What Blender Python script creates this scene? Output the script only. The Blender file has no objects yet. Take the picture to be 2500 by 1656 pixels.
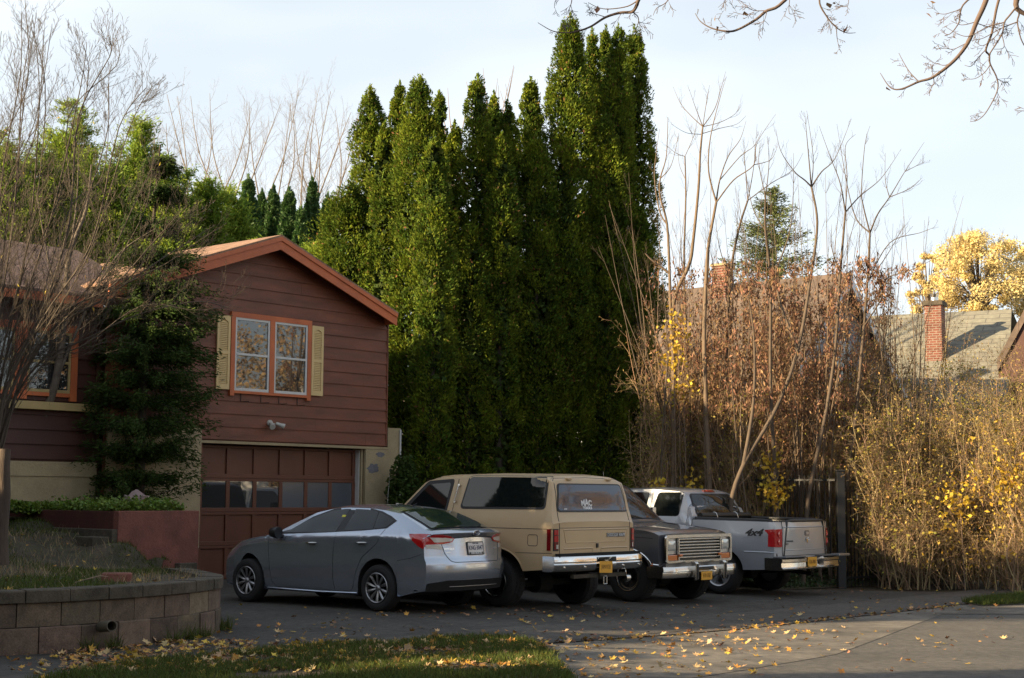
import bpy, bmesh, math, random
import numpy as np
from mathutils import Vector, Matrix
from mathutils.bvhtree import BVHTree

random.seed(7)
rng = np.random.default_rng(11)
SC = bpy.context.scene
COL = SC.collection
R = math.radians
PI = math.pi

# ------------------------------------------------------------------ camera
F = 3700.0 / 2500.0          # focal length in picture widths
PITCH = math.atan(381.0 / 3700.0)
ROLL = R(0.35)
CH = 1.60
cam_d = bpy.data.cameras.new('camera')
cam = bpy.data.objects.new('camera', cam_d)
COL.objects.link(cam)
cf = Vector((0, math.cos(PITCH), math.sin(PITCH)))
cr0 = Vector((1, 0, 0)); cu0 = cr0.cross(cf)
cr = cr0 * math.cos(ROLL) + cu0 * math.sin(ROLL)
cu = -cr0 * math.sin(ROLL) + cu0 * math.cos(ROLL)
cam.matrix_world = Matrix(((cr.x, cu.x, -cf.x, 0), (cr.y, cu.y, -cf.y, 0), (cr.z, cu.z, -cf.z, CH), (0, 0, 0, 1)))
cam_d.sensor_width = 36.0
cam_d.lens = F * 36.0
cam_d.clip_start = 0.1
cam_d.clip_end = 3000
SC.camera = cam

# ------------------------------------------------------------------ sun and sky
SUN_EL = 17.0
SUN_DIR = Vector((-0.93, -0.36, 0)).normalized()          # horizontal direction towards the sun
SUN_AZ = math.atan2(SUN_DIR.x, SUN_DIR.y)                  # clockwise from +Y
to_sun = Vector((SUN_DIR.x * math.cos(R(SUN_EL)), SUN_DIR.y * math.cos(R(SUN_EL)), math.sin(R(SUN_EL))))
sl = bpy.data.lights.new('sun', 'SUN')
sl.energy = 5.0
sl.angle = R(0.55)
sl.color = (1.0, 0.78, 0.48)
so = bpy.data.objects.new('sun', sl)
so.rotation_euler = (-to_sun).to_track_quat('-Z', 'Y').to_euler()
so.location = (-20, -10, 30)
COL.objects.link(so)

W = bpy.data.worlds.new('World')
SC.world = W
W.use_nodes = True
nt = W.node_tree
for n in list(nt.nodes):
    nt.nodes.remove(n)
out = nt.nodes.new('ShaderNodeOutputWorld')
bg = nt.nodes.new('ShaderNodeBackground')
sky = nt.nodes.new('ShaderNodeTexSky')
sky.sky_type = 'NISHITA'
sky.sun_disc = False
sky.sun_elevation = R(SUN_EL)
sky.sun_rotation = SUN_AZ
sky.air_density = 1.0
sky.dust_density = 1.6
sky.ozone_density = 1.2
tc = nt.nodes.new('ShaderNodeTexCoord')
mp = nt.nodes.new('ShaderNodeMapping')
mp.inputs['Scale'].default_value = (1.2, 1.2, 4.0)
mp.inputs['Rotation'].default_value = (0.0, 0.25, 0.4)
nz = nt.nodes.new('ShaderNodeTexNoise')
nz.inputs['Scale'].default_value = 1.5
nz.inputs['Detail'].default_value = 4.0
nz.inputs['Roughness'].default_value = 0.5
rp = nt.nodes.new('ShaderNodeValToRGB')
rp.color_ramp.elements[0].position = 0.25
rp.color_ramp.elements[0].color = (0.40, 0.40, 0.40, 1)
rp.color_ramp.elements[1].position = 0.75
rp.color_ramp.elements[1].color = (0.98, 0.98, 0.98, 1)
mix = nt.nodes.new('ShaderNodeMix')
mix.data_type = 'RGBA'
mix.inputs['B'].default_value = (7.0, 7.5, 7.9, 1)           # thin high cloud
nt.links.new(tc.outputs['Generated'], mp.inputs['Vector'])
nt.links.new(mp.outputs['Vector'], nz.inputs['Vector'])
nt.links.new(nz.outputs['Fac'], rp.inputs['Fac'])
sep = nt.nodes.new('ShaderNodeSeparateXYZ'); nt.links.new(tc.outputs['Generated'], sep.inputs[0])
el = nt.nodes.new('ShaderNodeMapRange'); el.interpolation_type = 'SMOOTHSTEP'      # the thin cloud thins out towards the zenith
el.inputs['From Min'].default_value = 0.30; el.inputs['From Max'].default_value = 0.62
el.inputs['To Min'].default_value = 1.0; el.inputs['To Max'].default_value = 0.6
nt.links.new(sep.outputs['Z'], el.inputs['Value'])
ml_ = nt.nodes.new('ShaderNodeMath'); ml_.operation = 'MULTIPLY'
nt.links.new(rp.outputs['Color'], ml_.inputs[0]); nt.links.new(el.outputs[0], ml_.inputs[1])
nt.links.new(ml_.outputs[0], mix.inputs['Factor'])
nt.links.new(sky.outputs['Color'], mix.inputs['A'])
nt.links.new(mix.outputs['Result'], bg.inputs['Color'])
bg.inputs['Strength'].default_value = 0.052
nt.links.new(bg.outputs['Background'], out.inputs['Surface'])

SC.view_settings.view_transform = 'Standard'
SC.view_settings.look = 'None'
SC.view_settings.exposure = 1.62
SC.view_settings.gamma = 1.0
SC.cycles.max_bounces = 6
SC.cycles.diffuse_bounces = 3
SC.cycles.glossy_bounces = 3
SC.cycles.transparent_max_bounces = 6
SC.cycles.caustics_reflective = False
SC.cycles.caustics_refractive = False

# ------------------------------------------------------------------ picture -> world helpers (used for measuring)
def pray(px, py):
    return Vector((0, 0, CH)), cf + cr * ((px - 1250) / 3700.0) + cu * ((828 - py) / 3700.0)

def gz(x):
    """the forecourt and street fall gently towards the right"""
    return float(np.interp(x, [-2.2, -1.2, 0.0, 1.0, 2.0, 3.2, 4.5, 8.0, 14.0], [0, -0.004, -0.022, -0.065, -0.115, -0.155, -0.18, -0.22, -0.24]))

def gpt(px, py, z=None):
    o, d = pray(px, py)
    if z is not None: return o + d * ((z - o.z) / d.z)
    p = o + d * ((0 - o.z) / d.z)
    for _ in range(6): p = o + d * ((gz(p.x) - o.z) / d.z)
    return p

def at(px, py, Y):
    o, d = pray(px, py)
    return o + d * (Y / d.y)

def frame_pt(px, py, org, ang, yl):
    n = Vector((-math.sin(ang), math.cos(ang), 0)); u = Vector((math.cos(ang), math.sin(ang), 0))
    o, d = pray(px, py)
    P0 = Vector(org) + n * yl
    t = (P0 - o).dot(n) / d.dot(n)
    q = o + d * t - Vector(org)
    return q.dot(u), q.z

# ------------------------------------------------------------------ object helpers
def tag(o, label=None, cat=None, group=None, kind=None):
    if label: o['label'] = label
    if cat: o['category'] = cat
    if group: o['group'] = group
    if kind: o['kind'] = kind
    return o

def thing(name, label, cat, loc=(0, 0, 0), rz=0.0, group=None):
    o = bpy.data.objects.new(name, None)
    o.empty_display_size = 0.2
    COL.objects.link(o)
    o.location = loc
    o.rotation_euler = (0, 0, rz)
    return tag(o, label, cat, group)

class G:
    """collects verts and faces for ONE mesh object"""
    def __init__(self):
        self.v = []; self.f = []; self.m = []
    def add(self, vs, fs, mi=0):
        b = len(self.v)
        self.v.extend([tuple(p) for p in vs])
        self.f.extend([tuple(i + b for i in f) for f in fs])
        self.m.extend([mi] * len(fs))
    def box(self, x0, x1, y0, y1, z0, z1, mi=0):
        vs = [(x, y, z) for x in (x0, x1) for y in (y0, y1) for z in (z0, z1)]
        self.add(vs, [(0, 1, 3, 2), (4, 6, 7, 5), (0, 4, 5, 1), (2, 3, 7, 6), (0, 2, 6, 4), (1, 5, 7, 3)], mi)
    def prism(self, poly, y0, y1, mi=0):
        """poly in (x,z), extruded along y"""
        n = len(poly)
        vs = [(x, y0, z) for x, z in poly] + [(x, y1, z) for x, z in poly]
        fs = [tuple(range(n)), tuple(range(2 * n - 1, n - 1, -1))]
        fs += [(i, i + n, (i + 1) % n + n, (i + 1) % n) for i in range(n)]
        self.add(vs, fs, mi)
    def plate(self, poly, z0, z1, mi=0):
        """poly in (x,y), extruded along z"""
        n = len(poly)
        vs = [(x, y, z1) for x, y in poly] + [(x, y, z0) for x, y in poly]
        fs = [tuple(range(n)), tuple(range(2 * n - 1, n - 1, -1))]
        fs += [(i, i + n, (i + 1) % n + n, (i + 1) % n) for i in range(n)]
        self.add(vs, fs, mi)
    def tube(self, pts, rad, sides=6, mi=0, cap=True, flat=1.0):
        pts = [Vector(p) for p in pts]
        n = len(pts)
        if n < 2: return
        if not hasattr(rad, '__len__'): rad = [rad] * n
        vs = []
        t0 = (pts[1] - pts[0]).normalized()
        ref = Vector((0, 0, 1)) if abs(t0.z) < 0.9 else Vector((1, 0, 0))
        a = t0.cross(ref).normalized()
        for i in range(n):
            t = (pts[min(i + 1, n - 1)] - pts[max(i - 1, 0)])
            t = t.normalized() if t.length > 1e-9 else t0
            a = (a - t * a.dot(t))
            a = a.normalized() if a.length > 1e-6 else t.orthogonal().normalized()
            b = t.cross(a)
            for k in range(sides):
                w = 2 * PI * k / sides
                vs.append(pts[i] + (a * math.cos(w) + b * math.sin(w) * flat) * rad[i])
        fs = [(i * sides + k, i * sides + (k + 1) % sides, (i + 1) * sides + (k + 1) % sides, (i + 1) * sides + k)
              for i in range(n - 1) for k in range(sides)]
        if cap:
            fs.append(tuple(range(sides - 1, -1, -1)))
            fs.append(tuple((n - 1) * sides + k for k in range(sides)))
        self.add(vs, fs, mi)
    def lathe_y(self, prof, c=(0, 0, 0), n=32, mi=0, sgn=1, arc=None):
        """profile [(r, y)] turned about the y axis through c"""
        vs = []; K = len(prof)
        for i in range(n):
            w = 2 * PI * i / n
            for r, y in prof:
                vs.append((c[0] + r * math.cos(w), c[1] + y * sgn, c[2] + r * math.sin(w)))
        fs = [(i * K + k, i * K + k + 1, ((i + 1) % n) * K + k + 1, ((i + 1) % n) * K + k) for i in range(n) for k in range(K - 1)]
        self.add(vs, fs, mi)
    def lathe_z(self, prof, c=(0, 0, 0), n=20, mi=0):
        vs = []; K = len(prof)
        for i in range(n):
            w = 2 * PI * i / n
            for r, z in prof:
                vs.append((c[0] + r * math.cos(w), c[1] + r * math.sin(w), c[2] + z))
        fs = [(i * K + k, ((i + 1) % n) * K + k, ((i + 1) % n) * K + k + 1, i * K + k + 1) for i in range(n) for k in range(K - 1)]
        self.add(vs, fs, mi)
    def build(self, name, mats, parent=None, smooth=None, bevel=0.0, label=None):
        me = bpy.data.meshes.new(name)
        me.from_pydata(self.v, [], self.f)
        if not isinstance(mats, (list, tuple)): mats = [mats]
        for m in mats: me.materials.append(m)
        if len(mats) > 1:
            me.polygons.foreach_set('material_index', self.m)
        bm = bmesh.new(); bm.from_mesh(me)
        bmesh.ops.recalc_face_normals(bm, faces=bm.faces)
        bm.to_mesh(me); bm.free()
        if smooth is not None:
            me.polygons.foreach_set('use_smooth', [True] * len(me.polygons))
            me.set_sharp_from_angle(angle=R(smooth))
        me.update()
        o = bpy.data.objects.new(name, me)
        COL.objects.link(o)
        if parent is not None: o.parent = parent
        if bevel > 0:
            b = o.modifiers.new('bevel', 'BEVEL'); b.width = bevel; b.segments = 2; b.limit_method = 'ANGLE'; b.angle_limit = R(40)
        if label: o['label'] = label
        return o

def np_mesh(name, V, nside, mat, parent=None, smooth=False):
    """V: (N*nside,3) array of separate polygons with nside corners"""
    V = np.asarray(V, dtype=np.float32).reshape(-1, 3)
    n = len(V) // nside
    me = bpy.data.meshes.new(name)
    me.vertices.add(n * nside); me.vertices.foreach_set('co', V.ravel())
    me.loops.add(n * nside); me.loops.foreach_set('vertex_index', np.arange(n * nside, dtype=np.int32))
    me.polygons.add(n); me.polygons.foreach_set('loop_start', np.arange(0, n * nside, nside, dtype=np.int32))
    me.polygons.foreach_set('loop_total', np.full(n, nside, dtype=np.int32))
    me.update(calc_edges=True)
    me.materials.append(mat)
    o = bpy.data.objects.new(name, me)
    COL.objects.link(o)
    if parent is not None: o.parent = parent
    return o

def text_geo(g, s, size, place, depth=0.004, mi=0, xs=1.0, bold=0.0, align='CENTER', shear=0.0):
    """letters as real mesh; place(u, v, w) maps text plane coords (w = out of the surface) to a point"""
    cu_ = bpy.data.curves.new('t', 'FONT'); cu_.body = s; cu_.size = size; cu_.align_x = align; cu_.align_y = 'CENTER'
    cu_.extrude = depth / 2; cu_.offset = bold; cu_.shear = shear; cu_.resolution_u = 3
    ob = bpy.data.objects.new('t', cu_); COL.objects.link(ob)
    dg = bpy.context.evaluated_depsgraph_get()
    me = bpy.data.meshes.new_from_object(ob.evaluated_get(dg))
    vs = [place(v.co.x * xs, v.co.y, v.co.z + depth / 2) for v in me.vertices]
    g.add(vs, [tuple(p.vertices) for p in me.polygons], mi)
    bpy.data.objects.remove(ob); bpy.data.meshes.remove(me); bpy.data.curves.remove(cu_)

# ------------------------------------------------------------------ materials
def mat(name, col, rough=0.6, metal=0.0, coat=0.0, var=0.0, vscale=3.0, col2=None, bump=0.0, bscale=30.0, spec=0.5, transl=0.0,
        stretch=None, flake=0.0, island=0.0, trans=0.0, coords='Object', detail=4.0, contrast=0.22, coatr=0.05, speck=0.0, sscale=160.0):
    m = bpy.data.materials.new(name); m.use_nodes = True
    n = m.node_tree.nodes; l = m.node_tree.links
    p = n['Principled BSDF']; o = n['Material Output']
    p.inputs['Base Color'].default_value = (*col, 1)
    p.inputs['Roughness'].default_value = rough
    p.inputs['Metallic'].default_value = metal
    p.inputs['Specular IOR Level'].default_value = spec
    p.inputs['Coat Weight'].default_value = coat
    p.inputs['Coat Roughness'].default_value = coatr
    p.inputs['Transmission Weight'].default_value = trans
    t = n.new('ShaderNodeTexCoord'); mpg = n.new('ShaderNodeMapping')
    l.new(t.outputs[coords], mpg.inputs['Vector'])
    if stretch: mpg.inputs['Scale'].default_value = stretch
    colout = None
    if var > 0 or col2:
        c2 = col2 if col2 else tuple(max(0, c * (1 - var)) for c in col)
        nz_ = n.new('ShaderNodeTexNoise'); nz_.inputs['Scale'].default_value = vscale; nz_.inputs['Detail'].default_value = detail
        nz_.inputs['Roughness'].default_value = 0.6
        l.new(mpg.outputs[0], nz_.inputs['Vector'])
        rmp = n.new('ShaderNodeValToRGB')
        rmp.color_ramp.elements[0].position = 0.5 - contrast; rmp.color_ramp.elements[1].position = 0.5 + contrast
        rmp.color_ramp.elements[0].color = (*c2, 1); rmp.color_ramp.elements[1].color = (*col, 1)
        l.new(nz_.outputs['Fac'], rmp.inputs['Fac']); colout = rmp.outputs['Color']
    if island > 0:
        ge = n.new('ShaderNodeNewGeometry'); hs = n.new('ShaderNodeHueSaturation')
        mr = n.new('ShaderNodeMapRange'); mr.inputs['To Min'].default_value = 1 - island; mr.inputs['To Max'].default_value = 1 + island
        l.new(ge.outputs['Random Per Island'], mr.inputs['Value']); l.new(mr.outputs[0], hs.inputs['Value'])
        mr2 = n.new('ShaderNodeMapRange'); mr2.inputs['To Min'].default_value = 0.5 - island * 0.06; mr2.inputs['To Max'].default_value = 0.5 + island * 0.05
        ml = n.new('ShaderNodeMath'); ml.operation = 'MULTIPLY'; ml.inputs[1].default_value = 7.31
        fr = n.new('ShaderNodeMath'); fr.operation = 'FRACT'
        l.new(ge.outputs['Random Per Island'], ml.inputs[0]); l.new(ml.outputs[0], fr.inputs[0]); l.new(fr.outputs[0], mr2.inputs['Value'])
        l.new(mr2.outputs[0], hs.inputs['Hue'])
        if colout is not None: l.new(colout, hs.inputs['Color'])
        else: hs.inputs['Color'].default_value = (*col, 1)
        colout = hs.outputs['Color']
    if speck > 0 and colout is not None:
        ns = n.new('ShaderNodeTexNoise'); ns.inputs['Scale'].default_value = sscale; ns.inputs['Detail'].default_value = 2; ns.inputs['Roughness'].default_value = 0.8
        l.new(mpg.outputs[0], ns.inputs['Vector'])
        nl_ = n.new('ShaderNodeTexNoise'); nl_.inputs['Scale'].default_value = sscale / 9; nl_.inputs['Detail'].default_value = 5
        l.new(mpg.outputs[0], nl_.inputs['Vector'])
        ad = n.new('ShaderNodeMath'); ad.operation = 'ADD'; l.new(ns.outputs['Fac'], ad.inputs[0]); l.new(nl_.outputs['Fac'], ad.inputs[1])
        mr = n.new('ShaderNodeMapRange'); mr.inputs['From Min'].default_value = 0.7; mr.inputs['From Max'].default_value = 1.3; mr.inputs['To Min'].default_value = 1 - speck; mr.inputs['To Max'].default_value = 1 + speck
        l.new(ad.outputs[0], mr.inputs['Value'])
        vm = n.new('ShaderNodeVectorMath'); vm.operation = 'SCALE'; l.new(colout, vm.inputs[0]); l.new(mr.outputs[0], vm.inputs['Scale'])
        colout = vm.outputs[0]
    if colout is not None: l.new(colout, p.inputs['Base Color'])
    if bump > 0:
        nb = n.new('ShaderNodeTexNoise'); nb.inputs['Scale'].default_value = bscale; nb.inputs['Detail'].default_value = 3
        l.new(mpg.outputs[0], nb.inputs['Vector'])
        bp = n.new('ShaderNodeBump'); bp.inputs['Strength'].default_value = min(1, bump); bp.inputs['Distance'].default_value = 0.01
        l.new(nb.outputs['Fac'], bp.inputs['Height']); l.new(bp.outputs[0], p.inputs['Normal'])
    if transl > 0:
        tr = n.new('ShaderNodeBsdfTranslucent'); mx = n.new('ShaderNodeMixShader'); mx.inputs[0].default_value = transl
        if colout is not None: l.new(colout, tr.inputs['Color'])
        else: tr.inputs['Color'].default_value = (*col, 1)
        l.new(p.outputs[0], mx.inputs[1]); l.new(tr.outputs[0], mx.inputs[2]); l.new(mx.outputs[0], o.inputs['Surface'])
    return m

def brick_mat(name, c1, c2, mortar, bw, bh, ms=0.01, rough=0.9, coords='Object', rot=None, off=0.5, var=0.3, smooth=0.1):
    m = bpy.data.materials.new(name); m.use_nodes = True
    n = m.node_tree.nodes; l = m.node_tree.links; p = n['Principled BSDF']
    t = n.new('ShaderNodeTexCoord'); mpg = n.new('ShaderNodeMapping')
    l.new(t.outputs[coords], mpg.inputs['Vector'])
    if rot: mpg.inputs['Rotation'].default_value = rot
    b = n.new('ShaderNodeTexBrick'); b.inputs['Scale'].default_value = 1.0
    b.inputs['Color1'].default_value = (*c1, 1); b.inputs['Color2'].default_value = (*c2, 1); b.inputs['Mortar'].default_value = (*mortar, 1)
    b.inputs['Brick Width'].default_value = bw; b.inputs['Row Height'].default_value = bh; b.inputs['Mortar Size'].default_value = ms
    b.inputs['Mortar Smooth'].default_value = smooth
    b.offset = off
    l.new(mpg.outputs[0], b.inputs['Vector'])
    nz_ = n.new('ShaderNodeTexNoise'); nz_.inputs['Scale'].default_value = 4.0; nz_.inputs['Detail'].default_value = 6
    l.new(mpg.outputs[0], nz_.inputs['Vector'])
    mx = n.new('ShaderNodeMix'); mx.data_type = 'RGBA'; mx.blend_type = 'MULTIPLY'
    mr = n.new('ShaderNodeMapRange'); mr.inputs['From Min'].default_value = 0.3; mr.inputs['From Max'].default_value = 0.7
    mr.inputs['To Min'].default_value = 1 - var; mr.inputs['To Max'].default_value = 1 + var * 0.3
    l.new(nz_.outputs['Fac'], mr.inputs['Value'])
    cb = n.new('ShaderNodeCombineColor')
    for k in range(3): l.new(mr.outputs[0], cb.inputs[k])
    mx.inputs['Factor'].default_value = 1.0
    l.new(b.outputs['Color'], mx.inputs['A']); l.new(cb.outputs[0], mx.inputs['B'])
    l.new(mx.outputs['Result'], p.inputs['Base Color'])
    bp = n.new('ShaderNodeBump'); bp.inputs['Strength'].default_value = 0.6; bp.inputs['Distance'].default_value = 0.01
    inv = n.new('ShaderNodeMath'); inv.operation = 'SUBTRACT'; inv.inputs[0].default_value = 1.0
    l.new(b.outputs['Fac'], inv.inputs[1])
    ad = n.new('ShaderNodeMath'); ad.operation = 'MULTIPLY_ADD'; ad.inputs[1].default_value = 0.5
    nf = n.new('ShaderNodeTexNoise'); nf.inputs['Scale'].default_value = 60
    l.new(mpg.outputs[0], nf.inputs['Vector']); l.new(nf.outputs['Fac'], ad.inputs[0]); l.new(inv.outputs[0], ad.inputs[2])
    l.new(ad.outputs[0], bp.inputs['Height']); l.new(bp.outputs[0], p.inputs['Normal'])
    p.inputs['Roughness'].default_value = rough
    return m

M = {}
M['asphalt'] = mat('worn asphalt', (0.105, 0.096, 0.084), 0.9, var=0.4, vscale=1.1, bump=0.9, bscale=90, detail=9, coords='Generated' if False else 'Object', speck=0.45, sscale=90)
M['asphalt_drive'] = mat('old driveway asphalt', (0.06615, 0.0588, 0.05022), 0.9, col2=(0.0315, 0.0276, 0.02344), vscale=0.8, bump=1.0, bscale=70, detail=10, speck=0.6, sscale=80)
M['walk'] = mat('stained path asphalt', (0.08663, 0.07562, 0.06531), 0.9, col2=(0.05414, 0.04675, 0.03919), vscale=1.3, bump=0.8, bscale=80, detail=9, speck=0.5, sscale=90)
M['concrete'] = mat('old concrete', (0.165, 0.145, 0.118), 0.85, col2=(0.075, 0.065, 0.052), vscale=1.2, bump=0.7, bscale=60, contrast=0.14, detail=10, speck=0.35, sscale=70)
M['crack'] = mat('dirt in the joint', (0.045, 0.035, 0.025), 0.95, var=0.5, vscale=6)
M['soil'] = mat('leafy soil', (0.0595, 0.042, 0.0266), 0.95, col2=(0.028, 0.0315, 0.0105), vscale=2.5, bump=1.0, bscale=25, detail=8, speck=0.6, sscale=30)
M['turf'] = mat('turf', (0.042, 0.03868, 0.014), 0.95, col2=(0.0504, 0.02678, 0.0175), vscale=2.0, bump=1.0, bscale=40)
M['grass'] = mat('grass blades', (0.075, 0.10, 0.022), 0.75, island=0.5, transl=0.3, spec=0.2)
M['straw'] = mat('dry stems', (0.26, 0.20, 0.11), 0.8, island=0.5, transl=0.2)
M['leaf_y'] = mat('fallen yellow leaf', (0.48, 0.28, 0.045), 0.7, island=0.5, transl=0.15)
M['leaf_b'] = mat('fallen brown leaf', (0.20, 0.105, 0.05), 0.75, island=0.4)
M['siding'] = mat('brown painted siding', (0.20, 0.064, 0.030), 0.5, col2=(0.125, 0.038, 0.019), vscale=1.1, bump=0.5, bscale=50, stretch=(1, 1, 5), detail=9, contrast=0.16, speck=0.15, sscale=25)
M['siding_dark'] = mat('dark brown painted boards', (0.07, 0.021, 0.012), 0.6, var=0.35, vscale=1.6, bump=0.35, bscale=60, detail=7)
M['fascia'] = mat('rust orange trim', (0.56, 0.145, 0.045), 0.55, col2=(0.40, 0.10, 0.035), vscale=1.5, bump=0.3, bscale=50, detail=8, contrast=0.15)
M['cream'] = mat('cream render', (0.377, 0.3045, 0.1812), 0.85, col2=(0.29, 0.2248, 0.1305), vscale=1.6, bump=0.7, bscale=35, detail=8, speck=0.15, sscale=30)
M['cream_trim'] = mat('cream wood trim', (0.4433, 0.3224, 0.137), 0.6, var=0.2, vscale=3)
M['shutter'] = mat('pale yellow shutter', (0.68, 0.50, 0.235), 0.55, var=0.12, vscale=3)
M['white'] = mat('white vinyl', (0.5952, 0.5952, 0.576), 0.4, var=0.1, vscale=4)
M['door'] = mat('brown garage door paint', (0.135, 0.045, 0.022), 0.5, col2=(0.10, 0.032, 0.016), vscale=1.3, bump=0.3, bscale=50, detail=7)
M['patch'] = mat('grey paint smear', (0.16, 0.155, 0.17), 0.8, var=0.3, vscale=12)
M['shingle'] = brick_mat('tan shingles', (0.34, 0.20, 0.125), (0.27, 0.155, 0.10), (0.13, 0.07, 0.045), 0.30, 0.13, 0.008, var=0.35)
M['shingle_dk'] = brick_mat('dark brown shingles', (0.22, 0.13, 0.10), (0.16, 0.095, 0.075), (0.07, 0.045, 0.04), 0.30, 0.14, 0.01, var=0.4)
M['shingle_gr'] = brick_mat('grey green shingles', (0.22, 0.21, 0.165), (0.18, 0.17, 0.14), (0.11, 0.10, 0.085), 0.9, 0.30, 0.015, var=0.3)
M['shingle_br'] = brick_mat('brown shingles', (0.14, 0.10, 0.078), (0.105, 0.078, 0.062), (0.08, 0.06, 0.05), 0.9, 0.30, 0.015, var=0.4)
M['redbrick'] = brick_mat('red brick', (0.19, 0.062, 0.042), (0.15, 0.05, 0.035), (0.2475, 0.2025, 0.165), 0.24, 0.085, 0.012, rot=(R(90), 0, 0))
M['planter'] = mat('red painted block', (0.225, 0.07875, 0.05625), 0.8, col2=(0.15, 0.0525, 0.0375), vscale=2.5, bump=0.8, bscale=25, detail=8, speck=0.3, sscale=40)
M['block'] = mat('tan wall block', (0.1674, 0.1214, 0.0837), 0.92, col2=(0.1088, 0.07952, 0.05441), vscale=2.2, bump=1.0, bscale=14, detail=9, island=0.35, speck=0.45, sscale=60)
M['cap'] = mat('weathered cap block', (0.0897, 0.0702, 0.0507), 0.92, col2=(0.0468, 0.04056, 0.0273), vscale=3.0, bump=1.0, bscale=25, detail=9, speck=0.5, sscale=60)
M['pipe'] = mat('plastic drain pipe', (0.10, 0.085, 0.06), 0.6)
M['black'] = mat('black plastic', (0.012, 0.012, 0.013), 0.45)
M['under'] = mat('underbody black', (0.008, 0.008, 0.008), 0.9)
M['rubber'] = mat('tyre rubber', (0.016, 0.015, 0.015), 0.85, bump=0.3, bscale=60)
M['chrome'] = mat('chrome', (0.78, 0.77, 0.75), 0.12, metal=1.0)
M['chrome_old'] = mat('aged chrome', (0.62, 0.60, 0.57), 0.2, metal=1.0, bump=0.12, bscale=8)
M['alloy'] = mat('silver wheel paint', (0.50, 0.50, 0.51), 0.3, metal=0.75)
M['alloy_dk'] = mat('dark machined wheel', (0.30, 0.295, 0.30), 0.3, metal=0.8)
M['glass'] = mat('dark car glass', (0.008, 0.010, 0.010), 0.03, spec=0.5)
M['glass_tint'] = mat('green tinted rear glass', (0.018, 0.030, 0.022), 0.03, spec=0.5)
M['glass_blue'] = mat('blue tinted rear glass', (0.018, 0.03, 0.062), 0.06, spec=0.9)
M['gasket'] = mat('rubber gasket', (0.014, 0.014, 0.016), 0.5)
M['silver'] = mat('grey silver car paint', (0.43, 0.475, 0.55), 0.22, metal=0.78, coat=1.0, coatr=0.03)
M['tan'] = mat('tan car paint', (0.5264, 0.3752, 0.2128), 0.45, coat=0.35, coatr=0.15, var=0.06, vscale=2)
M['gunmetal'] = mat('dark grey car paint', (0.125, 0.13, 0.145), 0.36, metal=0.45, coat=0.9, coatr=0.06)
M['white_silver'] = mat('white silver truck paint', (0.37, 0.39, 0.425), 0.34, metal=0.4, coat=1.0, coatr=0.04)
M['grey_plastic'] = mat('grey bumper coating', (0.12, 0.13, 0.145), 0.4, metal=0.3)
M['lamp_red'] = mat('red lamp lens', (0.42, 0.008, 0.010), 0.12, coat=1.0, spec=0.7)
M['lamp_dkred'] = mat('dark red lamp lens', (0.16, 0.006, 0.008), 0.15, coat=1.0)
M['lamp_clear'] = mat('clear lamp lens', (0.55, 0.50, 0.44), 0.12, coat=1.0)
M['lamp_amber'] = mat('amber lens', (0.62, 0.15, 0.015), 0.2, coat=1.0)
M['lamp_head'] = mat('headlamp glass', (0.55, 0.56, 0.55), 0.08, metal=0.4, coat=1.0)
M['plate_w'] = mat('white number plate', (0.66, 0.62, 0.60), 0.4)
M['plate_y'] = mat('gold number plate', (0.72, 0.36, 0.03), 0.45)
M['ink'] = mat('navy plate lettering', (0.015, 0.02, 0.06), 0.5)
M['ink_o'] = mat('faded plate lettering', (0.25, 0.12, 0.03), 0.5)
M['decal_w'] = mat('white decal', (0.75, 0.75, 0.75), 0.5)
M['decal_k'] = mat('black decal', (0.015, 0.015, 0.018), 0.4)
M['yellow_tag'] = mat('yellow tag', (0.65, 0.60, 0.05), 0.5)
M['bark'] = mat('grey bark', (0.16, 0.13, 0.10), 0.9, col2=(0.09, 0.07, 0.055), vscale=10, bump=0.8, bscale=30)
M['bark_dk'] = mat('dark bark', (0.05, 0.037, 0.027), 0.9, bump=0.8, bscale=30)
M['bark_warm'] = mat('warm pale bark', (0.36, 0.26, 0.19), 0.85, col2=(0.24, 0.17, 0.12), vscale=6)
M['twig'] = mat('grey brown twigs', (0.20, 0.145, 0.105), 0.85, island=0.3)
M['bark_pale'] = mat('pale grey bark', (0.20, 0.16, 0.125), 0.85)
M['twig_tan'] = mat('tan twigs', (0.25, 0.18, 0.10), 0.85, island=0.6)
M['bark_sap'] = mat('sapling bark', (0.105, 0.075, 0.052), 0.85, var=0.4, vscale=6)
M['bark_sap2'] = mat('pale sapling bark', (0.17, 0.12, 0.08), 0.85, var=0.4, vscale=6)
M['twig_grey'] = mat('grey shrub bark', (0.085, 0.065, 0.048), 0.85)
M['twig_warm'] = mat('brown twigs', (0.33, 0.225, 0.12), 0.85, island=0.5)
M['twig_ov'] = mat('dark overhead twigs', (0.12, 0.085, 0.07), 0.85)
M['arb'] = mat('arborvitae foliage', (0.16, 0.205, 0.018), 0.7, col2=(0.05, 0.09, 0.012), vscale=1.6, island=0.5, transl=0.3, spec=0.12, contrast=0.14)
M['arb_brown'] = mat('browned arborvitae sprays', (0.16, 0.09, 0.035), 0.8, island=0.4, spec=0.1)
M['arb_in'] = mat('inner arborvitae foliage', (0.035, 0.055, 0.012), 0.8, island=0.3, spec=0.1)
M['arb_far'] = mat('distant arborvitae foliage', (0.05, 0.11, 0.025), 0.6, island=0.3, transl=0.25)
M['cedar'] = mat('cedar foliage', (0.045, 0.075, 0.016), 0.7, island=0.4, transl=0.25, spec=0.15)
M['bamboo'] = mat('yellow green narrow leaves', (0.30, 0.38, 0.05), 0.55, col2=(0.15, 0.24, 0.035), vscale=0.7, island=0.4, transl=0.55, spec=0.2)
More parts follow.
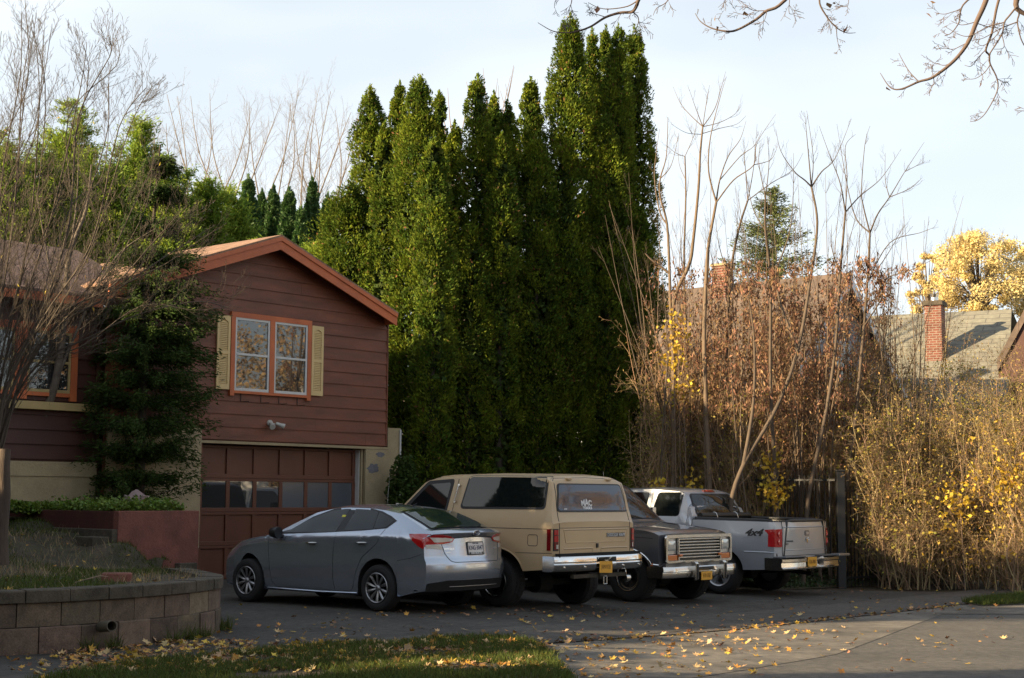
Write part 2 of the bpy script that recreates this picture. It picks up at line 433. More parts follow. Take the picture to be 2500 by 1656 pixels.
M['spruce'] = mat('spruce needles', (0.11, 0.14, 0.05), 0.7, island=0.3, transl=0.2, spec=0.2)
M['tanbud'] = mat('golden seed heads and buds', (0.42, 0.29, 0.09), 0.8, island=0.5, transl=0.4, spec=0.2)
M['brownleaf'] = mat('hanging dead leaves', (0.25, 0.145, 0.085), 0.75, island=0.5, transl=0.3, spec=0.2)
M['yelleaf'] = mat('yellow autumn leaves', (0.62, 0.43, 0.05), 0.6, island=0.3, transl=0.4)
M['olive'] = mat('olive late leaves', (0.27, 0.24, 0.05), 0.65, island=0.45, transl=0.4, spec=0.2)
M['yfar'] = mat('far yellow leaves', (0.80, 0.67, 0.33), 0.7, island=0.2, transl=0.5, spec=0.2)
M['leaf_t'] = mat('fallen tan leaf', (0.42, 0.29, 0.14), 0.75, island=0.35)
M['vinca'] = mat('bright ground cover leaves', (0.128, 0.2, 0.024), 0.5, island=0.4, transl=0.3)
M['ivy'] = mat('dark ground cover leaves', (0.035, 0.06, 0.015), 0.6, island=0.4, transl=0.2)
M['fence'] = mat('black metal', (0.012, 0.012, 0.013), 0.5)
M['win'] = mat('house window glass', (0.03, 0.03, 0.03), 0.02, spec=0.9, coat=1.0, coatr=0.01)
M['win_dusty'] = mat('dusty garage glass', (0.09, 0.10, 0.115), 0.16, spec=0.7)
M['blind'] = mat('window blind', (0.42, 0.42, 0.40), 0.7)
M['post_wood'] = mat('weathered timber', (0.09, 0.062, 0.045), 0.9, col2=(0.045, 0.032, 0.024), vscale=5, bump=1.0, bscale=20, stretch=(4, 4, 0.6))
M['pink'] = mat('pink grey stone', (0.33, 0.24, 0.23), 0.8, var=0.3, vscale=12)
M['lamp_w'] = mat('white lamp housing', (0.496, 0.48, 0.44), 0.35)
M['wall_far'] = mat('pale blue grey clapboard', (0.24, 0.26, 0.29), 0.7, var=0.1, vscale=2)
M['trim_far'] = mat('white painted trim', (0.70, 0.70, 0.70), 0.6)
# ================================================================== GROUND
B = R(49.5)
UD = Vector((math.cos(B), math.sin(B), 0)); VD = Vector((-math.sin(B), math.cos(B), 0))
HORG = Vector((-5.714, 28.0, 0))

def sheet(name, poly, z, m, th=None, res=None):
    bm = bmesh.new()
    bm.faces.new([bm.verts.new((p[0], p[1], 0)) for p in poly])
    for cx in np.arange(-2.5, 14.5, 0.5):
        bmesh.ops.bisect_plane(bm, geom=bm.verts[:] + bm.edges[:] + bm.faces[:], plane_co=(cx, 0, 0), plane_no=(1, 0, 0))
    for v in bm.verts: v.co.z = gz(v.co.x) + z
    bmesh.ops.recalc_face_normals(bm, faces=bm.faces)
    me = bpy.data.meshes.new(name); bm.to_mesh(me); bm.free(); me.materials.append(m)
    o = bpy.data.objects.new(name, me); COL.objects.link(o)
    return tag(o, kind='structure')

sheet('ground', [(-400, -60), (400, -60), (400, 900), (-400, 900)], -0.035, M['turf'])

sA = gpt(1250, 1577); sB = gpt(2338, 1477)             # joint between path and apron
sd = Vector((sB.x - sA.x, sB.y - sA.y, 0)).normalized(); sn = Vector((-sd.y, sd.x, 0))
def sp(a, b): return (sA + sd * a + sn * b)
sheet('driveway', [sp(-6, 1.3), sp(16, 1.3), sp(12.0, 6), sp(9, 30), sp(-12, 30), sp(-12, 1.3)], -0.008, M['asphalt_drive'])
sheet('path', [sp(-14, 0), sp(40, 0), sp(40, 1.5), sp(-14, 1.5)], 0.0, M['walk'])
r0 = gpt(1688, 1656); r1 = gpt(2042, 1598)
rd = Vector((r1.x - r0.x, r1.y - r0.y, 0)).normalized()
def rp2(a): return r0 + rd * a
rl = Vector((rd.y, -rd.x, 0))
sheet('road', [sp(-30, -0.3), sp(60, -0.3), sp(60, -13), sp(-30, -13)], -0.001, M['asphalt'])
sheet('apron', [gpt(1255, 1580), gpt(2338, 1479), gpt(2300, 1500), gpt(2042, 1598), gpt(1688, 1656), gpt(1400, 1656), gpt(1316, 1600)], 0.003, M['concrete'])
sheet('far_kerb_apron', [gpt(2338, 1479), gpt(2500, 1465), gpt(2700, 1448), gpt(2700, 1470), gpt(2500, 1500), gpt(2300, 1500)], 0.007, M['concrete'])

# cracks and joints: thin irregular lines lying on the paving
def crack(g, pts, w0, z, wob=0.02):
    P = [Vector((p[0], p[1], 0)) for p in pts]   # height follows the paving
    out_ = []
    for i in range(len(P) - 1):
        n = max(2, int((P[i + 1] - P[i]).length / 0.12))
        for k in range(n):
            out_.append(P[i].lerp(P[i + 1], k / n) + Vector((random.uniform(-wob, wob), random.uniform(-wob, wob), 0)))
    out_.append(P[-1])
    vs = []; fs = []
    for i, p in enumerate(out_):
        t = (out_[min(i + 1, len(out_) - 1)] - out_[max(0, i - 1)]).normalized(); nn = Vector((-t.y, t.x, 0)); w = w0 * random.uniform(0.3, 1.3)
        zz = z + gz(p.x); vs += [p + nn * w + Vector((0, 0, zz)), p - nn * w + Vector((0, 0, zz))]
    fs = [(2 * i, 2 * i + 1, 2 * i + 3, 2 * i + 2) for i in range(len(out_) - 1)]
    g.add(vs, fs)
g = G()
crack(g, [gpt(900, 1606), gpt(1250, 1577), gpt(1778, 1529), gpt(2338, 1477)], 0.016, 0.012, 0.03)
crack(g, [gpt(560, 1500), gpt(900, 1510), gpt(1300, 1500), gpt(1700, 1470)], 0.008, 0.0055, 0.04)
crack(g, [gpt(1000, 1520), gpt(1100, 1560), gpt(1180, 1585)], 0.006, 0.0055, 0.04)
crack(g, [sp(3.0, 0), sp(3.0, 1.45)], 0.008, 0.0055); crack(g, [sp(6.5, 0), sp(6.5, 1.45)], 0.008, 0.0055)
crack(g, [sp(-0.6, 0), sp(-0.6, 1.45)], 0.008, 0.0055)
tag(g.build('pavement_cracks', M['crack']), kind='structure')

# grass strip between path and road, and the patch far right
strip = [gpt(60, 1680), gpt(176, 1654), gpt(384, 1624), gpt(714, 1594), gpt(1043, 1570), gpt(1225, 1566), gpt(1300, 1578), gpt(1340, 1602), gpt(1385, 1656), gpt(1400, 1700), gpt(400, 1760)]
def lump_poly(name, poly, z0, hgt, m, kind='structure'):
    """polygon lawn with slightly raised uneven surface"""
    xs = [p[0] for p in poly]; ys = [p[1] for p in poly]
    def inside(x, y):
        c = False; n = len(poly); j = n - 1
        for i in range(n):
            if (poly[i][1] > y) != (poly[j][1] > y) and x < (poly[j][0] - poly[i][0]) * (y - poly[i][1]) / (poly[j][1] - poly[i][1]) + poly[i][0]: c = not c
            j = i
        return c
    def edge(x, y):
        d = 9e9; n = len(poly); q = Vector((x, y))
        for i in range(n):
            a = Vector((poly[i][0], poly[i][1])); b = Vector((poly[(i + 1) % n][0], poly[(i + 1) % n][1])); ab = b - a
            t = max(0, min(1, (q - a).dot(ab) / ab.length_squared)); d = min(d, (a + ab * t - q).length)
        return d
    st = 0.10 if (max(xs) - min(xs)) < 10 else 0.25
    nx = int((max(xs) - min(xs)) / st) + 2; ny = int((max(ys) - min(ys)) / st) + 2
    g = G(); vs = []; ok = []
    for j in range(ny):
        for i in range(nx):
            x = min(xs) + i * st; y = min(ys) + j * st
            ins = inside(x, y); ok.append(ins)
            e = edge(x, y) if ins else 0
            z = z0 + hgt * min(1, e / 0.25) + (random.uniform(-0.008, 0.008) if e > 0.05 else 0)
            vs.append((x, y, (z if ins else z0) + gz(x)))
    fs = []
    for j in range(ny - 1):
        for i in range(nx - 1):
            q = (j * nx + i, j * nx + i + 1, (j + 1) * nx + i + 1, (j + 1) * nx + i)
            if sum(ok[k] for k in q) >= 3: fs.append(q)
    g.add(vs, fs)
    return tag(g.build(name, m, smooth=60), kind=kind), inside
rag = []
for i in range(len(strip)):
    a_, b_ = Vector(strip[i]), Vector(strip[(i + 1) % len(strip)]); n_ = max(1, int((b_ - a_).length / 0.12))
    for k_ in range(n_): rag.append(a_.lerp(b_, k_ / n_) + Vector((random.gauss(0, .035), random.gauss(0, .035), 0)))
strip = rag
_, in_strip = lump_poly('grass_verge', strip, 0.001, 0.05, M['turf'])
patch = [gpt(2345, 1474), gpt(2420, 1463), gpt(2700, 1440), gpt(2700, 1462), gpt(2500, 1478), gpt(2400, 1482)]
_, in_patch = lump_poly('far_grass_verge', patch, 0.001, 0.04, M['turf'])

# bank of earth under the thicket at the right
def bank_z(x, y):
    e0 = gpt(1960, 1432); e1 = gpt(2500, 1408)
    d = Vector((e1.x - e0.x, e1.y - e0.y)).normalized(); nrm = Vector((-d.y, d.x))
    q = Vector((x - e0.x, y - e0.y)); dd = q.dot(nrm)
    if dd < 0: return gz(x) - 0.02
    return gz(x) + 0.42 * (1 - math.exp(-dd / 1.6)) + 0.02 * dd
g = G(); vs = []; fs = []; nx, ny = 60, 50
for j in range(ny):
    for i in range(nx):
        t = i / (nx - 1); s_ = j / (ny - 1)
        a = gpt(1930, 1436); b_ = gpt(2500, 1408)
        ud = Vector((b_.x - a.x, b_.y - a.y, 0)).normalized(); nd = Vector((-ud.y, ud.x, 0))
        p = a + ud * (-0.2 + 34 * t) + nd * (-0.05 + 12 * s_ ** 1.6)
        vs.append((p.x, p.y, bank_z(p.x, p.y) + (random.uniform(-0.03, 0.03) if j > 0 else 0)))
fs = [(j * nx + i, j * nx + i + 1, (j + 1) * nx + i + 1, (j + 1) * nx + i) for j in range(ny - 1) for i in range(nx - 1)]
g.add(vs, fs); tag(g.build('earth_bank', M['soil'], smooth=60), kind='structure')

# ================================================================== MOUND, BLOCK WALL, PLANTER
WP = [(-12.5, 12.0), (-9.5, 13.1), (-7, 14.1), (-5.02, 15.17), (-4.3, 15.8), (-3.78, 16.6), (-3.5, 17.3), (-3.42, 17.9), (-3.52, 18.5), (-3.9, 19.3), (-4.6, 20.8), (-5.15, 22.6), (-5.2, 24.3)]
WP = [Vector((a, b, 0)) for a, b in WP]
def resample(P, step):
    # catmull-rom smoothing then even spacing
    Q = []
    for i in range(len(P) - 1):
        p0 = P[max(0, i - 1)]; p1 = P[i]; p2 = P[i + 1]; p3 = P[min(len(P) - 1, i + 2)]
        for k in range(12):
            t = k / 12
            Q.append(0.5 * ((2 * p1) + (p2 - p0) * t + (2 * p0 - 5 * p1 + 4 * p2 - p3) * t * t + (3 * p1 - p0 - 3 * p2 + p3) * t ** 3))
    Q.append(P[-1]); out_ = [Q[0]]; acc = 0
    for i in range(1, len(Q)):
        seg = (Q[i] - Q[i - 1]).length; d = 0
        while acc + seg - d >= step:
            d += step - acc; acc = 0
            out_.append(Q[i - 1].lerp(Q[i], d / seg))
        acc += seg - d
    return out_
def wall_top(p):
    # the wall steps down along the driveway
    return 0.63 if p.y < 20.0 else max(0.28, 0.63 - (p.y - 20.0) * 0.09)
wt = thing('retaining_wall', 'curved low retaining wall of tan concrete blocks with dark caps beside the path', 'wall', (-4.2, 15.9, 0))
def wp_obj(g, name, m, **k):
    o = g.build(name, m, **k); o.parent = wt; o.matrix_parent_inverse = Matrix.Translation(-wt.location); return o
def course(step, off, z0f, z1f, depth, outw, mm, gap=0.006):
    P = resample(WP, step / 6)
    g = G(); i = int(off * 6)
    while i + 6 < len(P):
        L = step * random.uniform(0.96, 1.03); dz = random.uniform(-0.004, 0.004); ox = random.uniform(-0.006, 0.006)
        pts = P[i:i + 7]
        n = len(pts); vs = []
        for k, p in enumerate(pts):
            t = (P[min(len(P) - 1, i + k + 1)] - P[max(0, i + k - 1)]).normalized(); nn = Vector((t.y, -t.x, 0))
            if k == 0: p = p + t * gap
            if k == n - 1: p = p - t * gap
            f = p + nn * (outw + ox + random.uniform(-0.003, 0.003)); b_ = p - nn * depth
            za, zb_ = z0f(p) + 0.002, z1f(p) - 0.003 + dz
            bev = 0.012
            vs += [f + Vector((0, 0, za)), f + Vector((0, 0, zb_ - bev)), f - nn * bev + Vector((0, 0, zb_)), b_ + Vector((0, 0, zb_)), b_ + Vector((0, 0, za))]
        fs = [(5 * k + a, 5 * k + (a + 1) % 5, 5 * (k + 1) + (a + 1) % 5, 5 * (k + 1) + a) for k in range(n - 1) for a in range(5)]
        fs += [tuple(range(5)), tuple(5 * (n - 1) + a for a in (4, 3, 2, 1, 0))]
        g.add(vs, fs); i += 6
    return g
wp_obj(course(0.46, 0.3, lambda p: wall_top(p) - 0.13, lambda p: wall_top(p), 0.26, 0.035, None), 'cap_course', M['cap'])
g = course(0.46, 0.0, lambda p: wall_top(p) - 0.37, lambda p: wall_top(p) - 0.13, 0.22, 0.0, None)
g2 = course(0.46, 0.5, lambda p: -0.1, lambda p: wall_top(p) - 0.37, 0.22, 0.012, None)
g.add(g2.v, g2.f)
wp_obj(g, 'block_course', M['block'])
pp = gpt(250, 1556)
g = G()
c0 = Vector((-4.19, 15.82, 0)) ; 
pc, pdn = frame_pt, None
# drain pipe low in the wall
o_, d_ = pray(252, 1533)
tpar = (16.05 - 0) / d_.y
pipe_c = o_ + d_ * ((15.72) / d_.y)
g.lathe_y([(0.055, 0.0), (0.055, -0.30), (0.048, -0.30), (0.048, 0.0), (0.055, 0.0)], (0, 0, 0), 20)
g.lathe_y([(0.0, 0.02), (0.05, 0.02)], (0, 0, 0), 20, mi=1)
pipe = g.build('drain_pipe', [M['pipe'], M['under']], smooth=40)
pipe.location = pipe_c + Vector((-0.05, 0.1, 0.0)); pipe.rotation_euler = (R(-6), 0, R(36))
pipe.parent = wt; pipe.matrix_parent_inverse = Matrix.Translation(-wt.location)

PY = -2.8
def HS(px, py, y): return frame_pt(px, py, HORG, B, y)
def hw(s, y, z=0.0): return HORG + UD * s + VD * y + Vector((0, 0, z))
ps1, pz1 = HS(487, 1247, PY); ps0, _ = HS(290, 1249, PY); PZ = pz1
ctrl = [(hw(ps1, PY), 0.26), (hw(ps0, PY), 0.84), (hw((ps0 + ps1) / 2, PY), 0.60), (hw(ps0, PY + 1.2), 0.98), (hw(ps0, PY + 2.2), 1.14), (hw(ps0 - 2, PY + 2.1), 1.12), (hw(ps0 - 2, PY + 1.0), 1.0), (hw(ps0 - 4, PY + 2.1), 1.12), (Vector((-12, 20, 0)), 1.0)]
ctrl += [(p, wall_top(p) - 0.045) for p in resample(WP, 0.8)]
def mound_z(x, y):
    s = 0; w = 0
    for p, z in ctrl:
        d2 = (p.x - x) ** 2 + (p.y - y) ** 2 + 0.01
        k = 1 / d2 ** 1.5; s += z * k; w += k
    return s / w
inner = [p for p in resample(WP, 0.3)]
inner = [p - Vector(((inner[min(len(inner) - 1, i + 1)] - inner[max(0, i - 1)]).normalized().y, -(inner[min(len(inner) - 1, i + 1)] - inner[max(0, i - 1)]).normalized().x, 0)) * 0.12 for i, p in enumerate(inner)]
mpoly = [(p.x, p.y) for p in inner] + [tuple(hw(ps1 + 0.35, PY + 0.2).xy), tuple(hw(ps1, PY + 2.4).xy), tuple(hw(-6, -0.2).xy), tuple(hw(-16, -0.2).xy), (-24, 14)]
def inpoly(poly, x, y):
    c = False; n = len(poly); j = n - 1
    for i in range(n):
        if (poly[i][1] > y) != (poly[j][1] > y) and x < (poly[j][0] - poly[i][0]) * (y - poly[i][1]) / (poly[j][1] - poly[i][1]) + poly[i][0]: c = not c
        j = i
    return c
g = G(); st = 0.11; x0, y0 = -14.0, 12.0; nx = int(11 / st); ny = int(15 / st); vs = []; ok = []
for j in range(ny):
    for i in range(nx):
        x = x0 + i * st; y = y0 + j * st
        a = inpoly(mpoly, x, y); ok.append(a)
        vs.append((x, y, (mound_z(x, y) if a else 0.3) + random.uniform(-0.012, 0.012)))
fs = []
for j in range(ny - 1):
    for i in range(nx - 1):
        q = (j * nx + i, j * nx + i + 1, (j + 1) * nx + i + 1, (j + 1) * nx + i)
        if all(ok[k] for k in q): fs.append(q)
# drop unused verts
used = sorted({k for f_ in fs for k in f_}); mp_ = {k: n_ for n_, k in enumerate(used)}
g.add([vs[k] for k in used], [tuple(mp_[k] for k in f_) for f_ in fs])
tag(g.build('garden_mound', M['soil'], smooth=60), kind='structure')

# planter box (frame: origin HORG, rotated B)
pl = thing('planter_box', 'red painted masonry planter box in front of the cedar beside the garage door', 'planter', HORG, B)
g = G()
g.box(ps0, ps1, PY, PY + 0.14, 0.12, PZ)
g.box(ps1 - 0.14, ps1, PY + 0.145, -0.05, 0.0, PZ)
g.build('front_panel', M['planter'], pl, bevel=0.01)
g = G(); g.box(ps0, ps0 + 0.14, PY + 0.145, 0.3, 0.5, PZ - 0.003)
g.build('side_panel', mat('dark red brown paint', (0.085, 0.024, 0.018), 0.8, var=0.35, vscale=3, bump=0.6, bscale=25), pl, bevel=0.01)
g = G(); g.box(ps0 - 0.10, ps0 + 0.02, PY + 0.02, 0.3, 0.5, HS(290, 1296, PY)[1] + 0.02)
g.build('footing', M['cap'], pl, bevel=0.012)
for bx_ in ((ps0 - 0.42, ps0 - 0.11, PY + 0.05, PY + 0.5, 0.5, 0.93), (ps1 - 0.46, ps1 - 0.12, PY - 0.14, PY - 0.005, 0.2, 0.50)):
    g = G(); g.box(*bx_); g.build('footing_block', M['cap'], pl, bevel=0.012)
g = G(); g.box(ps0 + 0.14, ps1 - 0.14, PY + 0.14, 0.28, 0.3, PZ - 0.05)
g.build('soil_fill', M['soil'], pl)

# ================================================================== HOUSE
house = thing('brown_house', 'brown clapboard house with rust orange trim and garage below a gabled bedroom', 'house', HORG, B)
RS, SL, SR = 1.50, -2.00, 4.76         # ridge position, left and right wall ends
OV = -0.36                              # gable overhang
zpk = HS(691, 574, OV)[1]
sre, zre = HS(970, 762, OV)
sle, zle = HS(475, 655, OV)
kR = (zpk - zre) / (sre - RS)
kL = kR * 0.93
def rz(s): return zpk - (kR * (s - RS) if s > RS else kL * (RS - s))
LE = -2.35
FH = 0.24    # fascia depth
# gable wall core
zb_s = 2.60
g = G()
g.prism([(SL, 0.9), (0.05, 0.9), (0.05, 2.52), (4.17, 2.52), (4.17, 0.0), (SR - 0.01, 0.0), (SR - 0.01, rz(SR) - 0.14), (RS, rz(RS) - 0.14), (SL, rz(SL) - 0.14)], 0.03, 0.20)
g.build('wall', M['siding'], house)
# lap siding boards
g = G(); z = zb_s; EXP = 0.243; k = 0
while z < zpk - 0.2:
    z1 = min(z + EXP, zpk - 0.15)
    def lim(zz):
        l = SL; r = SR
        s1 = RS + (zpk - 0.15 - zz) / kR; s0 = RS - (zpk - 0.15 - zz) / kL
        return max(l, s0), min(r, s1)
    l0, r0_ = lim(z); l1, r1_ = lim(z1)
    # split each board at one or two butt joints, with tiny offsets
    cuts = sorted(random.uniform(l0 + 0.5, max(l0 + 0.6, r0_ - 0.5)) for _ in range(1)) if r0_ - l0 > 2.5 else []
    segs = [l0] + cuts + [r0_]; segt = [l1] + [min(max(c, l1), r1_) for c in cuts] + [r1_]
    for a in range(len(segs) - 1):
        e = 0.0015 if a > 0 else 0; pr = 0.026 + random.uniform(-0.002, 0.002)
        A0, A1 = segs[a] + e, segs[a + 1]; B0, B1 = segt[a] + e, segt[a + 1]
        vs = [(A0, -pr, z), (A1, -pr, z), (B1, -0.006, z1 + 0.012), (B0, -0.006, z1 + 0.012), (A0, 0.029, z), (A1, 0.029, z), (B1, 0.029, z1 + 0.012), (B0, 0.029, z1 + 0.012)]
        g.add(vs, [(0, 1, 2, 3), (0, 4, 5, 1), (2, 6, 7, 3), (0, 3, 7, 4), (1, 5, 6, 2)])
    z = z1; k += 1
g.build('siding', M['siding'], house)
# corner boards, header strip
g = G(); g.box(SR, SR + 0.02, -0.03, 0.3, zb_s, rz(SR) - 0.15); g.box(SR - 0.012, SR + 0.0, -0.034, -0.0, zb_s, rz(SR) - 0.2)
g.build('corner_board', M['siding'], house)
g = G(); g.box(SR, SR + 0.01, 0.3, 7.5, 2.6, rz(SR) - 0.12)
g.build('side_wall', M['siding'], house)
g = G(); g.box(SL - 0.01, SL, 0.3, 2.0, 0.9, 5.0)
g.build('side_wall', M['siding'], house)
# cream stucco: door surround and pillar
g = G()
g.box(-0.2, 4.80, -0.035, 0.28, 2.525, 2.575)
g.box(4.17, 5.17, -0.03, 0.40, 0.0, 2.52); g.box(4.80, 5.17, -0.03, 0.40, 2.52, 2.98)
g.box(4.12, 4.165, 0.05, 0.40, 0.0, 2.52)
g.box(SL - 0.05, -0.02, -0.03, 0.02, 0.6, 2.80)
g.build('stucco_base', M['cream'], house)
g = G()
for (a, b_) in (((4.2, 2.23), (4.57, 2.02)), ((4.46, 2.47), (4.71, 2.36))):
    pts = []; n = 22
    for i in range(n):
        w = 2 * PI * i / n; rr = random.uniform(0.75, 1.15)
        cx = (a[0] + b_[0]) / 2; cz = (a[1] + b_[1]) / 2
        pts.append((cx + math.cos(w) * (b_[0] - a[0]) / 2 * rr, cz + math.sin(w) * (a[1] - b_[1]) / 2 * rr))
    g.prism(pts, -0.032, -0.0285)
g.build('paint_smear', M['patch'], house)
g = G(); g.tube([(5.14, -0.06, 2.95), (5.14, -0.06, 0.1)], 0.02, 8); g.build('drain_conduit', M['white'], house)
# roof over the garage wing
g = G(); RT = 0.05; BK = 7.6
for sgn, e, kk in ((1, sre + 0.02, kR), (-1, LE, kL)):
    z0 = rz(e)
    vs = [(RS, OV - 0.02, zpk), (e, OV - 0.02, z0), (e, BK, z0), (RS, BK, zpk), (RS, OV - 0.02, zpk - RT), (e, OV - 0.02, z0 - RT), (e, BK, z0 - RT), (RS, BK, zpk - RT)]
    g.add(vs, [(0, 1, 2, 3), (4, 7, 6, 5), (0, 4, 5, 1), (1, 5, 6, 2), (2, 6, 7, 3)])
def tilted(o, g_): return o
roof = g.build('roof', M['shingle'], house)
g = G()
for e, kk in ((sre, kR), (LE, kL)):
    z0 = rz(e)
    g.prism([(RS, zpk - RT - 0.003), (e, z0 - RT - 0.003), (e, z0 - RT - FH), (RS, zpk - RT - FH)], OV, OV + 0.04)
    g.prism([(RS, zpk - RT + 0.012), (e, z0 - RT + 0.012), (e, z0 - RT - 0.07), (RS, zpk - RT - 0.07)], OV - 0.024, OV - 0.002)
g.box(sre - 0.02, sre + 0.02, OV + 0.042, BK, rz(sre) - RT - 0.20, rz(sre) - RT - 0.004)
g.build('fascia', M['fascia'], roof)
g = G()
for e in (sre - 0.03, LE + 0.02):
    g.add([(RS, OV + 0.04, zpk - 0.13), (e, OV + 0.04, rz(e) - 0.13), (e, 0.02, rz(e) - 0.13), (RS, 0.02, zpk - 0.13)], [(0, 1, 2, 3)])
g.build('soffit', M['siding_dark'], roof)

# window with two sashes
def hwin(name, s0, s1, z0, z1, y, par, trim=M['fascia'], tw=0.10, mull=0.0, sash=M['white'], twin=True, blindm=M['blind'], half=False):
    wroot = G()
    wroot.box(s0 - tw, s0, y - 0.04, y + 0.03, z0 - tw, z1 + tw); wroot.box(s1, s1 + tw, y - 0.04, y + 0.03, z0 - tw, z1 + tw)
    wroot.box(s0, s1, y - 0.04, y + 0.03, z1, z1 + tw); wroot.box(s0, s1, y - 0.04, y + 0.03, z0 - tw * 0.5, z0)
    mid = (s0 + s1) / 2
    if twin: wroot.box(mid - 0.06, mid + 0.06, y - 0.042, y + 0.03, z0, z1)
    fr = wroot.build(name, trim, par)
    units = [(s0, mid - 0.06), (mid + 0.06, s1)] if twin else [(s0, s1)]
    g = G(); gl = G(); bl = G(); mu = G()
    for a, b_ in units:
        w = 0.045; zm = (z0 + z1) / 2
        g.box(a, a + w, y - 0.03, y + 0.03, z0, z1); g.box(b_ - w, b_, y - 0.03, y + 0.03, z0, z1)
        g.box(a + w, b_ - w, y - 0.03, y + 0.03, z1 - w, z1); g.box(a + w, b_ - w, y - 0.035, y + 0.03, z0, z0 + w * 1.2)
        g.box(a + w, b_ - w, y - 0.034, y + 0.028, zm - 0.022, zm + 0.022)
        gl.box(a + w, b_ - w, y - 0.004, y + 0.002, z0 + w, zm - 0.022); gl.box(a + w, b_ - w, y - 0.012, y - 0.006, zm + 0.022, z1 - w)
        zz = zm + 0.04
        while zz < z1 - w: bl.box(a + w + 0.01, b_ - w - 0.01, y + 0.04, y + 0.046, zz, zz + 0.017); zz += 0.022
        for q in (1 / 3, 2 / 3):
            sx = a + (b_ - a) * q
            mu.box(sx - 0.006, sx + 0.006, y + 0.005, y + 0.012, z0 + w, z1 - w)
        for q in (0.25, 0.75):
            zz = z0 + (z1 - z0) * q
            mu.box(a + w, b_ - w, y + 0.0125, y + 0.018, zz - 0.006, zz + 0.006)
    g.build('sash', sash, fr, bevel=0.004)
    gl.build('pane', M['win'], fr)
    mu.build('muntins', M['cream_trim'], fr); bl.build('blind', blindm, fr)
    return fr
hwin('window', 0.68, 2.50, 3.53, 4.92, -0.03, house)
# shutters with louvres and an arched head
def shutter(s0, s1, z0, z1, y):
    g = G(); w = 0.055
    g.box(s0, s0 + w, y - 0.03, y, z0, z1); g.box(s1 - w, s1, y - 0.03, y, z0, z1)
    g.box(s0 + w, s1 - w, y - 0.03, y, z0, z0 + 0.10)
    zm = z0 + (z1 - z0) * 0.5
    g.box(s0 + w, s1 - w, y - 0.03, y, zm - 0.035, zm + 0.035)
    # arched top rail
    n = 8; a0, a1 = s0 + w, s1 - w
    top = [(a0, z1), (a1, z1)] + [(a1 + (a0 - a1) * i / n, z1 - 0.125 + 0.05 * math.sin(PI * i / n)) for i in range(n + 1)]
    g.prism(top, y - 0.03, y)
    g.box(a0, a1, y - 0.008, y - 0.002, z0 + 0.1, z1 - 0.07)
    for lo, hi in ((z0 + 0.10, zm - 0.035), (zm + 0.035, z1 - 0.12)):
        zz = lo + 0.012
        while zz < hi - 0.01:
            g.add([(a0, y - 0.026, zz), (a1, y - 0.026, zz), (a1, y - 0.010, zz + 0.024), (a0, y - 0.010, zz + 0.024), (a0, y - 0.022, zz - 0.004), (a1, y - 0.022, zz - 0.004)], [(0, 1, 2, 3), (0, 4, 5, 1)])
            zz += 0.034
    return g.build('shutter', M['shutter'], house)
shutter(0.26, 0.57, 3.54, 4.93, -0.028); shutter(2.62, 2.93, 3.54, 4.93, -0.028)
# window box brackets left on the wall
for s in (0.87, 1.36, 1.81, 2.28):
    g = G(); g.tube([(s, -0.035, 3.49), (s, -0.035, 3.33), (s + 0.02, -0.10, 3.325), (s + 0.05, -0.22, 3.33)], 0.007, 6)
    g.build('bracket', M['black'], house)
# twin flood lamp
g = G(); g.lathe_y([(0, -0.02), (0.06, -0.02), (0.065, 0.0), (0.065, 0.03)], (1.60, -0.03, 2.95), 16)
g.tube([(1.60, -0.05, 2.95), (1.66, -0.10, 2.93)], 0.016, 8)
lm = g.build('flood_light', M['lamp_w'], house, smooth=40)
for (c, d) in (((1.57, -0.10, 2.93), (-0.35, -0.8, -0.5)), ((1.74, -0.11, 2.93), (0.75, -0.55, -0.35))):
    g = G(); c = Vector(c); d = Vector(d).normalized()
    g.tube([c - d * 0.05, c - d * 0.02, c + d * 0.05, c + d * 0.12, c + d * 0.13], [0.025, 0.035, 0.04, 0.06, 0.055], 14)
    g.build('lamp_head', M['lamp_w'], lm, smooth=40)

# garage door: 6 columns of panels, one row glazed
gd = G(); DY = 0.24; d0, d1 = 0.10, 4.10
cols = [0.16 + 0.652 * i for i in range(7)]
gd.box(d0 - 0.5, d1, DY, DY + 0.03, 0.0, 2.50)          # back skin
doorz = [(0.0, 0.62), (0.625, 1.245), (1.25, 1.88), (1.885, 2.50)]
gl = G()
for r_i, (za, zb2) in enumerate(doorz):
    y0_, y1_ = DY - 0.035, DY
    bz = 0.09
    if r_i != 2:
        pass
    gd.box(d0 - 0.5, d1, y0_, y1_, za, za + bz * 0.9); gd.box(d0 - 0.5, d1, y0_, y1_, zb2 - bz * 0.55, zb2)
    for i, c in enumerate(cols):
        gd.box(c - 0.045, c + 0.045, y0_ + 0.0005, y1_, za + bz * 0.9, zb2 - bz * 0.55)
door = gd.build('garage_door', M['door'], house, bevel=0.006)
for i in range(6):
    g = G(); g.box(cols[i] + 0.045, cols[i + 1] - 0.045, DY - 0.018, DY - 0.012, 1.25 + 0.081, 1.88 - 0.05)
    g.build('door_window', M['win'] if i < 3 else M['win_dusty'], door)
g = G(); g.box(d1 + 0.005, d1 + 0.02, DY - 0.14, DY - 0.02, 0, 2.5); g.build('weather_strip', M['white'], door)
g = G(); g.box(-0.4, 4.12, DY + 0.06, DY + 0.08, 0, 2.52); g.build('dark_interior', M['under'], house)

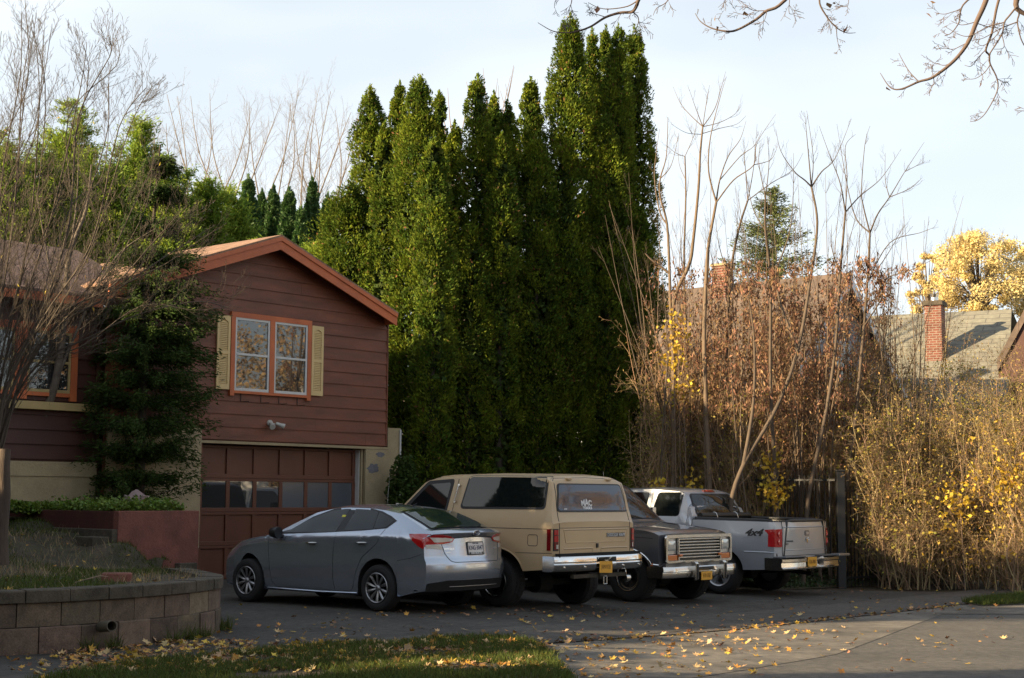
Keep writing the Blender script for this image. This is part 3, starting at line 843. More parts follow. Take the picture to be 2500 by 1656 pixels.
# left wing
LY = 0.32
def L(px, py, y=LY): return HS(px, py, y)
g = G(); g.box(-16, SL - 0.02, LY + 0.02, LY + 0.2, 0.9, 5.1)
g.build('wing_wall', M['siding_dark'], house)
g = G(); zz = 2.16
while zz < 4.95:
    g.add([(-16, LY - 0.02, zz), (SL - 0.06, LY - 0.02, zz), (SL - 0.06, LY + 0.012, zz + 0.25), (-16, LY + 0.012, zz + 0.25), (-16, LY + 0.02, zz), (SL - 0.06, LY + 0.02, zz)], [(0, 1, 2, 3), (0, 4, 5, 1)]); zz += 0.25
g.box(SL - 0.12, SL - 0.02, LY - 0.04, LY + 0.02, 2.12, 5.0)
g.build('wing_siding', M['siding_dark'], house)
g = G(); g.box(-16, SL - 0.06, LY - 0.06, LY + 0.02, 1.87, 2.12); g.box(-16, SL - 0.06, LY - 0.04, LY + 0.02, 1.2, 1.865)
g.build('foundation_boards', M['cream'], house)
wa, wz = L(63, 803); wb, _ = L(181, 803); z_t = L(100, 805)[1]; z_b = L(100, 958)[1]
hwin('window', wa + 0.03, wb - 0.07, z_b, z_t - 0.02, LY - 0.02, house, tw=0.13, sash=M['cream_trim'], twin=False)
hwin('window', wa - 1.35, wa - 0.22, z_b, z_t - 0.02, LY - 0.02, house, tw=0.13, sash=M['cream_trim'], twin=False)
ls, lz = L(224, 989); _, lz2 = L(224, 1008)
g = G(); g.box(-12, ls, LY - 0.16, LY - 0.02, lz2, lz); g.build('window_ledge', M['cream_trim'], house, bevel=0.008)
# wing roof, rising away from the eave to its own ridge
ez = L(100, 706, LY - 0.4)[1]
g = G(); d_ = 4.2; kw = 0.36
vs = [(-16, LY - 0.45, ez), (SL + 0.9, LY - 0.45, ez), (SL + 1.9, LY - 0.45 + d_, ez + kw * d_), (-16, LY - 0.45 + d_, ez + kw * d_)]
vs2 = [(a, b_, c - 0.05) for a, b_, c in vs]
g.add(vs + vs2, [(0, 1, 2, 3), (7, 6, 5, 4), (0, 4, 5, 1), (3, 2, 6, 7)])
vs = [(-16, LY - 0.45 + d_, ez + kw * d_), (SL + 1.9, LY - 0.45 + d_, ez + kw * d_), (SL + 1.9, LY - 0.45 + 2 * d_, ez), (-16, LY - 0.45 + 2 * d_, ez)]
g.add(vs, [(0, 1, 2, 3)])
wr = g.build('wing_roof', M['shingle_dk'], house)
g = G(); g.box(-16, SL - 0.30, LY - 0.44, LY - 0.40, ez - 0.20, ez - 0.052); g.build('eave_fascia', M['fascia'], wr)
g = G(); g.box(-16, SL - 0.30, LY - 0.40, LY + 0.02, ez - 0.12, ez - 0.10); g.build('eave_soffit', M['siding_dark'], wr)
# back volume so that light cannot fall through the house
g = G(); g.prism([(SL + 0.1, 0.0), (SR - 0.1, 0.0), (SR - 0.1, rz(SR) - 0.2), (RS, zpk - 0.25), (SL + 0.1, rz(SL) - 0.2)], 7.2, 7.3)
g.box(-16, SL, 7.0, 7.1, 0, 5.0); g.box(-16, -15.9, LY, 7.0, 0, 5.0)
g.build('rear_wall', M['siding_dark'], house)
# ================================================================== VEHICLES
def interp(xs, ys, x):
    return float(np.interp(x, xs, ys))

class Car:
    def __init__(self, name, label, cat, loc, ang, paint, k=1.0):
        self.root = thing(name, label, cat, loc, ang)
        self.root.scale = (k, k, k)
        self.paint = paint
    def body(self, stations, sec, bend, capn=10, name='body', smooth=35, mats=None):
        """stations: x list; sec(x) -> K points (y>=0, z) from bottom centre, round the side, to top centre, plus material ids per strip"""
        g = G(); rows = []
        for x in stations:
            half, mids = sec(x)
            full = [(y, z) for y, z in half] + [(-y, z) for y, z in reversed(half[:-1])]
            rows.append([bend(x, y, z) for y, z in full])
        K = len(rows[0]); n = len(stations)
        vs = [p for r_ in rows for p in r_]
        g.v = vs
        H = len(half)
        for i in range(n - 1):
            _, mids = sec(0.5 * (stations[i] + stations[i + 1]))
            for k in range(K - 1):
                kk = k if k < H - 1 else (K - 2 - k)
                g.f.append((i * K + k, i * K + k + 1, (i + 1) * K + k + 1, (i + 1) * K + k)); g.m.append(mids[kk])
            # (bottom centre closes by itself: first and last points coincide in y = 0)
        # end caps: rows joining left and right
        for i, st in ((0, stations[0]), (n - 1, stations[-1])):
            half, mids = sec(st)
            base = len(g.v); C = capn
            for (y, z) in half:
                for c in range(C + 1):
                    yy = y * (1 - 2 * c / C)
                    g.v.append(bend(st, yy, z))
            for k in range(H - 1):
                for c in range(C):
                    a = base + k * (C + 1) + c
                    g.f.append((a, a + 1, a + C + 2, a + C + 1)); g.m.append(mids[k])
        me = bpy.data.meshes.new(name); me.from_pydata(g.v, [], g.f)
        for m_ in (mats or [self.paint, M['under'], M['black']]): me.materials.append(m_)
        me.polygons.foreach_set('material_index', g.m)
        bm = bmesh.new(); bm.from_mesh(me)
        bmesh.ops.remove_doubles(bm, verts=bm.verts, dist=0.0004)
        bmesh.ops.dissolve_degenerate(bm, edges=bm.edges, dist=0.0003)
        bmesh.ops.recalc_face_normals(bm, faces=bm.faces)
        bm.to_mesh(me)
        self.bvh = BVHTree.FromBMesh(bm)
        bm.free()
        me.polygons.foreach_set('use_smooth', [True] * len(me.polygons)); me.set_sharp_from_angle(angle=R(smooth))
        o = bpy.data.objects.new(name, me); COL.objects.link(o); o.parent = self.root
        self.bodyo = o
        return o
    def hit(self, a, b, side):
        """side L/R: (a,b)=(x,z); B/F: (y,z); T: (x,y)"""
        if side == 'L': o, d = Vector((a, 3, b)), Vector((0, -1, 0))
        elif side == 'R': o, d = Vector((a, -3, b)), Vector((0, 1, 0))
        elif side == 'B': o, d = Vector((-6, a, b)), Vector((1, 0, 0))
        elif side == 'F': o, d = Vector((9, a, b)), Vector((-1, 0, 0))
        else: o, d = Vector((a, b, 6)), Vector((0, 0, -1))
        h = self.bvh.ray_cast(o, d)
        if h[0] is None:
            h = self.bvh.find_nearest(o + d * (3 if side in 'LR' else 6))
        n = h[1]
        if n.dot(d) > 0: n = -n
        return h[0], n
    def panel(self, poly, side, name, m, off=0.004, cols=14, rws=6, parent=None, skirt=0.012, smooth=40, label=None):
        """poly is a convex-in-columns outline; builds a fitted shell over the body"""
        xs = [p[0] for p in poly]; x0, x1 = min(xs), max(xs)
        us = sorted(set([x0 + (x1 - x0) * i / cols for i in range(cols + 1)] + [x for x in xs]))
        us2 = []
        for u in us:
            if not us2 or u - us2[-1] > 1e-4: us2.append(u)
        grid = []
        n = len(poly)
        for u in us2:
            uu = min(max(u, x0 + 1e-5), x1 - 1e-5)
            zs = []
            for i in range(n):
                (ax, az), (bx, bz) = poly[i], poly[(i + 1) % n]
                if (ax - uu) * (bx - uu) <= 0 and abs(ax - bx) > 1e-9:
                    zs.append(az + (bz - az) * (uu - ax) / (bx - ax))
            if not zs: continue
            lo, hi = min(zs), max(zs)
            row = []
            for k in range(rws + 1):
                z = lo + (hi - lo) * k / rws
                p, nn = self.hit(u, z, side)
                row.append((p + nn * off, p - nn * skirt))
            grid.append(row)
        g = G(); C = len(grid); Rr = rws + 1
        g.v = [tuple(q[0]) for r_ in grid for q in r_]
        for i in range(C - 1):
            for k in range(Rr - 1):
                g.f.append((i * Rr + k, (i + 1) * Rr + k, (i + 1) * Rr + k + 1, i * Rr + k + 1)); g.m.append(0)
        per = [(i, 0) for i in range(C)] + [(C - 1, k) for k in range(1, Rr)] + [(i, Rr - 1) for i in range(C - 2, -1, -1)] + [(0, k) for k in range(Rr - 2, 0, -1)]
        b = len(g.v)
        g.v += [tuple(grid[i][k][1]) for i, k in per]
        for j in range(len(per)):
            a_, b_ = per[j], per[(j + 1) % len(per)]
            g.f.append((a_[0] * Rr + a_[1], b_[0] * Rr + b_[1], b + (j + 1) % len(per), b + j)); g.m.append(0)
        return g.build(name, m, parent or self.root, smooth=smooth, label=label)
    def line(self, pts, side, r=0.0035, off=0.0, step=0.04, g=None):
        P = []
        for i in range(len(pts) - 1):
            a, b = Vector(pts[i]), Vector(pts[i + 1]); n = max(1, int((b - a).length / step))
            for k in range(n): P.append(a.lerp(b, k / n))
        P.append(Vector(pts[-1]))
        out_ = []
        for q in P:
            p, nn = self.hit(q[0], q[1], side); out_.append(p + nn * off)
        g.tube(out_, r, 5)
        return out_
    def text(self, g, s, size, u0, v0, side, off=0.004, xs=1.0, bold=0.0, depth=0.004, align='CENTER', shear=0.0):
        flip = {'L': -1, 'R': 1, 'B': -1, 'F': 1}[side]
        # seen from outside, text runs left to right: on the left flank that is towards -x, at the rear towards -y
        def place(u, v, w):
            p, nn = self.hit(u0 + flip * u, v0 + v, side)
            return p + nn * (off + w)
        text_geo(g, s, size, place, depth=depth, xs=xs, bold=bold, align=align, shear=shear)

def rrect(x0, x1, z0, z1, r, n=4):
    P = []
    for cx, cz, a0 in ((x1 - r, z1 - r, 0), (x0 + r, z1 - r, 90), (x0 + r, z0 + r, 180), (x1 - r, z0 + r, 270)):
        for k in range(n + 1):
            a = R(a0 + 90 * k / n); P.append((cx + r * math.cos(a), cz + r * math.sin(a)))
    return P
def rpoly(P, r, n=4):
    """round the corners of a polygon"""
    out_ = []; m_ = len(P)
    for i in range(m_):
        p = Vector(P[i]); a = Vector(P[i - 1]); b = Vector(P[(i + 1) % m_])
        da = (a - p); db = (b - p); rr = min(r, da.length * 0.45, db.length * 0.45)
        A = p + da.normalized() * rr; Bq = p + db.normalized() * rr
        for k in range(n + 1):
            t = k / n
            q = A * (1 - t) ** 2 + p * 2 * t * (1 - t) + Bq * t * t
            out_.append((q.x, q.y))
    return out_

def wheel(root, x, y, rad, width, style, sgn=1):
    """sgn +1: outer face towards +y"""
    o = bpy.data.objects.new('wheel', None)
    k = root.scale.x; a = root.rotation_euler.z
    wx = root.location.x + k * (x * math.cos(a) - (y - sgn * 0.1) * math.sin(a))
    COL.objects.link(o); o.parent = root; o.location = (x, y, (gz(wx) - root.location.z) / k + rad); o.empty_display_size = 0.1
    rim = {'hub': 0.205, 'steel': 0.205, 'five': 0.222}[style]
    g = G(); w = width
    prof = [(rim, 0.0), (rim + 0.01, 0.012), (rim + 0.03, 0.020), (rad - 0.05, 0.022), (rad - 0.018, 0.008), (rad - 0.004, -0.018), (rad, -0.05), (rad, -w + 0.05), (rad - 0.02, -w + 0.01), (rim, -w)]
    g.lathe_y(prof, n=56, sgn=sgn)
    # tread blocks for the off-road tyres, shallow grooves otherwise
    if style == 'steel':
        for i in range(44):
            a = 2 * PI * i / 44
            for (ya, yb, ph) in ((-0.045, -0.115, 0), (-0.12, -w + 0.05, 0.5)):
                aa = a + ph * 2 * PI / 44; c, s = math.cos(aa), math.sin(aa); t = Vector((-s, 0, c)); rdir = Vector((c, 0, s))
                p = rdir * rad
                vs = [p + t * dx + rdir * dr + Vector((0, yy * sgn, 0)) for dx in (-0.019, 0.019) for yy in (ya, yb) for dr in (-0.006, 0.009)]
                g.add(vs, [(0, 1, 3, 2), (4, 6, 7, 5), (0, 4, 5, 1), (2, 3, 7, 6), (1, 5, 7, 3)])
    ty = g.build('tyre', M['rubber'], o, smooth=35)
    g = G()
    g.lathe_y([(rim + 0.006, 0.014), (rim + 0.004, 0.0), (rim - 0.012, -0.004), (rim - 0.02, -0.05), (rim - 0.03, -0.14), (0.02, -0.145)], n=40, sgn=sgn)
    if style == 'hub':
        g2 = G()
        g2.lathe_y([(rim + 0.004, 0.016), (rim - 0.004, 0.022), (rim - 0.014, 0.014), (rim - 0.018, -0.02)], n=40, sgn=sgn)
        g2.lathe_y([(0.0, 0.008), (0.022, 0.008), (0.032, 0.0), (0.045, -0.012)], n=24, sgn=sgn)
        N = 10
        for i in range(N):
            a = 2 * PI * i / N + 0.2
            P0 = []
            inner_r, outer_r = 0.035, rim - 0.008
            wi, wo = 0.020, 0.047
            da_in = 0.0; twist = 0.10
            def pt(rr, ww, yy):
                tt = (rr - inner_r) / (outer_r - inner_r); aa = a + twist * math.sin(tt * 2.2)
                c, s = math.cos(aa), math.sin(aa); tdir = Vector((-s, 0, c))
                return Vector((c, 0, s)) * rr + tdir * ww + Vector((0, yy * sgn, 0))
            vs = []
            NS = 6
            for k in range(NS + 1):
                tt = k / NS; rr = inner_r + (outer_r - inner_r) * tt; hw_ = wi + (wo - wi) * math.sin(tt * PI / 2) ** 1.2
                if k == NS: hw_ *= 0.8
                yy = -0.008 + 0.024 * math.sin(tt * PI * 0.55)
                vs += [pt(rr, -hw_ / 2, yy - 0.012), pt(rr, -hw_ * 0.1, yy + 0.004), pt(rr, hw_ / 2, yy - 0.004), pt(rr, hw_ / 2, yy - 0.02)]
            fs = [(4 * k + j, 4 * k + (j + 1) % 4, 4 * (k + 1) + (j + 1) % 4, 4 * (k + 1) + j) for k in range(NS) for j in range(4)]
            g2.add(vs, fs)
        g.build('rim', M['under'], o, smooth=40)
        g2.build('hubcap', M['alloy_dk'], o, smooth=30)
    elif style == 'steel':
        g.build('rim', M['black'], o, smooth=40)
        g = G(); g.lathe_y([(rim + 0.006, 0.016), (rim + 0.002, 0.026), (rim - 0.008, 0.024), (rim - 0.016, 0.008)], n=48, sgn=sgn)
        g.lathe_y([(rim - 0.03, -0.015), (rim - 0.034, -0.008), (rim - 0.040, -0.010), (rim - 0.042, -0.02)], n=48, sgn=sgn)
        g.build('trim_ring', M['chrome_old'], o, smooth=30)
        g = G(); g.lathe_y([(0.0, 0.0), (0.035, 0.0), (0.05, -0.02), (0.055, -0.12)], n=20, sgn=sgn)
        for i in range(8):
            a = 2 * PI * i / 8; c = Vector((math.cos(a), 0, math.sin(a)))
            g.add([c * 0.05 + Vector((0, -0.10 * sgn, 0)) + Vector((-c.z, 0, c.x)) * 0.03 * q for q in (-1, 1)] + [c * (rim - 0.03) + Vector((0, -0.07 * sgn, 0)) + Vector((-c.z, 0, c.x)) * 0.05 * q for q in (1, -1)], [(0, 1, 2, 3)])
        g.build('hub', M['black'], o, smooth=30)
    else:
        g.build('rim', M['alloy_dk'], o, smooth=40)
        g2 = G(); g2.lathe_y([(rim + 0.006, 0.014), (rim, 0.022), (rim - 0.018, 0.012), (rim - 0.03, -0.02)], n=40, sgn=sgn)
        g2.lathe_y([(0.0, 0.0), (0.04, 0.0), (0.05, -0.012), (0.06, -0.04)], n=24, sgn=sgn)
        for i in range(5):
            a = 2 * PI * i / 5 + 0.3; vs = []
            c = Vector((math.cos(a), 0, math.sin(a))); t = Vector((-c.z, 0, c.x))
            for k in range(5):
                tt = k / 4; rr = 0.035 + (rim - 0.05) * tt; hw_ = 0.028 + 0.022 * tt ** 2; yy = -0.02 + 0.025 * tt
                p = c * rr
                vs += [p - t * hw_ + Vector((0, (yy - 0.04) * sgn, 0)), p - t * hw_ * 0.6 + Vector((0, yy * sgn, 0)), p + t * hw_ * 0.6 + Vector((0, yy * sgn, 0)), p + t * hw_ + Vector((0, (yy - 0.04) * sgn, 0))]
            g2.add(vs, [(4 * k + j, 4 * k + (j + 1) % 4, 4 * (k + 1) + (j + 1) % 4, 4 * (k + 1) + j) for k in range(4) for j in range(4)])
        g2.build('spokes', M['alloy'], o, smooth=35)
    return o

def arch_z(x, axles, ra, rz_, zc, base):
    """bottom edge of the body side at x"""
    z = base
    for ax in axles:
        d = abs(x - ax)
        if d < ra: z = max(z, zc + rz_ * math.sqrt(max(0, 1 - (d / ra) ** 2)))
    return z
def stations(x0, x1, axles, ra, step=0.09, extra=()):
    S = list(np.arange(x0, x1, step)) + [x1] + list(extra)
    for ax in axles:
        S += [ax + ra * math.sin(PI * t / 2) for t in np.linspace(-1, 1, 25)] + [ax - ra - 0.004, ax + ra + 0.004]
    S = sorted(S); out_ = [S[0]]
    for s in S[1:]:
        if s - out_[-1] > 0.0035 and x0 <= s <= x1: out_.append(s)
    out_[-1] = x1
    return out_

# ------------------------------------------------------------------ silver sedan
def make_sedan(loc, ang):
    c = Car('silver_sedan', 'silver grey sedan parked nearest the block wall in front of the garage door', 'car', loc, ang, M['silver'])
    AX = (0.0, 2.67); RA = 0.375
    px_ = [-1.05, -1.02, -0.95, -0.80, -0.45, -0.18, 0.1, 0.45, 0.85, 1.15, 1.45, 1.80, 2.05, 2.25, 2.6, 3.0, 3.25, 3.42, 3.52, 3.56]
    pz_ = [1.085, 1.12, 1.132, 1.15, 1.285, 1.385, 1.43, 1.457, 1.462, 1.445, 1.385, 1.235, 1.105, 1.035, 0.985, 0.925, 0.865, 0.79, 0.70, 0.64]
    def top(x): return interp(px_, pz_, x)
    def belt(x): return interp([-1.05, -0.5, 0, 1, 2.2, 3.0, 3.56], [1.02, 1.045, 1.05, 1.02, 0.965, 0.88, 0.66], x)
    def hwid(x): return interp([-1.05, -0.6, 0.0, 0.9, 2.0, 2.7, 3.2, 3.56], [0.835, 0.865, 0.882, 0.885, 0.88, 0.865, 0.82, 0.76], x)
    def bot(x):
        b = interp([-1.05, -0.75, -0.45, 0.4, 2.3, 3.1, 3.56], [0.30, 0.27, 0.22, 0.20, 0.20, 0.21, 0.25], x)
        return arch_z(x, AX, RA, 0.385, 0.335, b)
    NS = 16; NT = 9
    def sec(x):
        b, t, bl, w = bot(x), top(x), belt(x), hwid(x)
        zt_e = t - interp([-1.05, -0.3, 0.2, 1.2, 2.1, 3.56], [0.02, 0.05, 0.055, 0.055, 0.04, 0.03], x)
        zt_e = max(zt_e, b + 0.03)
        P = [(0, b), (w - 0.10, b), (w - 0.02, b)]
        mids = [1, 1]
        for k in range(NS + 1):
            q = k / NS; z = b + (zt_e - b) * q
            # flank bulge below belt, tumblehome above
            if z <= bl:
                s = (z - 0.62) / 0.42
                y = w - 0.028 * max(0, s) ** 2 - 0.035 * max(0, -s) ** 2 + (0.006 * math.exp(-((z - bl + 0.07) / 0.03) ** 2))
                if z < 0.34: y -= 0.02 * (0.34 - z) / 0.14
            else:
                ybl = w - 0.028 * ((bl - 0.62) / 0.42) ** 2
                dz = z - bl
                lean = interp([-1.05, -0.6, 0.0, 1.5, 2.2, 3.56], [1.4, 0.9, 0.62, 0.62, 0.95, 1.2], x)
                y = ybl - 0.015 * min(1, dz / 0.02) - lean * dz - 0.25 * dz * dz
            P.append((max(y, 0.02), z)); mids.append(0)
        ye = P[-1][0]
        for k in range(1, NT + 1):
            q = k / NT; yy = ye * (1 - q)
            z = zt_e + (t - zt_e) * (1 - (1 - q) ** 2.6)
            P.append((yy, z)); mids.append(0)
        return P, mids
    def bend(x, y, z):
        a = abs(y) / 0.86
        if x < -0.25:
            w = min(1, (-0.25 - x) / 0.8) ** 1.6
            prof = interp([0.2, 0.32, 0.42, 0.55, 0.68, 0.72, 0.90, 1.02, 1.07, 1.14], [0.06, 0.03, 0.0, -0.035, -0.03, 0.0, 0.035, 0.045, 0.01, 0.0], z)
            x2 = x + w * (0.24 * a ** 3.2 + prof)
        elif x > 2.5:
            w = ((x - 2.5) / 1.06) ** 1.5
            prof = interp([0.2, 0.35, 0.6, 0.8, 1.0], [0.02, 0.0, 0.0, 0.05, 0.08], z)
            x2 = x - w * (0.42 * a ** 2.6 + prof)
        else: x2 = x
        return (x2, y, z)
    c.body(stations(-1.05, 3.56, AX, RA, 0.07), sec, bend, smooth=32)
    r = c.root
    # glasshouse
    for sd in 'LR':
        out_dlo = [(2.19, 1.005), (1.84, 1.085), (1.5, 1.27), (1.15, 1.385), (0.9, 1.41), (0.45, 1.405), (0.15, 1.36), (-0.05, 1.30), (-0.19, 1.235), (-0.08, 1.13), (0.4, 1.09), (1.1, 1.05)]
        c.panel(out_dlo, sd, 'window_frame', M['gasket'], off=0.003, cols=40, rws=6)
        c.panel([(1.98, 1.035), (1.80, 1.095), (1.5, 1.245), (1.15, 1.36), (0.90, 1.385), (0.81, 1.385), (0.87, 1.065), (1.3, 1.05)], sd, 'side_window', M['glass'], off=0.0065, cols=20, rws=6)
        c.panel([(0.70, 1.385), (0.45, 1.38), (0.22, 1.35), (0.17, 1.115), (0.72, 1.08)], sd, 'side_window', M['glass'], off=0.0065, cols=10, rws=6)
        c.panel([(0.20, 1.345), (0.10, 1.32), (-0.03, 1.275), (-0.14, 1.23), (-0.055, 1.14), (0.15, 1.118)], sd, 'quarter_window', M['glass'], off=0.0065, cols=8, rws=5)
        g = G()
        c.line([(2.20, 0.97), (2.22, 0.85), (2.17, 0.5), (2.13, 0.32), (2.05, 0.26), (0.55, 0.245), (0.48, 0.30), (0.40, 0.55), (0.30, 0.72), (0.02, 0.93), (-0.06, 1.12)], sd, g=g)
        c.line([(0.84, 1.05), (0.86, 0.8), (0.86, 0.4), (0.84, 0.25)], sd, g=g)
        c.line([(-0.36, 0.70), (-0.6, 0.74), (-0.78, 0.80)], sd, g=g)
        g.build('door_gap', M['black'], r)
        for hx, hz in ((1.20, 0.905), (0.22, 0.93)):
            g = G(); p, nn = c.hit(hx, hz, sd); q, _ = c.hit(hx + 0.2, hz - 0.005, sd)
            d = (q - p); mid_ = [p + d * t + nn * o for t, o in ((0, 0.006), (0.12, 0.032), (0.5, 0.038), (0.88, 0.032), (1.0, 0.006))]
            g.tube(mid_, [0.010, 0.016, 0.017, 0.016, 0.010], 8, flat=0.7)
            g.build('door_handle', M['chrome_old'], r, smooth=50)
            c.panel(rrect(hx + 0.02, hx + 0.16, hz - 0.038, hz + 0.012, 0.02), sd, 'handle_recess', M['gunmetal'], off=0.0015, cols=8, rws=3)
        # mirror
        sg = 1 if sd == 'L' else -1
        g = G(); mc = Vector((1.95, sg * 0.96, 1.035))
        g.tube([mc + Vector((0.12, 0, -0.01)), mc + Vector((0.09, 0, 0)), mc + Vector((0, 0, 0)), mc + Vector((-0.05, 0, 0))], [0.03, 0.07, 0.088, 0.082], 12)
        g.tube([Vector((1.95, sg * 0.84, 0.98)), mc - Vector((0, sg * 0.05, 0.04))], [0.035, 0.025], 8)
        mo = g.build('side_mirror', M['black'], r, smooth=50)
        # sill
        g = G(); c.line([(2.25, 0.225), (1.2, 0.215), (0.42, 0.225)], sd, r=0.016, off=-0.004, g=g); g.build('sill_trim', M['silver'], r, smooth=50)
        # tail lamp, flank part
        c.panel([(-0.835, 0.96), (-0.80, 0.865), (-0.72, 0.90), (-0.60, 0.985), (-0.53, 1.045), (-0.555, 1.058), (-0.70, 1.065), (-0.82, 1.062)], sd, 'tail_lamp', M['lamp_red'], off=0.007, cols=12, rws=5)
    # rear glass, fitted over the sloping top
    g = G(); N, Kk = 12, 16
    xs_ = np.linspace(-0.10, -0.80, N + 1)
    def glass(off, inset, name, m_, x_a, x_b, parent=None):
        gg = G(); grid = []
        for i in range(N + 1):
            x = x_a + (x_b - x_a) * i / N
            hwy = interp([-0.85, -0.5, -0.1], [0.64, 0.60, 0.545], x) - inset
            row = []
            for k in range(Kk + 1):
                y = -hwy + 2 * hwy * k / Kk
                xx = x - 0.05 * (1 - (y / 0.64) ** 2) * (i / N) 
                p, nn = c.hit(xx, y, 'T'); row.append(p + nn * off)
            grid.append(row)
        gg.v = [tuple(p) for r_ in grid for p in r_]
        gg.f = [(i * (Kk + 1) + k, i * (Kk + 1) + k + 1, (i + 1) * (Kk + 1) + k + 1, (i + 1) * (Kk + 1) + k) for i in range(N) for k in range(Kk)]
        gg.m = [0] * len(gg.f)
        return gg.build(name, m_, r, smooth=60)
    glass(0.007, 0.0, 'rear_window_frame', M['gasket'], -0.11, -0.80)
    glass(0.013, 0.022, 'rear_window', M['glass_tint'], -0.125, -0.785)
    g = G(); gg = []
    # windscreen
    for i in range(9):
        x = 1.36 + (2.10 - 1.36) * i / 8; hwy = interp([1.3, 2.1], [0.56, 0.70], x)
        gg.append([c.hit(x, -hwy + 2 * hwy * k / 12, 'T') for k in range(13)])
    g.v = [tuple(p + nn * 0.004) for r_ in gg for p, nn in r_]
    g.f = [(i * 13 + k, i * 13 + k + 1, (i + 1) * 13 + k + 1, (i + 1) * 13 + k) for i in range(8) for k in range(12)]; g.m = [0] * len(g.f)
    g.build('windscreen', M['glass'], r, smooth=60)
    # rear: boot lid, lamps, plate
    for sg in (1, -1):
        yo = 0.79
        c.panel([(sg * a, b) for a, b in ((0.805, 1.06), (0.60, 1.055), (0.47, 1.035), (0.40, 1.005), (0.44, 0.955), (0.60, 0.93), (0.80, 0.925))], 'B', 'tail_lamp', M['lamp_red'], off=0.010, cols=14, rws=4)
        c.panel([(sg * a, b) for a, b in ((0.75, 1.025), (0.60, 1.022), (0.50, 1.01), (0.43, 1.0), (0.46, 0.968), (0.60, 0.955), (0.70, 0.955))], 'B', 'lamp_insert', M['lamp_clear'], off=0.0135, cols=10, rws=3)
        c.panel([(sg * a, b) for a, b in ((0.80, 0.915), (0.62, 0.925), (0.60, 0.86), (0.80, 0.875))], 'B', 'lamp_insert', M['lamp_clear'], off=0.009, cols=6, rws=3)
    g = G()
    c.line([(0.62, 1.12), (0.615, 1.06), (0.60, 0.92), (0.57, 0.80), (0.50, 0.70), (0.44, 0.685), (-0.44, 0.685), (-0.50, 0.70), (-0.57, 0.80), (-0.60, 0.92), (-0.615, 1.06), (-0.62, 1.12)], 'B', r=0.005, g=g)
    c.line([(0.42, 1.01), (0, 1.03), (-0.42, 1.01)], 'B', r=0.009, g=g)
    g.build('boot_gap', M['black'], r)
    c.panel([(-0.83, 0.30), (0.83, 0.30), (0.80, 0.405), (0.55, 0.445), (-0.55, 0.445), (-0.80, 0.405)], 'B', 'bumper_valance', M['black'], off=0.006, cols=24, rws=4)
    g = G(); c.line([(-0.5, 0.36), (0.5, 0.36)], 'B', r=0.006, off=0.008, g=g); g.build('valance_trim', M['alloy_dk'], r)
    # plate
    c.panel(rrect(-0.175, 0.175, 0.775, 0.955, 0.012), 'B', 'plate_frame', M['black'], off=0.012, cols=8, rws=3)
    plt = c.panel(rrect(-0.158, 0.158, 0.788, 0.942, 0.008), 'B', 'number_plate', M['plate_w'], off=0.0145, cols=8, rws=3)
    g = G(); c.text(g, 'KNG\u00b73047', 0.085, 0, 0.868, 'B', off=0.0155, xs=0.80, bold=0.001, depth=0.002)
    c.text(g, 'NEW YORK', 0.024, 0, 0.930, 'B', off=0.0155, xs=1.0, depth=0.002)
    g.build('lettering', M['ink'], plt)
    g = G(); c.panel([(-0.15, 0.782), (0.15, 0.782), (0.15, 0.812), (-0.15, 0.812)], 'B', 'frame_band', M['black'], off=0.0155, cols=6, rws=1, parent=plt)
    c.text(g, 'VAN BORTEL', 0.040, 0, 0.797, 'B', off=0.017, xs=1.0, bold=0.001, depth=0.002)
    g.build('lettering', M['decal_w'], plt)
    g = G(); c.text(g, 'IMPREZA', 0.032, 0.50, 0.862, 'B', off=0.003, xs=1.25, bold=0.0015); g.build('boot_lettering', M['chrome'], r)
    g = G(); c.text(g, 'PZEV', 0.022, -0.50, 0.862, 'B', off=0.003, xs=1.2, bold=0.001); g.build('boot_lettering', M['chrome'], r)
    g = G(); c.text(g, 'AWD', 0.022, 0.52, 0.815, 'B', off=0.003, xs=1.3, bold=0.001)
    g.build('boot_lettering', M['chrome'], r)
    # oval badge with a star cluster
    p, nn = c.hit(0, 1.075, 'B'); g = G(); q = Vector((0, 1, 0)); up = nn.cross(q).normalized()
    if up.z < 0: up = -up
    ring = [p + nn * 0.008 + q * math.cos(2 * PI * k / 24) * 0.066 + up * math.sin(2 * PI * k / 24) * 0.036 for k in range(25)]
    g.tube(ring, 0.006, 6, cap=False)
    for (sy, sz, rr) in ((0.032, 0.006, 0.013), (-0.005, 0.014, 0.007), (-0.03, 0.008, 0.007), (0.004, -0.010, 0.007), (-0.022, -0.012, 0.007), (-0.044, -0.004, 0.006)):
        cc = p + nn * 0.012 + q * sy + up * sz
        g.add([cc + q * rr, cc + up * rr, cc - q * rr, cc - up * rr, cc + nn * 0.003], [(0, 1, 4), (1, 2, 4), (2, 3, 4), (3, 0, 4)])
    g.build('badge', M['chrome'], r, smooth=30)
    g = G(); g.add([p + nn * 0.006 + q * math.cos(2 * PI * k / 24) * 0.063 + up * math.sin(2 * PI * k / 24) * 0.033 for k in range(24)], [tuple(range(24))]); g.build('badge_field', M['ink'], r)
    # shark antenna
    p, nn = c.hit(0.10, 0, 'T'); g = G()
    g.tube([p + Vector((0.06, 0, -0.004)), p + Vector((0.03, 0, 0.012)), p + Vector((0, 0, 0.03)), p + Vector((-0.03, 0, 0.045))], [0.012, 0.014, 0.008, 0.003], 8)
    g.build('antenna', M['black'], r, smooth=50)
    for ax in AX:
        wheel(r, ax, 0.872, 0.318, 0.205, 'hub', 1); wheel(r, ax, -0.872, 0.318, 0.205, 'hub', -1)
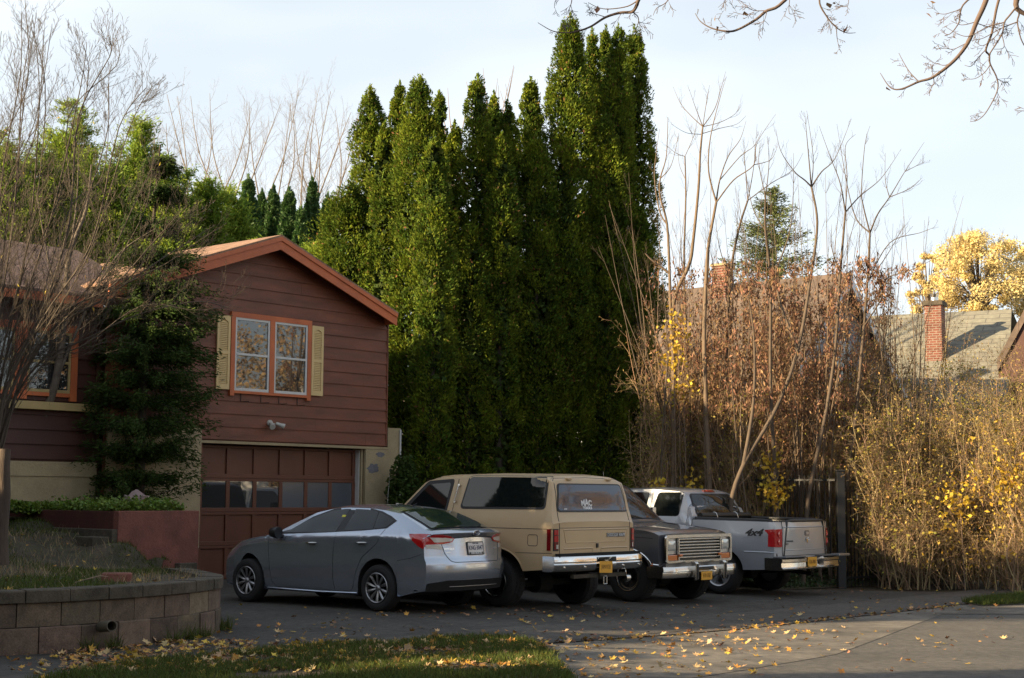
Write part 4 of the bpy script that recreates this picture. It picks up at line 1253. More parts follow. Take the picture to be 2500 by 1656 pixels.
    # yellow tag on the pillar
    c.panel(rrect(0.83, 0.90, 1.27, 1.30, 0.01), 'L', 'seat_tag', M['yellow_tag'], off=0.008, cols=4, rws=2)
    return c

# ------------------------------------------------------------------ boxy 1980s wagons (tan and dark grey)
def make_wagon(name, label, loc, ang, paint, lift, tyre, ydw=0.0, detail='rear', xg=3.42, k=1.0):
    c = Car(name, label, 'car', loc, ang, paint, k)
    AX = (0.0, 2.69); RA = 0.50; L0 = lift
    def top(x): return L0 + interp([-1.05, -1.0, -0.93, -0.86, -0.5, 0.3, 1.2, 1.42, 1.52, 2.08, 2.16, 2.9, 3.25, xg], [1.24, 1.32, 1.78, 1.87, 1.905, 1.915, 1.90, 1.865, 1.82, 1.285, 1.255, 1.19, 1.15, 1.105], x)
    def bot(x):
        b = L0 + interp([-1.05, -0.5, 0.5, 2.2, 3.2, xg], [0.60, 0.56, 0.46, 0.46, 0.60, 0.62], x)
        return arch_z(x, AX, RA, 0.33, 0.53 + L0, b)
    NS = 18; NT = 9
    def sec(x):
        b, t = bot(x), top(x)
        w = interp([-1.05, -0.9, 0, 2.5, 3.2, xg], [0.925, 0.965, 0.985, 0.985, 0.965, 0.945], x)
        zt_e = t - interp([-1.05, -0.8, 1.4, 2.1, xg], [0.03, 0.055, 0.055, 0.03, 0.03], x)
        zt_e = max(zt_e, b + 0.03)
        P = [(0, b), (w - 0.16, b), (w - 0.02, b)]; mids = [1, 1]
        for k in range(NS + 1):
            q = k / NS; z = b + (zt_e - b) * q; zr = z - L0
            y = w - 0.02 * max(0, (0.82 - zr) / 0.3) - 0.012 * max(0, (zr - 0.9) / 0.3) + 0.008 * math.exp(-((zr - 1.14) / 0.025) ** 2)
            if zr > 1.22 and x > -1.2: y -= 0.225 * (zr - 1.22)
            P.append((y, z)); mids.append(0)
        ye = P[-1][0]
        for k in range(1, NT + 1):
            q = k / NT
            P.append((ye * (1 - q), zt_e + (t - zt_e) * (1 - (1 - q) ** (5.0 if x < 1.4 else 3.5)))); mids.append(0)
        return P, mids
    def bend(x, y, z):
        a = abs(y) / 0.95; zr = z - L0
        if x < -0.6:
            w = min(1, (-0.6 - x) / 0.45)
            return (x + w * (0.055 * a ** 6 + (0.16 * max(0, zr - 1.2) * 0 )), y, z)
        if x > 2.9:
            w = (x - 2.9) / (xg - 2.9)
            return (x - w * (0.07 * a ** 4), y, z)
        return (x, y, z)
    c.body(stations(-1.05, xg, AX, RA, 0.08, extra=(-1.03, -0.98, -0.95, -0.90)), sec, bend, smooth=30)
    r = c.root; Z = lambda v: v + L0
    for sd in 'LR':
        c.panel(rpoly([(-0.83, Z(1.87) - 0.01), (0.64, Z(1.885) - 0.01), (0.72, Z(1.40)), (-0.86, Z(1.405))], 0.07), sd, 'window_frame', M['gasket'], off=0.006, cols=26)
        c.panel(rpoly([(-0.80, Z(1.84)), (0.61, Z(1.855)), (0.685, Z(1.43)), (-0.83, Z(1.435))], 0.06), sd, 'side_window', M['glass'], off=0.011, cols=24)
        c.panel(rpoly([(0.92, Z(1.83)), (1.44, Z(1.80)), (1.98, Z(1.30)), (1.95, Z(1.26)), (0.98, Z(1.27))], 0.05), sd, 'door_window_frame', M['gasket'], off=0.004, cols=20)
        c.panel(rpoly([(0.975, Z(1.775)), (1.41, Z(1.75)), (1.88, Z(1.31)), (1.02, Z(1.30))], 0.05), sd, 'door_window', M['glass'], off=0.008, cols=16)
        g = G()
        c.line([(0.84, Z(1.86)), (0.86, Z(1.3)), (0.88, Z(0.9)), (0.86, Z(0.50)), (1.95, Z(0.50)), (2.06, Z(0.9)), (2.08, Z(1.24))], sd, r=0.005, g=g)
        c.line([(-1.0, Z(1.14)), (0.84, Z(1.145)), (3.2, Z(1.03))], sd, r=0.005, g=g)
        c.line([(-1.0, Z(0.815)), (-0.38, Z(0.81))], sd, r=0.004, g=g)
        fu = rrect(-0.77, -0.60, Z(0.91), Z(1.06), 0.03); c.line(fu + [fu[0]], sd, r=0.0045, g=g, step=0.02)
        g.build('panel_gap', M['black'], r)
        g = G()
        c.line([(0.84, Z(1.875)), (1.45, Z(1.855))], sd, r=0.012, g=g)
        g.build('drip_rail', paint, r)
        # grab handle bolted to the pillar
        g = G(); p0, n0 = c.hit(0.80, Z(1.73), sd); p1, n1 = c.hit(0.82, Z(1.50), sd)
        g.tube([p0, p0 + n0 * 0.035, p1 + n1 * 0.035, p1], 0.009, 8)
        for p_, n_ in ((p0, n0), (p1, n1)): g.tube([p_ - n_ * 0.002, p_ + n_ * 0.03], 0.022, 8)
        g.build('grab_handle', M['chrome_old'], r, smooth=40)
        # mirror
        sg = 1 if sd == 'L' else -1
        g = G(); g.box(1.80, 1.85, sg * 1.05 - 0.05, sg * 1.05 + 0.05, Z(1.30), Z(1.47)); g.tube([(1.84, sg * 0.92, Z(1.26)), (1.83, sg * 1.02, Z(1.32))], 0.012, 6)
        g.build('side_mirror', M['chrome_old'], r, bevel=0.01)
        # arch lip
        for ax in AX:
            g = G(); pts = [(ax + RA * 1.0 * math.cos(R(a)), Z(0.53) + 0.335 * math.sin(R(a))) for a in range(2, 180, 8)]
            P = []
            for a_, b_ in pts:
                p, nn = c.hit(a_, b_ + 0.012, sd); P.append(p + nn * 0.003)
            if detail == 'front': g.tube(P, 0.014, 6)
            else: g.tube(P, 0.010, 6)
            g.build('arch_trim', M['chrome'] if detail == 'front' else paint, r, smooth=50)
        if detail == 'front':
            g = G(); c.line([(3.20, Z(0.645)), (xg - 0.03, Z(0.635))], sd, r=0.012, off=0.003, g=g); g.build('sill_moulding', M['chrome'], r, smooth=50)
            c.panel(rrect(3.02, 3.20, Z(0.625) , Z(0.665), 0.006), sd, 'side_marker', M['lamp_amber'], off=0.006, cols=4, rws=2)
    # roof edge and windscreen
    g = G(); gg = []
    for i in range(9):
        x = 1.50 + (2.06 - 1.50) * i / 8; hwy = interp([1.45, 2.1], [0.74, 0.86], x)
        gg.append([c.hit(x, -hwy + 2 * hwy * k / 12, 'T') for k in range(13)])
    g.v = [tuple(p + nn * 0.006) for r_ in gg for p, nn in r_]
    g.f = [(i * 13 + k, i * 13 + k + 1, (i + 1) * 13 + k + 1, (i + 1) * 13 + k) for i in range(8) for k in range(12)]; g.m = [0] * len(g.f)
    g.build('windscreen', M['glass'], r, smooth=60)
    gg = [c.hit(1.49, y, 'T') for y in np.linspace(-0.77, 0.77, 14)]; g = G(); g.tube([p + nn * 0.004 for p, nn in gg], 0.012, 6)
    for sg in (1, -1):
        g.tube([c.hit(x, sg * interp([1.45, 2.1], [0.77, 0.89], x), 'T')[0] + Vector((0, 0, 0.004)) for x in np.linspace(1.49, 2.06, 10)], 0.012, 6)
    gg = [c.hit(2.075, y, 'T') for y in np.linspace(-0.88, 0.88, 14)]; g.tube([p + nn * 0.004 for p, nn in gg], 0.010, 6)
    g.build('windscreen_gasket', M['gasket'], r, smooth=50)
    for yy in (0.35, -0.45):
        g = G(); p0, n0 = c.hit(2.10, yy, 'T'); p1, n1 = c.hit(1.98, yy - 0.42, 'T')
        g.tube([p0 + n0 * 0.02, p1 + n1 * 0.02], 0.007, 5); g.build('wiper', M['black'], r)
    g = G(); g.tube([c.hit(2.3, -0.85 if detail == 'front' else 0.85, 'T')[0], Vector((2.22, -0.86 if detail == 'front' else 0.86, Z(2.02)))], [0.004, 0.002], 5); g.build('aerial', M['chrome_old'], r)
    # rear
    if detail == 'rear':
        c.panel(rpoly([(0.72, Z(1.765)), (-0.72, Z(1.765)), (-0.80, Z(1.37)), (0.80, Z(1.37))], 0.06), 'B', 'rear_window_frame', M['gasket'], off=0.006, cols=22)
        bw = c.panel(rpoly([(0.695, Z(1.745)), (-0.695, Z(1.745)), (-0.775, Z(1.39)), (0.775, Z(1.39))], 0.05), 'B', 'rear_window', M['glass_blue'], off=0.010, cols=20)
        g = G()
        c.line([(0.80, Z(0.80)), (0.80, Z(1.30)), (0.76, Z(1.80)), (0.70, Z(1.835)), (0, Z(1.85)), (-0.70, Z(1.835)), (-0.76, Z(1.80)), (-0.80, Z(1.30)), (-0.80, Z(0.80)), (0.80, Z(0.80))], 'B', r=0.0055, g=g)
        c.line([(0.80, Z(1.155)), (-0.80, Z(1.155))], 'B', r=0.0035, g=g)
        g.build('tailgate_gap', M['black'], r)
        # pressed tailgate panel: raised ribs
        g = G()
        for a, b_ in (((0.72, 1.13), (-0.72, 1.13)), ((-0.72, 1.13), (-0.68, 0.955)), ((-0.68, 0.955), (0.68, 0.955)), ((0.68, 0.955), (0.72, 1.13)), ((0.72, 0.87), (0.1, 0.87)), ((-0.1, 0.87), (-0.72, 0.87)), ((0.1, 0.87), (0.1, 0.81)), ((-0.1, 0.87), (-0.1, 0.81))):
            c.line([(a[0], Z(a[1])), (b_[0], Z(b_[1]))], 'B', r=0.014, off=-0.006, g=g)
        g.build('tailgate_pressing', paint, r, smooth=60)
        for yy in (0.45, -0.45):
            g = G(); p, nn = c.hit(yy, Z(1.80), 'B'); g.box(p.x - 0.02, p.x + 0.05, yy - 0.05, yy + 0.05, p.z + 0.015, p.z + 0.045); g.build('tailgate_hinge', paint, r, bevel=0.005)
        for sg in (1, -1):
            pl_ = [(sg * 0.915, Z(1.145)), (sg * 0.825, Z(1.145)), (sg * 0.825, Z(0.845)), (sg * 0.915, Z(0.845))]
            c.panel(pl_, 'B', 'tail_lamp_frame', M['black'], off=0.012, cols=6, rws=4)
            for za, zb2, mm in ((1.06, 1.13, 'lamp_red'), (0.965, 1.05, 'lamp_red'), (0.865, 0.955, 'lamp_dkred')):
                c.panel([(sg * 0.905, Z(zb2)), (sg * 0.835, Z(zb2)), (sg * 0.835, Z(za)), (sg * 0.905, Z(za))], 'B', 'tail_lamp', M[mm], off=0.02, cols=5, rws=2)
            c.panel([(sg * 0.87, Z(0.93)), (sg * 0.838, Z(0.93)), (sg * 0.838, Z(0.875)), (sg * 0.87, Z(0.875))], 'B', 'reversing_lamp', M['lamp_clear'], off=0.023, cols=3, rws=2)
            c.panel([(-0.98, Z(1.14)), (-0.925, Z(1.14)), (-0.925, Z(0.85)), (-0.98, Z(0.85))], 'L' if sg > 0 else 'R', 'lamp_flank', M['lamp_dkred'], off=0.010, cols=5, rws=4)
        g = G(); c.text(g, 'DODGE RAM', 0.064, -0.44, Z(1.045), 'B', off=0.003, xs=1.12, bold=0.007, depth=0.004); g.build('tailgate_lettering', M['decal_k'], r)
        g = G(); c.text(g, 'DODGE RAM', 0.064, -0.44, Z(1.045), 'B', off=0.009, xs=1.12, bold=0.0, depth=0.003); g.build('lettering_face', M['decal_w'], r)
        g = G()
        def arc(u): return 0.0
        flip = -1
        # arched word with slanted top over a straight word
        def pl1(u, v, w):
            vv = (v + 0.031) * (1.0 + 0.40 * math.exp(-((u - 0.0) / 0.08) ** 2)) - 0.031
            p, nn = c.hit(0.155 - u, Z(1.485) + vv, 'B'); return p + nn * (0.012 + w)
        text_geo(g, 'MAC', 0.095, pl1, depth=0.003, xs=1.2, bold=0.003)
        c.text(g, 'TOOLS', 0.050, 0.15, Z(1.422), 'B', off=0.012, xs=1.25, bold=0.003, depth=0.003)
        g.build('window_decal', M['decal_w'], bw)
        c.panel(rrect(0.60, 0.66, Z(1.405), Z(1.415), 0.003), 'B', 'window_sticker', M['decal_w'], off=0.012, cols=3, rws=1, parent=bw)
        # bumper: rolled chrome beam with number plate recess
        bz0, bz1 = Z(0.565), Z(0.775)
        ys = np.linspace(-1.0, 1.0, 41)
        def bx(y): return -1.20 + 0.10 * abs(y) ** 5
        prof = [(0.06, bz1), (0.012, bz1 - 0.004), (0.0, bz1 - 0.025), (-0.006, bz1 - 0.075), (0.012, bz1 - 0.095), (-0.004, bz1 - 0.115), (0.010, bz0 + 0.03), (0.035, bz0 + 0.004), (0.08, bz0)]
        g = G(); K = len(prof)
        for y in ys:
            rec = 0.07 if abs(y + 0.03) < 0.19 else 0
            for j, (dx, z) in enumerate(prof):
                rr = rec if 3 <= j <= 8 else 0
                g.v.append((bx(y) + dx + rr, y, z))
        g.f = [(i * K + k, i * K + k + 1, (i + 1) * K + k + 1, (i + 1) * K + k) for i in range(len(ys) - 1) for k in range(K - 1)]
        for yy, i in ((-1.0, 0), (1.0, len(ys) - 1)):
            n0 = len(g.v); g.v += [(bx(yy) + 0.22, yy * 0.985, bz1), (bx(yy) + 0.22, yy * 0.985, bz0)]
            g.f += [tuple([i * K + k for k in range(K)] + [n0 + 1, n0])]
        g.m = [0] * len(g.f)
        bmp = g.build('rear_bumper', M['chrome'], r, smooth=45)
        g = G(); g.box(-1.13, -1.05, -0.92, 0.92, bz1 - 0.02, bz1 + 0.035); g.build('bumper_gap', M['under'], r)
        g = G()
        for yy in (-0.85, -0.42, 0.45, 0.85): g = G(); g.tube([(bx(yy) - 0.012, yy, bz0 + 0.06), (bx(yy) + 0.02, yy, bz0 + 0.06)], 0.011, 8); g.build('bumper_bolt', M['chrome'], bmp, smooth=40)
        g = G(); g.box(-1.185, -1.180, -0.16, 0.13, bz0 - 0.035, bz0 + 0.125); pt_ = g.build('number_plate', M['plate_y'], bmp)
        pt_.rotation_euler = (R(2), 0, 0)
        g = G(); text_geo(g, 'JAM-9735', 0.085, lambda u, v, w: Vector((-1.1865 - w, -0.015 - u, bz0 + 0.045 + v)), depth=0.002, xs=0.62); g.build('lettering', M['ink_o'], pt_)
        g = G(); g.box(-1.16, -1.10, -0.10, 0.06, bz0 - 0.085, bz0 - 0.02); g.box(-1.12, -1.05, -0.6, 0.6, bz0 - 0.10, bz0 - 0.045); g.build('hitch_frame', M['cap'], r, bevel=0.006)
        g = G()
        for (a, b_) in (((-0.075, -0.085), (-0.075, -0.19)), ((-0.005, -0.085), (-0.005, -0.19)), ((-0.075, -0.19), (-0.005, -0.19)), ((-0.075, -0.085), (-0.005, -0.085))):
            g.tube([(-1.17, a[0], bz0 + a[1]), (-1.17, b_[0], bz0 + b_[1])], 0.008, 4)
        g.build('hitch_receiver', M['chrome_old'], r)
        g = G(); g.lathe_y([(0.0, 0.05), (0.055, 0.045), (0.06, 0.0), (0.05, -0.05), (0.0, -0.055)], (-1.10, -0.62, bz0 - 0.13), 14); g.tube([(-1.10, -0.62, bz0 - 0.08), (-1.08, -0.62, bz0 + 0.02)], 0.01, 5)
        g.build('work_lamp', M['chrome_old'], r, smooth=40)
        p, nn = c.hit(0, Z(0.905), 'B'); g = G(); g.box(p.x - 0.02, p.x, -0.02, 0.02, p.z - 0.03, p.z + 0.03); g.build('tailgate_lock', M['black'], r, bevel=0.006)
    else:
        # front: chrome grille surround, lamps, bars, bumper with guards
        xf = xg
        def slab(y0, y1, z0, z1, dx0, dx1, nm, m_, par=None, bev=0.006, mi=0):
            g = G(); g.box(xf + dx0, xf + dx1, y0, y1, Z(z0), Z(z1)); return g.build(nm, m_, par or r, bevel=bev)
        g = G()
        outer = rrect(-0.905, 0.905, Z(0.665), Z(1.08), 0.06)
        innr = rrect(-0.865, 0.865, Z(0.70), Z(1.035), 0.04)
        n = len(outer)
        vs = [(xf + 0.02, y, z) for y, z in outer] + [(xf + 0.05, y, z) for y, z in outer] + [(xf + 0.05, y, z) for y, z in innr] + [(xf + 0.005, y, z) for y, z in innr]
        fs = []
        for a in range(3):
            fs += [(a * n + i, a * n + (i + 1) % n, (a + 1) * n + (i + 1) % n, (a + 1) * n + i) for i in range(n)]
        g.add(vs, fs); gr = g.build('grille_surround', M['chrome_old'], r, smooth=30)
        slab(-0.87, 0.87, 0.69, 1.05, -0.03, 0.004, 'grille_backing', M['black'])
        g = G()
        for k in range(7):
            z = 0.735 + 0.045 * k
            g.box(xf + 0.012, xf + 0.05, -0.555, 0.555, Z(z), Z(z) + 0.018)
        g.build('grille_bars', M['chrome_old'], r, bevel=0.003)
        for sg in (1, -1):
            g = G(); g.box(xf + 0.01, xf + 0.055, sg * 0.575 - 0.012, sg * 0.575 + 0.012, Z(0.70), Z(1.03)); g.build('grille_divider', M['chrome_old'], r)
            a, b_ = sorted((sg * 0.60, sg * 0.855))
            g = G(); g.box(xf + 0.006, xf + 0.012, a, b_, Z(0.795), Z(1.03)); g.build('lamp_bucket', M['alloy'], r)
            g = G(); a2, b2 = sorted((sg * 0.635, sg * 0.84))
            yy0 = (a2 + b2) / 2; rows = []
            P = rrect(a2, b2, Z(0.845), Z(0.995), 0.025)
            vs = [(xf + 0.012, y, z) for y, z in P] + [(xf + 0.035, yy0 + (y - yy0) * 0.96, Z(0.92) + (z - Z(0.92)) * 0.96) for y, z in P] + [(xf + 0.045, yy0, Z(0.92))]
            n = len(P); g.add(vs, [(i, (i + 1) % n, n + (i + 1) % n, n + i) for i in range(n)] + [(n + i, n + (i + 1) % n, 2 * n) for i in range(n)])
            g.build('headlamp', M['lamp_head'], r, smooth=40)
            g = G(); g.box(xf + 0.008, xf + 0.045, a, b_, Z(0.70), Z(0.785)); g.build('indicator', M['lamp_amber'], r, bevel=0.01)
            g = G(); a3, b3 = sorted((sg * 0.50, sg * 0.585)); g.box(xf + 0.05, xf + 0.075, a3, b3, Z(0.755), Z(0.795)); g.build('auxiliary_lamp', M['lamp_amber'], r, bevel=0.008)
        slab(-0.86, 0.86, 0.60, 0.668, -0.04, 0.01, 'front_valance', M['gunmetal'])
        ys = np.linspace(-1.0, 1.0, 41); z0b, z1b = Z(0.445), Z(0.615)
        def bx(y): return xf + 0.15 - 0.09 * max(0, (abs(y) - 0.80) / 0.2) ** 1.3
        prof = [(-0.12, z1b + 0.004), (-0.01, z1b), (0.0, z1b - 0.015), (0.005, z1b - 0.07), (-0.01, z1b - 0.08), (-0.008, z1b - 0.09), (-0.02, z0b + 0.01), (-0.05, z0b)]
        g = G(); K = len(prof)
        for y in ys:
            for j, (dx, z) in enumerate(prof):
                dd = -0.03 if (abs(y - 0.02) < 0.2 and 3 <= j) else 0
                if abs(y - 0.02) < 0.2 and j in (4, 5): z += 0.035
                g.v.append((bx(y) + dx + dd, y, z))
        g.f = [(i * K + k, i * K + k + 1, (i + 1) * K + k + 1, (i + 1) * K + k) for i in range(len(ys) - 1) for k in range(K - 1)]
        for yy, i in ((-1.0, 0), (1.0, len(ys) - 1)):
            n0 = len(g.v); g.v += [(bx(yy) - 0.3, yy * 0.99, z1b), (bx(yy) - 0.3, yy * 0.99, z0b)]
            g.f += [tuple([i * K + k for k in range(K)] + [n0 + 1, n0])]
        g.m = [0] * len(g.f)
        bmp = g.build('front_bumper', M['chrome_old'], r, smooth=35)
        for yy in (-0.33, 0.45):
            g = G(); xx = bx(0) 
            g.prism([(xx - 0.03, Z(0.685)), (xx + 0.045, Z(0.685)), (xx + 0.07, Z(0.66)), (xx + 0.06, Z(0.41)), (xx + 0.02, Z(0.40))], yy - 0.035, yy + 0.035)
            gu = g.build('bumper_guard', M['chrome_old'], bmp, bevel=0.01)
            g = G(); g.box(xx + 0.066, xx + 0.082, yy - 0.022, yy + 0.022, Z(0.42), Z(0.65)); g.build('guard_pad', M['black'], gu, bevel=0.004)
        g = G(); g.box(bx(0) + 0.0, bx(0) + 0.006, -0.13, 0.17, Z(0.40), Z(0.525)); pt_ = g.build('number_plate', M['plate_y'], bmp)
        g = G(); text_geo(g, 'FTP-1762', 0.085, lambda u, v, w: Vector((bx(0) + 0.0075 + w, 0.02 + u, Z(0.462) + v)), depth=0.002, xs=0.62); g.build('lettering', M['ink_o'], pt_)
    # bonnet crease and shut lines
    g = G()
    for sg in (1, -1): c.line([(2.10, sg * 0.80), (xg - 0.1, sg * 0.78)], 'T', r=0.0045, g=g)
    g.build('bonnet_gap', M['black'], r)
    # axle tubes and springs below
    g = G()
    for ax in AX:
        g.tube([(ax, -0.7, tyre), (ax, 0.7, tyre)], 0.05, 8); g.tube([(ax - 0.02, -0.14, tyre), (ax - 0.02, 0.14, tyre)], 0.14, 10)
    g.tube([(-1.0, 0.45, Z(0.55)), (3.2, 0.45, Z(0.52))], 0.05, 6); g.tube([(-1.0, -0.45, Z(0.55)), (3.2, -0.45, Z(0.52))], 0.05, 6)
    g.build('chassis', M['under'], r)
    for ax in AX:
        wheel(r, ax, 0.955 - ydw, tyre, 0.27, 'steel', 1); wheel(r, ax, -0.955 + ydw, tyre, 0.27, 'steel', -1)
    return c

# ------------------------------------------------------------------ white-silver pickup
def make_pickup(loc, ang, k=1.0):
    c = Car('pickup_truck', 'silver white crew cab pickup truck parked beside the black fence', 'pickup truck', loc, ang, M['white_silver'], k)
    AX = (0.0, 3.35); RA = 0.46; XR, XB, XC, XF = -1.12, 0.50, 0.60, 4.25
    def top(x): return interp([XR, XB - 0.02, XB, XC - 0.1, 0.60, 0.66, 0.75, 1.4, 2.2, 2.45, 3.05, 3.15, 4.0, XF], [1.205, 1.225, 1.225, 1.225, 1.50, 1.66, 1.715, 1.76, 1.745, 1.70, 1.22, 1.20, 1.12, 1.02], x)
    def bot(x):
        b = interp([XR, -0.5, 0.45, 2.8, 3.8, XF], [0.44, 0.42, 0.36, 0.36, 0.40, 0.42], x)
        return arch_z(x, AX, RA, 0.37, 0.42, b)
    NS = 18; NT = 9
    def sec(x):
        b, t = bot(x), top(x)
        w = interp([XR, -0.9, 0, 3.4, XF], [0.895, 0.915, 0.93, 0.925, 0.85], x)
        bed = x < XB
        zt_e = t - (0.012 if bed else 0.045)
        zt_e = max(zt_e, b + 0.03)
        P = [(0, b), (w - 0.14, b), (w - 0.02, b)]; mids = [1, 1]
        for k in range(NS + 1):
            q = k / NS; z = b + (zt_e - b) * q
            s = (z - 0.75) / 0.45
            y = w - 0.02 * max(0, -s) ** 2
            zz = min(z, 1.23)
            y -= 0.03 * max(0, (zz - 0.98) / 0.22) ** 1.2
            flare = math.exp(-((x - 0.0) / 0.62) ** 4) * math.exp(-((z - 0.78) / 0.22) ** 2) * 0.03 + math.exp(-((x - 3.35) / 0.62) ** 4) * math.exp(-((z - 0.78) / 0.22) ** 2) * 0.03
            y += flare
            if z > 1.23: y -= 0.02 + 0.30 * (z - 1.23)
            P.append((y, z)); mids.append(0)
        ye = P[-1][0]
        if bed:
            tail = x < XR + 0.055
            wf = ye - 0.06
            if tail:
                zf = t
                for k in range(1, NT + 1):
                    q = k / NT; P.append((ye * (1 - q), t)); mids.append(2)
            else:
                seq = [(ye - 0.02, t + 0.006), (wf, t + 0.006), (wf - 0.008, t - 0.01), (wf - 0.012, 0.95), (wf - 0.015, 0.70), (wf * 0.7, 0.70), (wf * 0.4, 0.70), (wf * 0.2, 0.70), (0, 0.70)]
                P += seq; mids += [2] * NT
        else:
            for k in range(1, NT + 1):
                q = k / NT
                P.append((ye * (1 - q), zt_e + (t - zt_e) * (1 - (1 - q) ** 3.0))); mids.append(0)
        return P, mids
    def bend(x, y, z):
        a = abs(y) / 0.9
        if x < -0.6:
            w = min(1, (-0.6 - x) / 0.5) ** 2
            return (x + w * (0.10 * a ** 6 + 0.02 * max(0, z - 1.12) / 0.1), y, z)
        if x > 3.6:
            w = ((x - 3.6) / (XF - 3.6)) ** 1.5
            return (x - w * 0.3 * a ** 3, y, z)
        if 0.58 < x < 0.80 and z > 1.25:
            return (x + 0.05 * a ** 4 + 0.10 * (z - 1.25) , y, z)
        return (x, y, z)
    ex = (XR + 0.05, XR + 0.06, XB - 0.001, XB + 0.006, XC - 0.02, 0.61, 0.63, 0.68, 0.72)
    c.body(stations(XR, XF, AX, RA, 0.09, extra=ex), sec, bend, smooth=30)
    r = c.root
    for sd in 'LR':
        c.panel(rpoly([(1.27, 1.665), (0.76, 1.665), (0.80, 1.265), (1.36, 1.265)], 0.06), sd, 'rear_door_window', M['glass'], off=0.006, cols=14)
        c.panel(rpoly([(1.45, 1.665), (2.20, 1.655), (2.80, 1.28), (1.50, 1.265)], 0.06), sd, 'front_door_window', M['glass'], off=0.006, cols=18)
        g = G()
        c.line([(1.38, 1.71), (1.40, 1.25), (1.42, 0.40)], sd, r=0.0045, g=g)
        c.line([(0.66, 1.67), (0.62, 1.24), (0.63, 0.9), (0.62, 0.40)], sd, r=0.0045, g=g)
        c.line([(2.92, 1.2), (2.92, 0.42), (1.42, 0.40)], sd, r=0.0045, g=g)
        c.line([(XB + 0.01, 1.21), (XB + 0.01, 0.40)], sd, r=0.010, g=g)
        g.build('panel_gap', M['black'], r)
        g = G(); c.line([(-0.50, 0.715), (-0.9, 0.71), (-1.03, 0.705)], sd, r=0.011, off=0.002, g=g); g.build('body_moulding', M['white_silver'], r, smooth=50)
        sg = 1 if sd == 'L' else -1
        g = G(); c.text(g, '4x4', 0.15, -0.66, 1.02, sd, off=0.004, xs=1.35, bold=0.006, depth=0.003, shear=0.35); g.build('side_decal', M['decal_k'], r)
        # tall tail lamp: flank part and rear part
        c.panel(rpoly([(-1.0, 1.065), (-0.93, 1.05), (-0.92, 0.80), (-1.0, 0.80)], 0.02), sd, 'tail_lamp', M['lamp_red'], off=0.010, cols=8, rws=4)
        c.panel(rpoly([(sg * 0.905, 1.075), (sg * 0.745, 1.085), (sg * 0.75, 0.795), (sg * 0.905, 0.795)], 0.02), 'B', 'tail_lamp', M['lamp_red'], off=0.012, cols=10, rws=6)
        for zc in (1.00, 0.875):
            g = G(); p, nn = c.hit(sg * 0.80, zc, 'B')
            q = Vector((0, 1, 0)); up = nn.cross(q).normalized()
            ring = [p + nn * 0.014 + q * math.cos(2 * PI * k / 16) * 0.035 + up * math.sin(2 * PI * k / 16) * 0.042 for k in range(17)]
            g.tube(ring, 0.005, 5, cap=False)
            cen = p + nn * 0.018
            g.add([cen] + [v - nn * 0.002 for v in ring[:-1]], [(0, 1 + k, 1 + (k + 1) % 16) for k in range(16)])
            g.build('lamp_bullseye', mat('pinkish red lens', (0.55, 0.05, 0.05), 0.15, coat=1.0) if 'bull' not in M else M['bull'], r, smooth=40)
        g = G(); mc = Vector((2.62, sg * 1.06, 1.33)); g.box(mc.x - 0.05, mc.x + 0.05, mc.y - 0.09, mc.y + 0.09, mc.z - 0.08, mc.z + 0.09); g.tube([(2.68, sg * 0.90, 1.27), (2.64, sg * 1.0, 1.29)], 0.025, 6)
        g.build('side_mirror', M['black'], r, bevel=0.03)
        g = G(); c.line([(XB - 0.02, 1.232), (XR + 0.1, 1.215)], 'L' if sg > 0 else 'R', r=0.014, g=g) if False else None
        # bed rail cap
        g = G(); pts = [c.hit(x, sg * 0.845, 'T')[0] + Vector((0, 0, 0.004)) for x in np.linspace(XR + 0.03, XB - 0.02, 12)]
        g.tube(pts, 0.028, 8, flat=1.0); g.build('bed_rail', M['black'], r, smooth=50)
    # rear cab glass
    for xg_ in (0.7,):
        P = rpoly([(0.66, 1.645), (-0.66, 1.645), (-0.74, 1.27), (0.74, 1.27)], 0.08)
        # raycast from behind would meet the tailgate first only below 1.2, so the glass is clear of it
        c.panel(P, 'B', 'cab_rear_window_frame', M['gasket'], off=0.004, cols=20)
        c.panel(rpoly([(0.635, 1.625), (-0.635, 1.625), (-0.71, 1.285), (0.71, 1.285)], 0.07), 'B', 'cab_rear_window', M['glass'], off=0.008, cols=18)
        c.panel(rrect(-0.17, 0.17, 1.668, 1.70, 0.012), 'B', 'high_brake_lamp', M['lamp_dkred'], off=0.012, cols=8, rws=2)
        c.panel(rrect(-0.07, 0.07, 1.672, 1.697, 0.008), 'B', 'brake_lens', M['lamp_red'], off=0.015, cols=5, rws=2)
    gg = []
    g = G()
    for i in range(9):
        x = 2.44 + (3.02 - 2.44) * i / 8; hwy = interp([2.4, 3.1], [0.68, 0.80], x)
        gg.append([c.hit(x, -hwy + 2 * hwy * k / 12, 'T') for k in range(13)])
    g.v = [tuple(p + nn * 0.005) for r_ in gg for p, nn in r_]
    g.f = [(i * 13 + k, i * 13 + k + 1, (i + 1) * 13 + k + 1, (i + 1) * 13 + k) for i in range(8) for k in range(12)]; g.m = [0] * len(g.f)
    g.build('windscreen', M['glass'], r, smooth=60)
    # rolled bed cover behind the cab, with straps
    g = G(); g.tube([(0.42, -0.80, 1.275), (0.42, 0.80, 1.275)], 0.055, 12); tc_ = g.build('rolled_bed_cover', M['black'], r, smooth=50)
    for yy in (0.35, -0.32):
        g = G(); ring = [Vector((0.42 + 0.06 * math.cos(a), yy, 1.275 + 0.06 * math.sin(a))) for a in np.linspace(0, 2 * PI, 17)]
        g.tube(ring, 0.007, 5, cap=False); g.tube([(0.36, yy, 1.275), (0.34, yy, 1.19)], 0.007, 5); g.build('strap', M['chrome_old'], tc_)
    # tailgate
    g = G()
